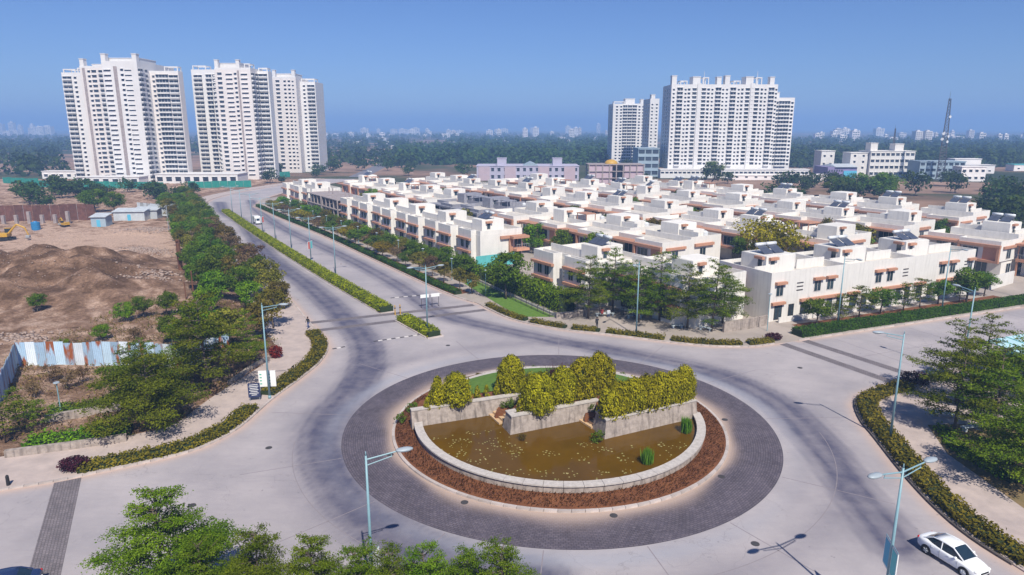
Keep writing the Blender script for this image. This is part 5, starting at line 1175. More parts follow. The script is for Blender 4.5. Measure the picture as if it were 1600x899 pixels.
lowblock('podium', -182, -140, 352, 366, 4.6, 'tower', 'low white clubhouse between the left towers', 'building', 1, 9, 2.8, 2.2)
lowblock('site_office', -262, -232, 385, 392, 4.0, 'hazewhite', 'small white low building at the foot of the leftmost tower', 'building', 1, 7, 2.0, 1.4)
b_ = lowblock('school_building', -19, 36, 372, 392, 7.6, 'mauve', 'long mauve building with two roof tanks beyond the villas', 'building', 2, 16, 1.5, 1.8)
for x in (-8, 22): roofbox(b_, x, x + 5.0, 374, 380, 7.95, 11.6, 'mauve')
for k, x in enumerate((-18, -4, 14, 28)): mb = MB(); mb.box(x, x + 6, 371.6, 371.98, 0, 7.5); mb.build('pilaster', M['redbrick'], b_)
mb = MB(); mb._add([(6, 372, 8.0), (14, 372, 8.0), (10, 372, 10.0), (6, 384, 8.0), (14, 384, 8.0), (10, 384, 10.0)], [(0,1,2), (3,5,4), (0,2,5,3), (1,4,5,2), (0,3,4,1)]); mb.build('gable', M['slate'], b_)
# unfinished block with yellow heap of sheeting
u_ = empty('unfinished_block')
for lv in range(3): mb = MB(); mb.box(38, 66, 344, 358, 3.2 + lv * 3.3, 3.5 + lv * 3.3); mb.build('slab', M['rawconc'], u_)
for x in np.linspace(38.4, 65.6, 9):
    for y in (344.4, 357.6): mb = MB(); mb.box(x - 0.25, x + 0.25, y - 0.25, y + 0.25, 0, 10.1); mb.build('column', M['rawconc'], u_)
for x0, x1 in ((38.7, 50), (56, 65.3)): mb = MB(); mb.box(x0, x1, 344.6, 344.8, 0, 10); mb.build('cladding', M['redbrick'], u_)
mb = MB(); mb.box(39, 65, 352, 352.3, 0, 10); mb.build('partition', M['rawconc'], u_)
tag(u_, 'unfinished concrete block with a yellow dome on its roof', 'building')
yd = MB().ell((50, 350, 10.1), 3.4, 2.8, 2.2, 14, 8).build('yellow_dome', M['yellow'], smooth=True); tag(yd, 'yellow tarpaulin dome on the unfinished block', 'dome')
lowblock('glass_block', 73, 85, 402, 420, 16, 'slate', 'blue-grey block left of the wide slab tower', 'building', 4, 3, 3.4, 2.2)
b_ = lowblock('office_block', 206.5, 232, 400, 414, 14.5, 'white', 'four-storey white office block with two roof towers', 'building', 4, 9, 2.0, 1.5)
roofbox(b_, 207, 211, 402, 408, 14.85, 19, 'white'); roofbox(b_, 221, 226, 402, 408, 14.85, 18.5, 'white')
lowblock('office_annex', 196, 206, 402, 412, 13.5, 'white', 'plain white annex joined to the four-storey office block', 'building', 4, 2, 1.2, 1.2)
lowblock('office_annex', 187, 195, 420, 430, 14, 'white', 'small white stair block behind the purple warehouse', 'building', 3, 2, 1.2, 1.2)
b_ = lowblock('grey_block', 225, 250, 382, 394, 9.5, 'slate', 'grey three-storey block at the foot of the tall mast', 'building', 3, 8, 2.2, 1.4)
lowblock('white_house', 238, 251, 366, 374, 7.5, 'hazewhite', 'small white house in front of the grey block', 'building', 2, 4, 1.6, 1.3)
wh = empty('warehouse'); mb = MB(); mb.box(179, 195.5, 392, 410, 0, 6.0); mb.build('wall', M['purple'], wh)
mb = MB(); mb._add([(183, 391, 6.1), (195.8, 391, 6.1), (195.8, 411, 6.1), (183, 411, 6.1), (184, 401, 7.6), (195.8, 401, 7.6)], [(0,1,5,4), (4,5,2,3), (0,4,3), (1,2,5)]); mb.build('roof', M['tin'], wh)
mb = MB(); mb.box(188, 195.4, 391.6, 391.98, 0, 4.0); mb.build('door', M['blue'], wh)
for k in range(6): mb = MB(); mb.box(179.6 + k*1.4, 180.4 + k*1.4, 391.9, 392.02, 3.6, 4.6); mb.build('window', M['tglass'], wh)
tag(wh, 'purple-walled warehouse with pale tin roof', 'warehouse')
for k, (x0, x1, y, h) in enumerate(((150, 172, 372, 2.8), (120, 146, 376, 2.4), (270, 300, 430, 5), (300, 318, 470, 7), (330, 362, 455, 4))):
    lowblock('shed', x0, x1, y, y + 8, h, 'hazewhite', ['long white shed in front of the purple warehouse', 'low white wall-like shed in front of the slab tower', 'flat pale shed right of the tall mast', 'small white house among trees right of the mast', 'low teal-roofed shed near the picture edge'][k], 'building', 1, 5, 1.4, 0.9, roof='teal' if k == 4 else None)
# lattice masts
def mast(x, y, h, wd, label, name='radio_mast', dish=True):
    r = empty(name, (x, y, 0)); legs = [(wd, -wd*.6), (-wd, -wd*.6), (0, wd)]
    for lx, ly in legs: mb = MB(); mb.tube((lx, ly, 0), (lx*0.25, ly*0.25, h*0.92), 0.30, 0.18, 4); mb.build('leg', M['mast'], r)
    mb = MB(); n = 26
    for k in range(n):
        z0 = h*0.92*k/n; z1 = h*0.92*(k+1)/n; f0 = 1 - 0.75*k/n; f1 = 1 - 0.75*(k+1)/n
        for q in range(3):
            a = legs[q]; b = legs[(q+1) % 3]; mb.tube((a[0]*f0, a[1]*f0, z0), (b[0]*f1, b[1]*f1, z1), 0.13, n=3, cap=False); mb.tube((a[0]*f1, a[1]*f1, z1), (b[0]*f1, b[1]*f1, z1), 0.11, n=3, cap=False)
    mb.build('lattice', M['mast'], r)
    mb = MB(); mb.tube((0, 0, h*0.9), (0, 0, h), 0.12, 0.04, 5); mb.build('antenna', M['mast'], r)
    if dish:
        for q, (dx, z) in enumerate(((1.4, 0.50), (-1.5, 0.47), (1.2, 0.44), (-1.2, 0.53), (0.9, 0.72))): mb = MB(); mb.tube((dx, -0.7, h*z), (dx*1.1, -1.1, h*z), 0.25, 0.75, 10); mb.build('dish', M['tank'], r)
    return tag(r, label, 'mast')
mast(232.5, 376, 46.5, 2.2, 'tall lattice radio mast with dishes behind the white office block')
mast(257, 470, 29.5, 1.2, 'shorter slim lattice mast between slab tower and tall mast', dish=False)

# ------------------------------------------------------------------ street lamps
def lamp(x, y, d, label, double=False, h=10.2, z=0.1, banner=None, group='tall street lamps'):
    """d: direction of the arm (2-D)"""
    d = Vector(d).normalized(); r = empty('street_lamp', (x, y, z), math.atan2(d.y, d.x))
    mb = MB(); mb.tube((0, 0, 0), (0, 0, 0.35), 0.17, 0.15, 10); mb.tube((0, 0, 0.35), (0, 0, h), 0.115, 0.06, 10); mb.tube((0, 0, h), (0, 0, h + 0.25), 0.045, 0.02, 6); mb.build('pole', M['lamp'], r, smooth=True)
    for sg in ((1, -1) if double else (1,)):
        mb = MB(); mb.tube((0, 0, h - 0.25), (sg*1.75, 0, h - 0.02), 0.045, 0.04, 6); mb.tube((0, 0, h - 0.6), (sg*1.45, 0, h - 0.27), 0.03, 0.03, 6); mb.tube((sg*1.4, 0, h - 0.3), (sg*1.4, 0, h - 0.07), 0.02, n=5); mb.build('arm', M['lamp'], r)
        mb = MB(); mb.ell((sg*2.15, 0, h + 0.02), 0.52, 0.24, 0.12, 12, 6); o = mb.build('lamp_head', M['head'], r, smooth=True)
        mb = MB(); mb.ell((sg*2.2, 0, h - 0.05), 0.36, 0.17, 0.08, 10, 4); mb.build('lens', M['lens'], o, smooth=True)
    if banner:
        z0, ms = banner
        for sg, mm in zip((1, -1), ms):
            a = R(55) ; mb = MB(); c, s_ = math.cos(a), math.sin(a)
            mb.obox((sg*0.55*c, sg*0.55*s_), (c, s_), 0.42, 0.025, z0, z0 + 1.7); o = mb.build('banner', M['signw'], r)
            mb = MB(); mb.obox((sg*0.55*c, sg*0.55*s_), (c, s_), 0.35, 0.034, z0 + 0.08, z0 + 1.6); mb.build('print', M[mm], o)
            mb = MB(); mb.tube((0, 0, z0 + 1.72), (sg*0.97*c, sg*0.97*s_, z0 + 1.72), 0.02, n=4); mb.tube((0, 0, z0 - 0.02), (sg*0.97*c, sg*0.97*s_, z0 - 0.02), 0.02, n=4); mb.build('bracket', M['lamp'], r)
    return tag(r, label, 'street lamp', group)
toC = lambda x, y: (CX - x, CY - y)
lamp(-25.6, 67.6, (1, 0.12), 'tall lamp by the white sign boards on the curved pavement')
lamp(34.6, 57.7, (-1.0, 0.15), 'tall lamp on the park kerb, its shadow on the road')
lamp(17.1, 90.1, (-0.45, -0.9), 'tall lamp at the curved kerb in front of the layered trees')
lamp(-8.1, 34.7, (1, 0.35), 'tall lamp at the bottom beside the tree tops', banner=(2.2, ('signw', 'signw')))
lamp(20.9, 33.3, (0.9, 0.40), 'double lamp with cyan banners left of the white car', True, banner=(3.9, ('blue', 'cyan')))
lamp(52, 74.6, (-0.4, 0.9), 'tall lamp among the park trees by the side road')
lamp(46.6, 94.0, (0.5, -0.86), 'tall lamp rising from the long dark hedge, nearer the roundabout')
lamp(66.3, 101.8, (0.4, -0.9), 'tall lamp rising from the long dark hedge, middle one')
lamp(86.0, 110.5, (0.4, -0.9), 'tall lamp rising from the long dark hedge near the picture edge')
ml = [(-11.8, 91.4), (-34.2, 129.6), (-43.1, 144.0), (-51.8, 158.2), (-60.2, 172.0), (-68.0, 184.8), (-75.4, 197.0), (-83.4, 210.0), (-91.0, 222.0)]
lb = ['double lamp in the short median hedge at the crossing', 'first double lamp in the long median hedge', 'second double lamp in the long median hedge, with red and cyan banners', 'third double lamp in the long median hedge', 'fourth double lamp in the long median hedge', 'fifth double lamp in the long median hedge, with pale banners', 'sixth double lamp in the long median hedge', 'seventh double lamp in the long median hedge', 'last double lamp in the long median hedge']
for k, (x, y) in enumerate(ml): lamp(x, y, (0.92, 0.39), lb[k], True, banner={2: (2.6, ('cyan', 'red')), 5: (2.6, ('red', 'signw'))}.get(k), h=9.4)
def postlamp(x, y, label, h=4.0):
    r = empty('post_lamp', (x, y, 0.11)); mb = MB(); mb.tube((0, 0, 0), (0, 0, h), 0.06, 0.05, 8); mb.build('pole', M['lamp'], r)
    mb = MB(); mb.tube((0, 0, h), (0, 0, h + 0.12), 0.1, 0.28, 10); mb.tube((0, 0, h + 0.12), (0, 0, h + 0.2), 0.3, 0.26, 10); mb.build('lamp_head', M['head'], r); return tag(r, label, 'post lamp', 'short path lamps')
for k in range(11):
    p = ST(-21 + k * 12.5, -9.2); postlamp(p.x, p.y, ordn[k] + ' short path lamp from the roundabout along the avenue trees')
postlamp(35.9, 92.2, 'short lamp by the grey wall at the end of the side-road villas', 5.2)
postlamp(-45.0, 63.5, 'short lamp with a square white head beside the dry shrubs', 3.2)

# ------------------------------------------------------------------ vehicles
def wheel_me():
    t = MB(); n = 20
    for a, b, r0, r1 in ((-0.10, -0.08, 0.20, 0.30), (-0.08, 0.08, 0.31, 0.31), (0.08, 0.10, 0.30, 0.20)): t.tube((0, a, 0), (0, b, 0), r0, r1, n, cap=False)
    t.tube((0, -0.06, 0), (0, 0.06, 0), 0.2, 0.2, n)
    h = MB(); h.tube((0, -0.105, 0), (0, -0.06, 0), 0.19, 0.2, 16)
    for k in range(5):
        g = 6.283 * k / 5; h.tube((0.04*math.cos(g), -0.115, 0.04*math.sin(g)), (0.18*math.cos(g), -0.105, 0.18*math.sin(g)), 0.028, n=4)
    return t.mesh('tyre', M['black'], True), h.mesh('rim', M['tank'])
TYRE, RIM = wheel_me()
def add_wheel(p, x, y, z, side, s=1.0):
    w_ = empty('wheel', (x, y, z), 0 if side < 0 else math.pi, p); w_.scale = (s, 1, s); inst('tyre', TYRE, w_); inst('rim', RIM, w_)
def loft(secs, mi=0):
    """secs: list of equal-length lists of 3-D points"""
    mb = MB(); n = len(secs[0]); vs = [p for s_ in secs for p in s_]
    fs = [(i*n + k, i*n + k + 1, (i+1)*n + k + 1, (i+1)*n + k) for i in range(len(secs)-1) for k in range(n-1)]
    fs += [tuple(range(n))[::-1], tuple((len(secs)-1)*n + k for k in range(n))]
    return mb._add(vs, fs, mi)
def sedan(x, y, ang, paint, label, z=0.0):
    c = empty('car', (x, y, z), ang)
    # stations along the length (front +x): x, half width, sill z, belt z, deck z
    st = [(-2.12, 0.58, 0.42, 0.72, 0.80), (-2.06, 0.72, 0.30, 0.86, 0.97), (-1.80, 0.80, 0.24, 0.90, 1.05), (-1.45, 0.83, 0.21, 0.90, 1.05), (-0.9, 0.845, 0.20, 0.89, 0.98), (0.0, 0.85, 0.20, 0.86, 0.93), (0.7, 0.845, 0.20, 0.84, 0.93), (1.05, 0.84, 0.20, 0.82, 0.95), (1.5, 0.81, 0.21, 0.76, 0.86), (1.85, 0.75, 0.24, 0.68, 0.76), (2.04, 0.66, 0.30, 0.60, 0.66), (2.12, 0.50, 0.40, 0.52, 0.56)]
    secs = []
    for sx, hw, zs, zb, zd in st:
        half = [(hw*0.86, zs), (hw*0.985, zs + 0.10), (hw, (zs+zb)/2), (hw*0.985, zb - 0.03), (hw*0.93, zb + 0.02), (hw*0.80, zd - 0.015), (hw*0.45, zd + 0.012)]
        secs.append([(sx, -a, b) for a, b in half] + [(sx, a, b) for a, b in half[::-1]])
        secs[-1].append(secs[-1][0])
    body = loft(secs); o = body.build('body', paint, c, smooth=True); bm = bmesh.new(); bm.from_mesh(o.data); bmesh.ops.remove_doubles(bm, verts=bm.verts, dist=0.0005); bmesh.ops.recalc_face_normals(bm, faces=bm.faces); bm.to_mesh(o.data); bm.free()
    sb = o.modifiers.new('sub', 'SUBSURF'); sb.levels = 1; sb.render_levels = 2
    # cabin: glass loft with painted roof and pillars
    cab = [(-1.62, 0.60, 1.02, 1.04), (-1.02, 0.66, 0.95, 1.40), (-0.55, 0.68, 0.93, 1.47), (0.0, 0.68, 0.91, 1.475), (0.35, 0.66, 0.91, 1.43), (1.08, 0.62, 0.93, 0.95)]
    secs = []; roof = []
    for sx, hw, zb, zt in cab:
        wt = hw * (0.86 if zt - zb > 0.1 else 1.0)
        secs.append([(sx, -hw*1.10, zb - 0.06), (sx, -hw*1.06, zb), (sx, -wt, zt - 0.06), (sx, -wt*0.8, zt), (sx, 0, zt + 0.02), (sx, wt*0.8, zt), (sx, wt, zt - 0.06), (sx, hw*1.06, zb), (sx, hw*1.10, zb - 0.06)])
    g = loft(secs).build('glasshouse', M['carglass'], c, smooth=False)
    rs_ = []
    for (sx, hw, zb, zt), s_ in zip(cab[1:5], secs[1:5]): rs_.append([(p[0], p[1]*1.01, p[2] + 0.012) for p in s_[2:7]])
    mb = MB(); vs = [p for s_ in rs_ for p in s_]; mb._add(vs, [(i*5+k, (i+1)*5+k, (i+1)*5+k+1, i*5+k+1) for i in range(3) for k in range(4)]); o2 = mb.build('roof', paint, c, smooth=True); sm = o2.modifiers.new('t', 'SOLIDIFY'); sm.thickness = 0.02
    for sg in (-1, 1):
        mb = MB()
        for a, b in (((-1.62, 0.62*1.04, 1.03), (-1.02, 0.585, 1.36)), ((0.35, 0.575, 1.395), (1.10, 0.645, 0.96)), ((-0.35, 0.715, 0.92), (-0.38, 0.60, 1.43)), ((-1.02, 0.585, 1.36), (-0.55, 0.60, 1.43)), ((0.35, 0.575, 1.395), (0, 0.60, 1.435)), ((-0.55, 0.60, 1.43), (0, 0.60, 1.435))): mb.tube((a[0], sg*a[1], a[2]), (b[0], sg*b[1], b[2]), 0.042, 0.042, 6)
        mb.build('pillar', paint, c)
        mb = MB(); mb.ell((0.72, sg*0.86, 0.99), 0.10, 0.11, 0.075, 10, 6); mb.build('mirror', paint, c, smooth=True)
        mb = MB(); mb.ell((1.90, sg*0.56, 0.66), 0.20, 0.15, 0.075, 10, 6); mb.build('headlight', M['lens'], c, smooth=True)
        mb = MB(); mb.ell((-2.02, sg*0.62, 0.84), 0.09, 0.13, 0.10, 10, 6); mb.build('tail_light', M['redlight'], c, smooth=True)
        for q, xx in enumerate((0.25, -0.85)): mb = MB(); mb.box(xx - 0.10, xx + 0.08, sg*0.842 - 0.012, sg*0.842 + 0.012, 0.78, 0.81); mb.build('handle', paint, c)
        for xx in (1.31, -1.28): add_wheel(c, xx, sg*0.74, 0.31, sg, 1.0)
        for xx in (1.31, -1.28): mb = MB(); mb.tube((xx, sg*0.60, 0.33), (xx, sg*0.845, 0.33), 0.36, 0.36, 20); mb.build('wheel_arch', M['black'], c)
        mb = MB(); mb.box(-0.36, -0.34, sg*0.847 - 0.006, sg*0.847 + 0.006, 0.32, 0.86); mb.box(0.84, 0.855, sg*0.84 - 0.006, sg*0.84 + 0.006, 0.34, 0.84); mb.box(-1.0, -0.985, sg*0.842 - 0.006, sg*0.842 + 0.006, 0.6, 0.86); mb.build('door_seam', M['steel'], c)
    mb = MB(); mb.box(2.06, 2.13, -0.35, 0.35, 0.50, 0.60); mb.build('grille', M['black'], c); mb = MB(); mb.box(2.00, 2.09, -0.5, 0.5, 0.30, 0.40); mb.build('bumper_intake', M['black'], c)
    mb = MB(); mb.box(-2.14, -2.11, -0.25, 0.25, 0.62, 0.74); mb.build('number_plate', M['signw'], c)
    return tag(c, label, 'car')
sedan(29.1, 39.85, math.atan2(-0.93, 0.37), M['carwhite'], 'white four-door saloon driving beside the dark kerb')
sedan(-31.3, 36.5, math.atan2(-0.39, -0.92), M['carblue'], 'dark navy car, only its roof showing at the bottom left corner', 0.0)
p = at(1590, 424); sedan(p.x, p.y, 0.8, M['carwhite'], 'white car parked in the drive of the villa by the gate', 0.11)
# light goods van on the avenue
p = at(397, 350); vn = empty('delivery_van', (p.x + 1.0, p.y, 0), math.atan2(-0.845, 0.535))
mb = MB(); mb.box(-2.3, 0.7, -0.85, 0.85, 0.55, 2.3); mb.build('cargo_box', M['carwhite'], vn, bevel=0.05)
mb = MB(); mb._add([(0.75, -0.8, 0.45), (2.3, -0.8, 0.45), (2.3, -0.8, 1.1), (1.85, -0.75, 1.85), (0.75, -0.75, 1.9), (0.75, 0.8, 0.45), (2.3, 0.8, 0.45), (2.3, 0.8, 1.1), (1.85, 0.75, 1.85), (0.75, 0.75, 1.9)], [(0,1,2,3,4), (9,8,7,6,5), (0,5,6,1), (1,6,7,2), (2,7,8,3), (3,8,9,4), (4,9,5,0)]); mb.build('cab', M['carwhite'], vn)
mb = MB(); mb._add([(2.27, -0.68, 1.17), (2.27, 0.68, 1.17), (1.89, 0.64, 1.80), (1.89, -0.64, 1.80)], [(0,1,2,3)]); o = mb.build('windscreen', M['carglass'], vn); sm = o.modifiers.new('t', 'SOLIDIFY'); sm.thickness = 0.04; sm.offset = 1
for sg in (-1, 1):
    mb = MB(); mb.box(1.0, 1.8, sg*0.79 - 0.02, sg*0.79 + 0.02, 1.15, 1.7); mb.build('side_window', M['carglass'], vn)
    for xx in (1.55, -1.4): add_wheel(vn, xx, sg*0.74, 0.31, sg)
mb = MB(); mb.box(-2.3, 2.2, -0.7, 0.7, 0.35, 0.55); mb.build('chassis', M['black'], vn)
tag(vn, 'small white delivery van on the avenue beside the median', 'van')
# motor-scooter with rider, far on the avenue
# ------------------------------------------------------------------ people
def person(x, y, ang, label, top='dark_cloth', legs='blue_cloth', pose='stand', z=0.12):
    J = {'pelvis': (0, 0, 0.92), 'chest': (0, 0.02, 1.25), 'neck': (0, 0.02, 1.47), 'head': (0, 0.04, 1.60), 'crown': (0, 0.03, 1.72)}
    if pose == 'walk': L = [((-0.09, 0, 0.86), (-0.10, 0.16, 0.48), (-0.10, 0.22, 0.07), (-0.10, 0.36, 0.04)), ((0.09, 0, 0.86), (0.10, -0.04, 0.48), (0.10, -0.28, 0.12), (0.10, -0.16, 0.04))]; A = [((-0.2, 0.02, 1.40), (-0.25, -0.10, 1.14), (-0.25, -0.05, 0.90)), ((0.2, 0.02, 1.40), (0.25, 0.12, 1.14), (0.23, 0.24, 0.95))]
    elif pose == 'sit':
        J = {'pelvis': (0, 0, 0.50), 'chest': (0, 0.03, 0.83), 'neck': (0, 0.06, 1.05), 'head': (0, 0.09, 1.17), 'crown': (0, 0.09, 1.29)}
        L = [((-0.09, 0.03, 0.48), (-0.12, 0.44, 0.48), (-0.12, 0.46, 0.08), (-0.12, 0.60, 0.04)), ((0.09, 0.03, 0.48), (0.12, 0.44, 0.48), (0.12, 0.46, 0.08), (0.12, 0.60, 0.04))]; A = [((-0.2, 0.04, 0.98), (-0.25, 0.10, 0.72), (-0.12, 0.32, 0.60)), ((0.2, 0.04, 0.98), (0.25, 0.10, 0.72), (0.12, 0.32, 0.60))]
    else: L = [((-0.09, 0, 0.86), (-0.10, 0.02, 0.48), (-0.11, 0, 0.07), (-0.11, 0.14, 0.04)), ((0.09, 0, 0.86), (0.10, 0.02, 0.48), (0.11, 0, 0.07), (0.11, 0.14, 0.04))]; A = [((-0.2, 0.02, 1.40), (-0.26, 0.0, 1.14), (-0.26, 0.05, 0.88)), ((0.2, 0.02, 1.40), (0.27, 0.04, 1.14), (0.15, 0.20, 1.25))]
    vs = [J['pelvis'], J['chest'], J['neck'], J['head'], J['crown']]; rd = [0.15, 0.17, 0.06, 0.10, 0.06]; es = [(0, 1), (1, 2), (2, 3), (3, 4)]
    for q in L:
        b = len(vs); vs += q; rd += [0.10, 0.07, 0.045, 0.04]; es += [(0, b), (b, b+1), (b+1, b+2), (b+2, b+3)]
    for q in A:
        b = len(vs); vs += q; rd += [0.065, 0.045, 0.04]; es += [(1, b), (b, b+1), (b+1, b+2)]
        h_ = Vector(q[2]); d = (Vector(q[2]) - Vector(q[1])).normalized()
        for k in range(5): vs.append(tuple(h_ + d * (0.09 if k else 0.05) + Vector(((k - 2) * 0.018, 0.01 * k, 0)))); rd.append(0.012); es.append((b+2, len(vs)-1))
    me_ = bpy.data.meshes.new('person'); me_.from_pydata(vs, es, [])
    o = inst('person', me_, None, (x, y, z), (0, 0, ang)); o.modifiers.new('skin', 'SKIN')
    for v_, r_ in zip(me_.skin_vertices[0].data, rd): v_.radius = (r_, r_); 
    me_.skin_vertices[0].data[0].use_root = True; ss = o.modifiers.new('sub', 'SUBSURF'); ss.levels = 1; ss.render_levels = 1
    pm = bpy.data.materials.new('person_dress'); pm.use_nodes = True; N = pm.node_tree.nodes; Lk = pm.node_tree.links
    tc = N.new('ShaderNodeTexCoord'); sx = N.new('ShaderNodeSeparateXYZ'); Lk.new(tc.outputs['Object'], sx.inputs[0]); cr = N.new('ShaderNodeValToRGB'); cr.color_ramp.interpolation = 'CONSTANT'
    dv = N.new('ShaderNodeMath'); dv.operation = 'DIVIDE'; dv.inputs[1].default_value = 1.8; Lk.new(sx.outputs['Z'], dv.inputs[0]); Lk.new(dv.outputs[0], cr.inputs[0])
    zz = J['pelvis'][2]; nk2 = J['neck'][2]
    colr = {'dark_cloth': (0.02, 0.022, 0.03), 'white_cloth': (0.6, 0.62, 0.66), 'blue_cloth': (0.05, 0.08, 0.2), 'red_cloth': (0.30, 0.04, 0.04)}
    e = cr.color_ramp.elements; e[0].position = 0; e[0].color = (0.03, 0.03, 0.03, 1); e[1].position = 0.055; e[1].color = (*colr[legs], 1); q = e.new(zz/1.8); q.color = (*colr[top], 1); q = e.new((nk2 - 0.02)/1.8); q.color = (0.25, 0.13, 0.08, 1)
    Lk.new(cr.outputs[0], N['Principled BSDF'].inputs['Base Color']); N['Principled BSDF'].inputs['Roughness'].default_value = 0.85; me_.materials.append(pm)
    hd = Vector(J['head']); mb = MB(); mb.ell((hd.x, hd.y - 0.025, hd.z + 0.05), 0.115, 0.125, 0.10, 12, 7); mb.build('hair', M['hair'], o, smooth=True)
    mb = MB(); mb.ell((hd.x, hd.y + 0.12, hd.z - 0.01), 0.02, 0.025, 0.03, 8, 5); mb.build('nose', M['skin'], o, smooth=True)
    return tag(o, label, 'person')
person(-29.0, 93.4, 2.6, 'person in a black top walking at the kerb by the avenue crossing', 'dark_cloth', 'blue_cloth', 'walk')
person(12.1, 93.4, 0.4, 'person in dark clothes standing on the pavement by the curved kerb', 'dark_cloth', 'dark_cloth', 'stand')
person(14.6, 99.6, 3.0, 'person in a white shirt sitting under the layered trees', 'white_cloth', 'blue_cloth', 'sit')
person(13.6, 99.9, 3.2, 'person in a red top sitting under the layered trees', 'red_cloth', 'dark_cloth', 'sit')
person(18.3, 98.4, 2.8, 'person in a blue top sitting near the tall lamp under the trees', 'blue_cloth', 'dark_cloth', 'sit')

# ------------------------------------------------------------------ benches, signs, bollards
def bench(x, y, ang, label, L=1.9):
    r = empty('stone_bench', (x, y, 0.11), ang); mb = MB(); mb.box(-L/2, L/2, -0.27, 0.27, 0.38, 0.48); mb.build('seat', M['bench'], r, bevel=0.02)
    for sx in (-L/2 + 0.3, L/2 - 0.3): mb = MB(); mb.box(sx - 0.12, sx + 0.12, -0.2, 0.2, 0, 0.38); mb.build('leg', M['bench'], r)
    return tag(r, label, 'bench', 'stone benches')
bench(42.8, 62.9, -0.35, 'pale stone bench under the park trees, farthest of three', 2.6); bench(43.4, 59.8, 0.3, 'pale stone bench under the park trees, middle of three', 2.2); bench(43.0, 53.6, -0.4, 'pale stone bench under the park trees, nearest the white car', 2.4)
bench(14.1, 100.0, 0.1, 'stone bench under the layered trees with people sitting on it', 3.0); bench(18.4, 98.8, 0.0, 'stone bench beside the tall lamp in the plaza', 2.4); bench(23.6, 93.7, 0.2, 'stone bench among the layered tree trunks'); bench(27.3, 92.5, -0.5, 'stone bench near the grey weathered wall')
r = empty('sign_board', (-26.3, 69.2, 0.12), 0.1); r.scale = (0.62, 1, 0.78)
for sx, mm in ((-0.75, 'signw'), (0.75, 'signw')):
    mb = MB(); mb.box(sx - 0.7, sx + 0.7, -0.04, 0.04, 0.9, 3.2); o = mb.build('panel', M[mm], r)
    for q in range(4): mb = MB(); mb.box(sx - 0.5, sx - 0.5 + (0.35 if sx < 0 else 0.28), -0.05, -0.041, 1.25 + q*0.45, 1.42 + q*0.45); mb.build('print', M['signg'], o)
    for xx in (-0.55, 0.55): mb = MB(); mb.tube((sx + xx, 0.06, 0), (sx + xx, 0.06, 3.1), 0.04, n=6); mb.build('post', M['steel'], r)
tag(r, 'pair of white sign boards with green print beside the tall lamp', 'sign')
r = empty('notice_board', (-26.9, 66.9, 0.12), 0.25); r.scale = (0.8, 1, 0.85); mb = MB(); mb.box(-0.75, 0.75, -0.04, 0.04, 0.5, 2.3); o = mb.build('panel', M['signb'], r)
for q in range(7): 
    wq = [0.55, 0.62, 0.5, 0.6, 0.45, 0.6, 0.35][q]; mb = MB(); mb.box(-wq, wq * 0.9, -0.05, -0.041, 2.08 - q*0.22, 2.15 - q*0.22); mb.build('text_line', M['signw'], o)
for xx in (-0.6, 0.6): mb = MB(); mb.tube((xx, 0.06, 0), (xx, 0.06, 2.2), 0.04, n=6); mb.build('post', M['steel'], r)
tag(r, 'dark blue notice board with white lines of text by the kerb', 'sign')
for k, (x, y) in enumerate(((-13.9, 105.4), (-12.3, 106.2))):
    r = empty('barrier_sign', (x, y, 0), 0.45); mb = MB(); mb.box(-0.7, 0.7, -0.03, 0.03, 1.6, 2.15); mb.build('panel', M['signw'], r)
    for xx in (-0.55, 0.55): mb = MB(); mb.tube((xx, 0, 0), (xx, 0, 1.6), 0.035, n=6); mb.tube((xx, -0.4, 0.03), (xx, 0.4, 0.03), 0.03, n=4); mb.build('leg', M['red' if False else 'darkframe'], r)
    tag(r, ['white barrier sign on legs in the avenue crossing, left one', 'white barrier sign on legs in the avenue crossing, right one'][k], 'sign')
for k, (x, y) in enumerate(((-17.9, 100.9), (-17.2, 101.4))):
    r = empty('bollard', (x, y, 0.0)); mb = MB(); mb.tube((0, 0, 0), (0, 0, 1.5), 0.09, 0.08, 10); mb.tube((0, 0, 1.5), (0, 0, 1.58), 0.08, 0.03, 10); mb.build('post', M['yellow'], r); mb = MB(); mb.tube((0, 0, 1.0), (0, 0, 1.2), 0.1, 0.1, 10); mb.build('band', M['black'], r); tag(r, ['yellow bollard at the end of the long median hedge, left one', 'yellow bollard at the end of the long median hedge, right one'][k], 'bollard')
r = empty('bollard', (-40.3, 49.6, 0.1)); mb = MB(); mb.tube((0, 0, 0), (0, 0, 0.8), 0.14, 0.12, 10); mb.tube((0, 0, 0.8), (0, 0, 0.9), 0.13, 0.06, 10); mb.build('post', M['black'], r); tag(r, 'short black bollard at the left edge of the picture', 'bollard')
p = ST(-19.5, -11.5); r = empty('path_sign', (p.x, p.y, 0.11), 0.5); mb = MB(); mb.tube((0, 0, 0), (0, 0, 2.0), 0.03, n=6); mb.build('post', M['steel'], r); mb = MB(); mb.box(-0.45, 0.45, -0.03, 0.03, 1.7, 2.5); mb.build('panel', M['cyan'], r); tag(r, 'small pale blue sign on a post at the avenue path corner', 'sign')

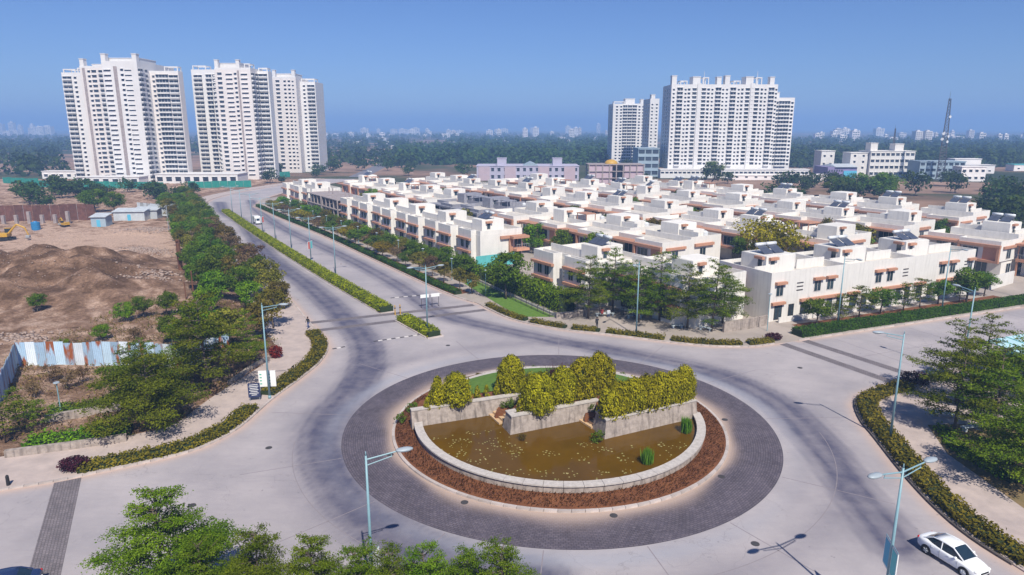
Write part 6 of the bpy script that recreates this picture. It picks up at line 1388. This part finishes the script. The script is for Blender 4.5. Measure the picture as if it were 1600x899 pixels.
# ------------------------------------------------------------------ left side: sheet fence, low walls, site things
def sheet_fence(pl, h, label, cols, step=1.1, name='sheet_fence', zoff=0.0):
    r = empty(name); pts = resample(pl, step)
    for k, (a, b) in enumerate(zip(pts, pts[1:])):
        n = 5; d = (b - a); nn = Vector((-d.y, d.x)).normalized(); V = []; hh = h + random.uniform(-0.12, 0.12); z0 = gz(a.x, a.y) - 0.1 + zoff
        for q in range(n * 2 + 1):
            p = a + d * (q / (n*2) * 0.98) + nn * (0.03 if q % 2 else -0.03); V += [(p.x, p.y, z0), (p.x, p.y, z0 + hh)]
        mb = MB(); mb._add(V, [(2*q, 2*q+2, 2*q+3, 2*q+1) for q in range(n*2)]); o = mb.build('sheet_panel', cols[k % len(cols)] if not callable(cols) else cols(k), r); sm = o.modifiers.new('t', 'SOLIDIFY'); sm.thickness = 0.015
        if k % 3 == 0: mb = MB(); mb.tube((a.x, a.y, z0), (a.x, a.y, z0 + hh + 0.1), 0.05, n=5); mb.build('post', M['steel'], r)
    return tag(r, label, 'fence')
tinr = mat('tin_rust_streaks', (0.42, 0.55, 0.66), 0.6, 0.1, 1.0, rand=0.2, streak=0.0)
def rusty():
    m = mat('tin_rusted', (0.33, 0.46, 0.60), 0.65, 0.1, 1.0, rand=0.2); N = m.node_tree.nodes; L = m.node_tree.links; p = N['Principled BSDF']; src = p.inputs['Base Color'].links[0].from_socket
    g = N.new('ShaderNodeNewGeometry'); mp = N.new('ShaderNodeMapping'); mp.inputs['Scale'].default_value = (1.1, 1.1, 0.35); L.new(g.outputs['Position'], mp.inputs[0]); n = N.new('ShaderNodeTexNoise'); n.inputs['Scale'].default_value = 1.2; n.inputs['Detail'].default_value = 6; L.new(mp.outputs[0], n.inputs['Vector'])
    r = N.new('ShaderNodeMapRange'); r.inputs[1].default_value = 0.52; r.inputs[2].default_value = 0.62; L.new(n.outputs[0], r.inputs[0]); mx = N.new('ShaderNodeMix'); mx.data_type = 'RGBA'; mx.inputs[7].default_value = (0.30, 0.09, 0.03, 1); L.new(r.outputs[0], mx.inputs[0]); L.new(src, mx.inputs[6]); L.new(mx.outputs[2], p.inputs['Base Color']); return m
RS = rusty(); tinw = mat('tin_pale', (0.60, 0.66, 0.72), 0.6, 0.1, 1.0, rand=0.15)
sheet_fence([(-59.0, 77.4), (-48.7, 78.0), (-38.4, 77.0), (-35.5, 82)], 3.0, 'pale blue corrugated fence with rust streaks beside the building site', [RS, tinw, RS, RS, tinr])
sheet_fence([(-52.0, 63.5), (-53.5, 67.5), (-59.0, 77.4)], 3.0, 'blue corrugated fence running out of the left picture edge', [tinr, RS, tinr])
p0 = at(0, 350); sheet_fence([(p0.x - 25, p0.y - 2), (p0.x, p0.y + 4), (p0.x + 25, p0.y + 8)], 5.0, 'dark red rusty sheet hoarding behind the concrete columns', [M['rust']], 2.5)
for k in range(10):
    x = p0.x - 12 + k * 3.6; y = p0.y - 3 + k * 0.35; mb = MB(); mb.box(-0.45, 0.45, -0.4, 0.4, -0.2, 2.6 if k % 3 else 3.6); o = mb.build('concrete_stub', M['rawconc'], None, (x, y, gz(x, y)), bevel=0.04); tag(o, ordn[k] + ' grey concrete column stub from the left in front of the rusty hoarding', 'column', 'concrete stubs by the hoarding')
lowwall([(-44.0, 54.4), (-39.5, 55.9), (-35.2, 57.6)], 0, 0.75, 0.45, M['stone'], 'low stone planter wall along the sandy pavement')
lowwall([(-45.4, 61.7), (-39.7, 64.7)], 0, 0.8, 0.45, M['stone'], 'low stone planter wall behind the green ground plants')
lowwall([(-31.5, 71.6), (-31.0, 76.5), (-29.6, 82.4), (-31, 86)], 0, 0.5, 0.4, M['stone'], 'low stone edge behind the curved pavement by the red shrub')
hedge('ground_planting', [(-43.6, 56.6), (-39.6, 58.0), (-35.8, 59.6)], 2.2, 0.55, 'bright green ground plants in the stone planter', 'lf_green', 0.15, 50, 0.1, 0.16, 'planting')
hedge('ground_planting', [(-46.0, 63.2), (-41, 65.6), (-36, 67)], 1.8, 0.6, 'dark green ground plants behind the second planter wall', 'lf_round', 0.15, 44, 0.1, 0.18, 'planting')
def post(x, y, h, r_, m, label):
    mb = MB(); mb.tube((0, 0, -0.2), (0, 0, h), r_, r_*0.9, 8); mb.box(-r_*0.5, r_*0.5, -r_*1.3, -r_*0.8, h - 0.3, h - 0.1); return tag(mb.build('post', m, None, (x, y, gz(x, y))), label, 'post')
rustp = mat('rust_brown', (0.15, 0.065, 0.035), 0.9, 0.3, 2.0)
post(*at(283, 428)[:2], 6.0, 0.45, rustp, 'thick rust-brown pile standing on the building site'); post(*at(303, 466)[:2], 4.5, 0.12, rustp, 'thin leaning brown post by the roadside trees'); post(*at(264, 362)[:2], 7, 0.12, M['steel'], 'thin dark pole near the white sheds'); post(*at(291, 470)[:2], 3.0, 0.1, rustp, 'short thin brown post near the rubble line')
# excavator
def excavator(x, y, ang, label, s=1.0):
    r = empty('excavator', (x, y, gz(x, y)), ang); r.scale = (s, s, s)
    for sg in (-1, 1):
        mb = MB(); mb.box(-1.7, 1.7, sg*1.1 - 0.28, sg*1.1 + 0.28, 0.08, 0.8); mb.tube((-1.7, sg*1.1 - 0.28, 0.44), (-1.7, sg*1.1 + 0.28, 0.44), 0.36, n=12); mb.tube((1.7, sg*1.1 - 0.28, 0.44), (1.7, sg*1.1 + 0.28, 0.44), 0.36, n=12); mb.build('track', M['black'], r)
    mb = MB(); mb.box(-2.2, 1.2, -1.25, 1.25, 0.95, 1.9); mb.box(-2.3, -1.2, -1.25, 1.25, 1.9, 2.3); mb.build('body', M['yellow'], r, bevel=0.08)
    mb = MB(); mb.box(0.1, 1.4, 0.25, 1.2, 1.92, 2.95); o = mb.build('cab', M['carglass'], r); mb = MB(); mb.box(0.05, 1.45, 0.2, 1.25, 2.95, 3.05); mb.build('cab_roof', M['yellow'], o)
    mb = MB(); mb.obox((2.4, -0.1), (1, 0), 0.01, 0.01, 0, 0.01); mb.tube((1.0, -0.2, 1.6), (3.2, -0.2, 4.0), 0.28, 0.24, 6); mb.tube((3.2, -0.2, 4.0), (5.0, -0.2, 3.1), 0.24, 0.2, 6); mb.build('boom', M['yellow'], r)
    mb = MB(); mb.tube((5.0, -0.2, 3.1), (5.6, -0.2, 1.2), 0.18, 0.14, 6); mb.build('stick', M['yellow'], r); mb = MB(); mb.box(5.0, 5.9, -0.7, 0.3, 0.5, 1.2); mb.build('bucket', M['steel'], r, bevel=0.1)
    return tag(r, label, 'excavator')
p = at(8, 377); excavator(p.x, p.y, 0.2, 'yellow excavator at the left picture edge on the pink earth')
p = at(102, 356); excavator(p.x, p.y, 2.6, 'smaller yellow digger in front of the rusty hoarding', 0.6)
p = at(57, 361); r = empty('water_drum', (p.x, p.y, gz(p.x, p.y) - 0.05)); mb = MB(); mb.tube((0, 0, 0), (0, 0, 2.2), 1.1, 1.1, 18)
for q in range(4): mb.tube((0, 0, 0.3 + q*0.5), (0, 0, 0.4 + q*0.5), 1.15, 1.15, 18)
mb.build('tank', M['bluetank'], r, smooth=False); mb = MB(); mb.tube((0, 0, 2.2), (0, 0, 2.45), 0.5, 0.4, 12); mb.build('lid', M['bluetank'], r); tag(r, 'round blue water tank on the building site', 'water tank')
def tinshed(x, y, ang, w_, d, h, label, m='tin'):
    r = empty('tin_shed', (x, y, gz(x, y) - 0.05), ang); mb = MB(); mb.box(-w_/2, w_/2, -d/2, d/2, 0, h); mb.build('wall', M[m], r)
    mb = MB(); mb._add([(-w_/2 - 0.3, -d/2 - 0.4, h), (w_/2 + 0.3, -d/2 - 0.4, h), (w_/2 + 0.3, d/2 + 0.3, h + 0.7), (-w_/2 - 0.3, d/2 + 0.3, h + 0.7), (-w_/2 - 0.3, -d/2 - 0.4, h + 0.1), (w_/2 + 0.3, -d/2 - 0.4, h + 0.1), (w_/2 + 0.3, d/2 + 0.3, h + 0.8), (-w_/2 - 0.3, d/2 + 0.3, h + 0.8)], [(3,2,1,0), (4,5,6,7), (0,1,5,4), (1,2,6,5), (2,3,7,6), (3,0,4,7)]); mb.build('roof', M['tin'], r)
    mb = MB(); mb.box(-0.5, 0.5, -d/2 - 0.04, -d/2 + 0.02, 0, 2.0); mb.build('door', M['blue'], r); return tag(r, label, 'shed', 'tin sheds on the building site')
for k, (px_, py_, w_) in enumerate(((207, 345, 9), (232, 342, 7), (255, 337, 8), (160, 354, 4))):
    p = at(px_, py_); tinshed(p.x, p.y, 0.1, w_, 4, 2.8, ['largest pale tin shed with the lean-to roof', 'pale tin shed just right of the largest shed', 'pale tin shed nearest the roadside trees', 'small blue tin hut beside the yellow digger'][k], 'tin' if k < 3 else 'slate')
sheet_fence([(-100, 226), (-113, 224), (-130, 236)], 3.0, 'white sheet hoarding behind the tin sheds', [tinw, M['tin']], 2.2)
for k, (a, b) in enumerate((((-230, 330), (-160, 318)), ((-125, 330), (-155, 322)), ((-150, 372), (-128, 400)), ((-260, 352), (-232, 340)))):
    sheet_fence([a, b], 3.2, ['green mesh screen below the left tower podium', 'green mesh screen beside the far avenue curve', 'green mesh screen below the third tower', 'green mesh screen at the foot of the leftmost tower'][k], [M['net']], 3.5, 'mesh_screen')
# rubble
def rubble(cx_, cy_, rx, ry, n, label, s0=0.12, s1=0.4):
    V = []; F = []
    for k in range(n):
        x = cx_ + rng.normal(0, rx * 0.5); y = cy_ + rng.normal(0, ry * 0.5); s_ = rng.uniform(s0, s1); z = gz(x, y) + s_ * 0.2; b = len(V); q = rng.uniform(0.6, 1.2, (8,)); a = rng.uniform(0, 1.57)
        for i, (u_, v_, w_) in enumerate(((-1,-1,-1), (1,-1,-1), (1,1,-1), (-1,1,-1), (-1,-1,1), (1,-1,1), (1,1,1), (-1,1,1))): V.append((x + s_*q[i]*(u_*math.cos(a) - v_*math.sin(a))*0.6, y + s_*q[i]*(u_*math.sin(a) + v_*math.cos(a))*0.6, z + s_*q[i]*w_*0.45))
        F += [[b+i for i in f] for f in ((3,2,1,0), (4,5,6,7), (0,1,5,4), (1,2,6,5), (2,3,7,6), (3,0,4,7))]
    tag(inst('rubble', np_mesh('rubble', np.array(V), np.array(F), M['rubble'])), label, kind='stuff')
p = at(235, 362); rubble(p.x, p.y, 8, 6, 420, 'heap of pale stones near the tin sheds'); p = at(224, 398); rubble(p.x, p.y, 6, 4, 420, 'pinkish heap of broken stones by the brown pile'); rubble(-96, 122, 46, 22, 1500, 'stones strewn over the brown soil mound', 0.04, 0.2); p = at(235, 445); rubble(p.x, p.y, 5, 5, 160, 'line of loose stones at the mound edge'); p = at(30, 530); rubble(p.x, p.y, 5, 3, 160, 'pale broken stones by the left picture edge')
# dry scrub and weeds between fence and pavement
n = 16000; x = rng.uniform(-62, -31, n); y = rng.uniform(57, 108, n); ok = inside(np.stack([x, y], 1), [tuple(p) for p in offset(KERB_L, 6.0)] + [(-330, 400), (-330, 20)]) & (np.sin(x*0.9) * np.cos(y*0.7) + rng.normal(0, 0.5, n) > 0.0); x = x[ok]; y = y[ok]; n = len(x)
z = site_h(x, y) + rng.uniform(0, 0.45, n)
nw = n // 2
tag(inst('green_weeds', leaves('green_weeds', np.stack([x, y, z], 1)[:nw] + rng.normal(0, 0.5, (nw, 3)) * np.array([1, 1, 0.1]), rng.uniform(0.06, 0.2, nw), rng.normal(size=(nw, 3)) + np.array([0, 0, 0.6]), np.clip(rng.normal(0.5, 0.25, nw), 0, 1), leafmat('leaf_weed', (0.07, 0.085, 0.012), (0.24, 0.22, 0.03), 0.02, 0.0), 0.4)), 'olive weeds growing among the dry scrub by the fence', kind='stuff')
tag(inst('dry_scrub', leaves('dry_scrub', np.stack([x, y, z], 1), rng.uniform(0.08, 0.3, n), rng.normal(size=(n, 3)), np.clip(rng.normal(0.5, 0.25, n), 0, 1), leafmat('leaf_straw', (0.12, 0.085, 0.035), (0.36, 0.24, 0.10), 0.02, 0.0), 0.25)), 'straw-coloured dry scrub around the corrugated fence', kind='stuff')

# ------------------------------------------------------------------ trees
for k, (x, y, h, kd) in enumerate(((-19.6, 33.4, 8.7, 'near'), (-13.4, 31.8, 7.6, 'near'), (-16.2, 31.2, 7.2, 'near'), (-10.6, 31.4, 7.2, 'near'), (-8.2, 30.9, 6.9, 'near'), (-6.3, 31.2, 6.7, 'near'), (-4.4, 31.0, 7.0, 'near'), (-2.6, 31.0, 6.8, 'near'), (-0.5, 31.2, 7.1, 'near'))):
    tree(kd, x, y, h, ['largest bright green tree rising from the bottom edge'][0] if k == 0 else ordn[k] + ' tree from the left along the bottom edge' if k > 1 else 'bright green tree top beside the largest one at the bottom edge', 'trees along the bottom edge', wide=1.0 if k == 0 else 0.8, var=k)
tree('tierlow', -34.8, 60.8, 7.0, 'broad dark layered tree spreading over the sandy pavement', wide=1.0, var=0)
tree('tier', -33.2, 70.3, 10.2, 'tall layered tree in front of the corrugated fence', wide=1.15, var=1)
tree('tierlow', -38.5, 67.0, 6.2, 'layered tree between the stone planter and the corrugated fence', var=1)
tree('tier', -31.2, 76.6, 7.0, 'slim tree behind the white sign boards', wide=0.8)
tree('tier', -36.8, 75.5, 8.0, 'layered tree close to the corrugated fence end')
tree('olive', -33.5, 88.0, 5.5, 'olive tree behind the red shrub'); tree('olive', -36.0, 83.0, 6.0, 'olive tree between corrugated fence and red shrub'); tree('olive', -34.0, 93.5, 6.0, 'olive tree nearest the walking person'); tree('green', -39.5, 86.5, 5.0, 'green bushy tree behind the corrugated fence end')
for k, (x, y, h) in enumerate(((-46.0, 57.2, 3.8), (-47.5, 61.0, 3.6), (-49.5, 56.0, 3.2), (-44.6, 60.0, 3.0))): tree('sapling', x, y, h, ['thin sapling by the left picture edge near the planter wall', 'thin sapling beside the square-headed lamp', 'thin sapling cut by the left picture edge', 'small sapling in the planter behind the stone wall'][k], 'saplings by the planter', wide=1.2)
for k, (px_, py_, h, kd) in enumerate(((60, 492, 3.2, 'round'), (195, 505, 3.2, 'green'), (225, 500, 3.6, 'round'), (262, 497, 4.0, 'round'), (160, 535, 2.4, 'green'), (100, 555, 2.0, 'green'), (125, 560, 1.8, 'round'), (270, 540, 4.2, 'round'), (305, 525, 5.0, 'round'), (80, 600, 2.2, 'dry'), (105, 612, 2.6, 'dry'), (55, 625, 2.0, 'dry'), (130, 600, 2.0, 'dry'), (215, 545, 3.0, 'dry'), (335, 470, 5.0, 'round'), (310, 455, 5.0, 'round'), (325, 490, 4.5, 'green'))):
    p = at(px_, py_); tree(kd, p.x, p.y, h, ['dark green bush growing on the soil mound', 'low green bush at the mound foot, leftmost of three', 'low green bush at the mound foot, middle of three', 'green bush at the mound foot nearest the brown post', 'small green bush just behind the corrugated fence', 'small green weed bush at the fence corner', 'small dark weed bush behind the fence', 'bush behind the tall layered tree', 'leafy bush between mound and roadside trees', 'dry brown shrub in front of the fence corner', 'largest dry shrub in front of the corrugated fence', 'dry shrub near the left picture edge', 'dry shrub in front of the rust-streaked panels', 'dry pale shrub behind the corrugated fence', 'roadside tree nearest the brown pile', 'roadside tree just right of the brown pile', 'green roadside bush above the tall layered tree'][k], None, 'tree' if h > 3.5 else 'wild_bush', 'tree' if h > 3.5 else 'bush', z=gz(p.x, p.y) - 0.05)
# belt of trees on the left of the avenue
lks = [p for p in resample(KERB_L_S, 4.6) if 97 < p.y < 262]; q = 0
for j, off in enumerate((2.6, 6.6, 10.6)):
    for p in resample(offset(lks, off), 6.2 + j * 1.3):
        if p.y < 100 + j * 2 or p.y > 250: continue
        kd = random.choice(['olive', 'olive', 'round', 'round', 'dry'] if j == 0 else ['round', 'olive', 'round', 'green'])
        tree(kd, p.x + random.uniform(-0.9, 0.9), p.y + random.uniform(-0.9, 0.9), random.uniform(4.6, 6.6), ordn[q] + ' tree from the crossing in the ' + ['kerbside', 'middle', 'site-side'][j] + ' line of the left avenue belt', 'tree belt left of the avenue', z=0.08, wide=random.uniform(0.9, 1.15)); q += 1
    q = 0
# rows on the villa side of the avenue
q = 0; s = -20.0
while s < 128:
    p = ST(s, -11.2 + random.uniform(-0.5, 0.5)); kd = random.choice(['olive', 'dry', 'olive', 'dry', 'round', 'yellow'])
    tree(kd, p.x, p.y, random.uniform(3.4, 4.6), ordn[q] + ' small tree from the crossing beside the avenue footpath', 'small trees along the avenue footpath', wide=random.uniform(0.9, 1.2)); q += 1; s += random.uniform(5.0, 6.6)
q = 0; s = -8.0
while s < 128:
    p = ST(s, -6.4 + random.uniform(-0.6, 0.6)); kd = random.choice(['round', 'green', 'round', 'olive'])
    tree(kd, p.x, p.y, random.uniform(3.8, 5.4), ordn[q] + ' tree from the crossing in front of the villa hedge', 'trees in front of the avenue villas', wide=random.uniform(0.95, 1.2)); q += 1; s += random.uniform(6, 9)
tree('round', -1.0, 110.6, 8.4, 'large dark green tree standing on the grass wedge', var=1)
for k, (x, y, h) in enumerate(((11.4, 98.6, 9.4), (15.6, 102.5, 9.6), (18.6, 96.4, 8.8), (21.9, 97.6, 9.8), (25.0, 93.4, 9.2), (28.0, 92.0, 9.8), (30.8, 96.0, 8.0), (24.6, 100.6, 8.6))):
    tree('tier', x, y, h, ['leftmost layered tree of the plaza, beside the stone wall', 'layered tree behind the sitting people', 'layered tree right behind the tall plaza lamp', 'tall layered tree in the middle of the plaza group', 'layered tree by the stone bench right of the plaza lamp', 'rightmost tall layered tree at the grey wall', 'layered tree against the end of the white villa row', 'layered tree at the back of the plaza group'][k], 'layered trees of the plaza', var=k, wide=random.uniform(1.0, 1.15))
p = ST(-37, 45); tree('yellow', p.x, p.y, 11.2, 'large yellowish-green tree among the villas', wide=1.05)
p = ST(-36, 76); tree('olive', p.x, p.y, 7.5, 'large olive tree beyond the white villa row', wide=1.2)
p = ST(-40, 70); tree('green', p.x, p.y, 6.0, 'green tree beside the large olive one among the villas')
for k in range(8):
    p = Vector((44.0, 95.0)) + RD * (k * 4.6) + Vector((0, random.uniform(-0.5, 0.5))); tree('sapling' if k % 3 else 'round', p.x, p.y, random.uniform(3.8, 5.2) if k % 3 else 4.2, ordn[k] + ' young tree from the roundabout on the red bed before the white villas', 'young trees on the red bed', wide=1.25)
tree('round', 74.5, 108.5, 6.0, 'round green tree at the gate end of the red bed', wide=1.1); tree('round', 80.0, 112.4, 4.5, 'smaller round tree by the white gate wall')
for k, (x, y, h, kd) in enumerate(((41.4, 59.2, 8.6, 'tier'), (43.8, 57.2, 9.0, 'tier'), (41.6, 49.6, 7.0, 'tierlow'), (46.2, 66.5, 8.4, 'tier'), (51.5, 70.5, 8.2, 'tier'), (49.5, 61.5, 8.6, 'tier'), (49.5, 53.0, 7.5, 'tier'), (55.5, 66.5, 8.5, 'tier'))):
    tree(kd, x, y, h, ['layered park tree nearest the tall lamp by the road', 'layered park tree between the benches', 'low spreading park tree near the white car at the picture edge', 'layered park tree by the purple corner shrub', 'layered park tree beside the side road', 'layered park tree in the middle of the group', 'park tree behind the nearest bench', 'park tree in front of the pale pavilion'][k], 'layered park trees', var=k, wide=random.uniform(0.95, 1.1))
# gardens and streets inside the colony
q = {}
for t_, nm in ((16.5, 'first'), (45.6, 'second'), (74.6, 'third'), (103.6, 'fourth')):
    s = -38.0; c = 0
    while s < 120 - max(0, t_ - 60):
        p = ST(s, t_ + random.choice([-2.9, 2.9]) + random.uniform(-0.4, 0.4)); h = random.uniform(4.8, 8.6)
        if not (t_ == 16.5 and s < -22): tree(random.choice(['round', 'green', 'olive', 'round']), p.x, p.y, h, ordn[c] + ' garden tree from the near end of the ' + nm + ' inner villa street', 'garden trees between the villas', wide=0.8); c += 1
        s += random.uniform(8, 13)
# bigger trees around the colony and far trees
def far_tree(px_, py_, h, label, group, kd='far'):
    p = at(px_, py_); tree(kd, p.x, p.y, h, label, group, z=-0.1, wide=random.uniform(0.9, 1.3))
far = [((130, 330, 6), (60, 300), (300, 312), 'tree between the building site and the left towers'), ((26, 0, 6), (320, 500), (272, 288), 'tree in front of the second and third towers'), ((34, 0, 9), (1205, 1420), (288, 322), 'dark green tree behind the outermost villas'), ((22, 0, 9), (1530, 1600), (325, 372), 'tree at the right picture edge behind the villas'), ((16, 0, 8), (1420, 1600), (290, 318), 'scrub tree on the waste land right of the colony'), ((6, 0, 8), (1090, 1180), (286, 292), 'tree in front of the slab tower podium'), ((20, 0, 7), (500, 740), (255, 276), 'tree between the colony and the bare field'), ((10, 0, 7), (900, 1020), (268, 286), 'tree around the unfinished block'), ((14, 0, 7), (0, 120), (300, 325), 'tree at the left picture edge behind the hoarding')]
for (n, _, h), (xa, xb), (ya, yb), lb_ in far:
    n = min(n, 40)
    n = int(n * 0.45)
    for k, x_ in enumerate(sorted(random.uniform(xa, xb) for _ in range(n))): far_tree(x_, random.uniform(ya, yb), h * random.uniform(0.75, 1.35), ordn[k] + ' from the left, ' + lb_, 'trees: ' + lb_)
for k, (px_, py_, h) in enumerate(((150, 333, 8.5), (180, 335, 8), (135, 328, 7), (290, 318, 7), (275, 330, 6.5), (1115, 282, 11), (1330, 312, 11), (1380, 318, 12), (1300, 308, 9))): far_tree(px_, py_, h, ['large dark tree left of the tin sheds', 'dark tree just behind the tin sheds', 'dark tree behind the rusty hoarding end', 'tree at the start of the avenue belt', 'tree behind the white hoarding', 'lone tall tree before the slab tower', 'biggest round tree behind the outer villas', 'broad round tree behind the outer villas', 'smaller round tree behind the outer villas'][k], None, 'round')
for k, x_ in enumerate(sorted(random.uniform(0, 1600) for _ in range(34))):
    y_ = random.uniform(228, 268)
    if 95 < x_ < 500 and y_ > 250: continue
    if 950 < x_ < 1240: continue
    far_tree(x_, y_, random.uniform(5, 10), ordn[k] + ' far hazy tree from the left on the open land', 'far trees on the open land')
# woodland masses too far to count
def wood(zones, label):
    C = []; T = []; Sz = []; Nn = []
    for (x0, x1, y0, y1, n) in zones:
        for k in range(n):
            p = at(rng.uniform(x0, x1), rng.uniform(y0, y1)); h = rng.uniform(6, 13); m_ = 40
            d = shellpts(m_); d[:, 2] = np.abs(d[:, 2]); C.append(np.array([p.x, p.y, -0.1]) + d * np.array([h*0.62, h*0.62, h]) * rng.uniform(0.6, 1, (m_, 1))); T.append(np.clip(rng.uniform(0, 0.7) + rng.normal(0, 0.15, m_), 0, 1)); Sz.append(np.full(m_, h * 0.16)); Nn.append(d + rng.normal(0, 0.4, (m_, 3)))
    tag(inst('woodland', leaves('woodland', np.concatenate(C), np.concatenate(Sz), np.concatenate(Nn), np.concatenate(T), M['lf_far'], 0.7)), label, kind='stuff')
wood([(620, 965, 230, 258, 750), (700, 960, 218, 232, 330)], 'dark hazy wood beyond the mauve building')
wood([(1230, 1640, 224, 262, 900), (1220, 1640, 216, 226, 350)], 'dark hazy wood beyond the white office block')
wood([(-40, 330, 214, 240, 420), (500, 640, 232, 262, 60), (0, 110, 240, 275, 50), (480, 640, 214, 232, 110), (480, 1000, 210, 218, 380)], 'hazy wooded plain behind the left towers')

# ------------------------------------------------------------------ park pavilion at the right edge
r = empty('pavilion', (60.5, 73.0, 0.11), 0.40)
mb = MB(); mb._add([(-5, -4, 3.2), (5, -4, 3.2), (5, 4, 4.0), (-5, 4, 4.0), (-5, -4, 3.35), (5, -4, 3.35), (5, 4, 4.15), (-5, 4, 4.15)], [(3,2,1,0), (4,5,6,7), (0,1,5,4), (1,2,6,5), (2,3,7,6), (3,0,4,7)]); mb.build('roof', mat('pale_cyan_sheet', (0.45, 0.66, 0.70), 0.4, 0.06, 0.8), r)
for x in (-4.8, -1.6, 1.6, 4.8):
    for y, h in ((-3.8, 3.2), (3.8, 3.98)): mb = MB(); mb.box(x - 0.08, x + 0.08, y - 0.08, y + 0.08, 0, h); mb.build('post', M['steel'], r)
for x in (-3.3, -1.6, 0, 1.6, 3.3): mb = MB(); mb._add([(x - 0.05, -4.02, 3.355), (x + 0.05, -4.02, 3.355), (x + 0.05, 4.0, 4.165), (x - 0.05, 4.0, 4.165), (x - 0.05, -4.02, 3.41), (x + 0.05, -4.02, 3.41), (x + 0.05, 4.0, 4.21), (x - 0.05, 4.0, 4.21)], [(3,2,1,0), (4,5,6,7), (0,1,5,4), (1,2,6,5), (2,3,7,6), (3,0,4,7)]); mb.build('roof_rib', M['teal'], r)
mb = MB(); mb.box(-4.7, 4.7, 3.85, 3.95, 0, 2.6); mb.build('back_screen', M['teal'], r)
tag(r, 'pale blue roofed pavilion behind the park trees', 'pavilion')
fence([(52.5, 62.0), (60, 66), (72, 71)], 0.11, 2.2, 'green park fence behind the layered park trees', 2.0, 'park_fence', 'net')

# ------------------------------------------------------------------ hazy city on the horizon
def city(n, x0, x1, yb0, yb1, h0, h1, label, group):
    for k, px_ in enumerate(sorted(random.uniform(x0, x1) for _ in range(n))):
        yb = random.uniform(yb0, yb1); p = at(px_, yb); sc = FPX / (p.y * 0.9736); h = random.uniform(h0, h1) / sc; wd = random.uniform(4, 13) / sc
        mb = MB(); d = wd * 0.8; mb.box(-wd/2, wd/2, -d/2, d/2, 0, h); mb.box(-wd*0.2, wd*0.15, -d*0.2, d*0.2, h, h * 1.12); nf = max(2, min(9, int(h / 4)))
        for f in range(nf):
            z = h * (f + 0.35) / nf
            for c in range(3): mb.box(-wd*0.42 + c*wd*0.3, -wd*0.42 + c*wd*0.3 + wd*0.22, -d/2 - 0.12, -d/2 - 0.02, z, z + h / nf * 0.42, 1)
        tag(mb.build('city_building', [M['hazewhite'], M['tglass']], None, (p.x, p.y, -0.1)), label + ', ' + ordn[k] + ' from left', 'building', group)
city(12, -20, 95, 209, 212, 6, 18, 'faint pale block on the skyline left of the leftmost tower', 'skyline left of the towers')
city(26, 500, 720, 208, 216, 3, 9, 'faint low pale building on the skyline between tower groups', 'low skyline between the towers')
city(16, 760, 955, 208, 216, 6, 14, 'faint pale block on the skyline left of the slab towers', 'skyline left of the slab towers')
city(14, 1270, 1350, 214, 222, 8, 16, 'pale block in the hazy cluster right of the slab tower', 'skyline cluster right of the slab tower')
city(20, 1360, 1610, 214, 224, 7, 16, 'pale block on the hazy skyline around the tall mast', 'skyline around the tall mast')
for k, px_ in enumerate((1431, 1446)):
    p = at(px_, 227); mb = MB(); mb.box(-5.5, 5.5, -6, 6, 0, 22); mb.box(-2, 2, -3, 3, 22, 24)
    for f in range(7):
        for c in range(3): mb.box(-4.8 + c*3.4, -2.6 + c*3.4, -6.12, -6.02, 1.5 + f*2.9, 2.9 + f*2.9, 1)
    tag(mb.build('city_building', [M['hazewhite'], M['tglass']], None, (p.x, p.y, -0.1)), ['left one of the twin pale towers on the skyline', 'right one of the twin pale towers on the skyline'][k], 'building', 'twin skyline towers')
city(30, 500, 960, 217, 236, 2.5, 5, 'small white house among trees on the far plain', 'small houses on the plain')
city(14, 1240, 1600, 226, 250, 3, 6, 'small white house in the wood right of the towers', 'small houses in the wood')
# faint hills
xs = np.linspace(-6500, 6500, 90); hh = 40 + 70 * np.exp(-((xs + 650) / 500) ** 2) + 60 * np.exp(-((xs - 900) / 600) ** 2) + 25 * np.sin(xs * 0.0021) + 10 * np.sin(xs * 0.009)
mb = MB(); n = len(xs); V = [(x, 8000, -1) for x in xs] + [(x, 8500, max(4, h)) for x, h in zip(xs, hh)] + [(x, 9100, -1) for x in xs]
mb._add(V, [(k, k+1, n+k+1, n+k) for k in range(n-1)] + [(n+k, n+k+1, 2*n+k+1, 2*n+k) for k in range(n-1)]); tag(mb.build('hills', M['land'], smooth=True), 'faint low hills on the hazy horizon', kind='structure')

# ------------------------------------------------------------------ haze
mb = MB(); mb.box(-8900, 8900, -400, 9600, -1.5, 125); hz = mb.build('haze', []) if False else None
me = MB().box(-8900, 8900, -400, 9600, -1.5, 125).mesh('haze', bpy.data.materials.new('haze_air')); hm = me.materials[0]; hm.use_nodes = True; N = hm.node_tree.nodes; N.clear()
ov = N.new('ShaderNodeOutputMaterial'); pv = N.new('ShaderNodeVolumePrincipled'); pv.inputs['Color'].default_value = (0.33, 0.57, 1.0, 1); pv.inputs['Density'].default_value = 0.0005; pv.inputs['Anisotropy'].default_value = 0.0
hm.node_tree.links.new(pv.outputs[0], ov.inputs['Volume']); ho = inst('haze', me); tag(ho, 'thin blue haze over the whole plain', kind='stuff'); ho.display_type = 'WIRE'
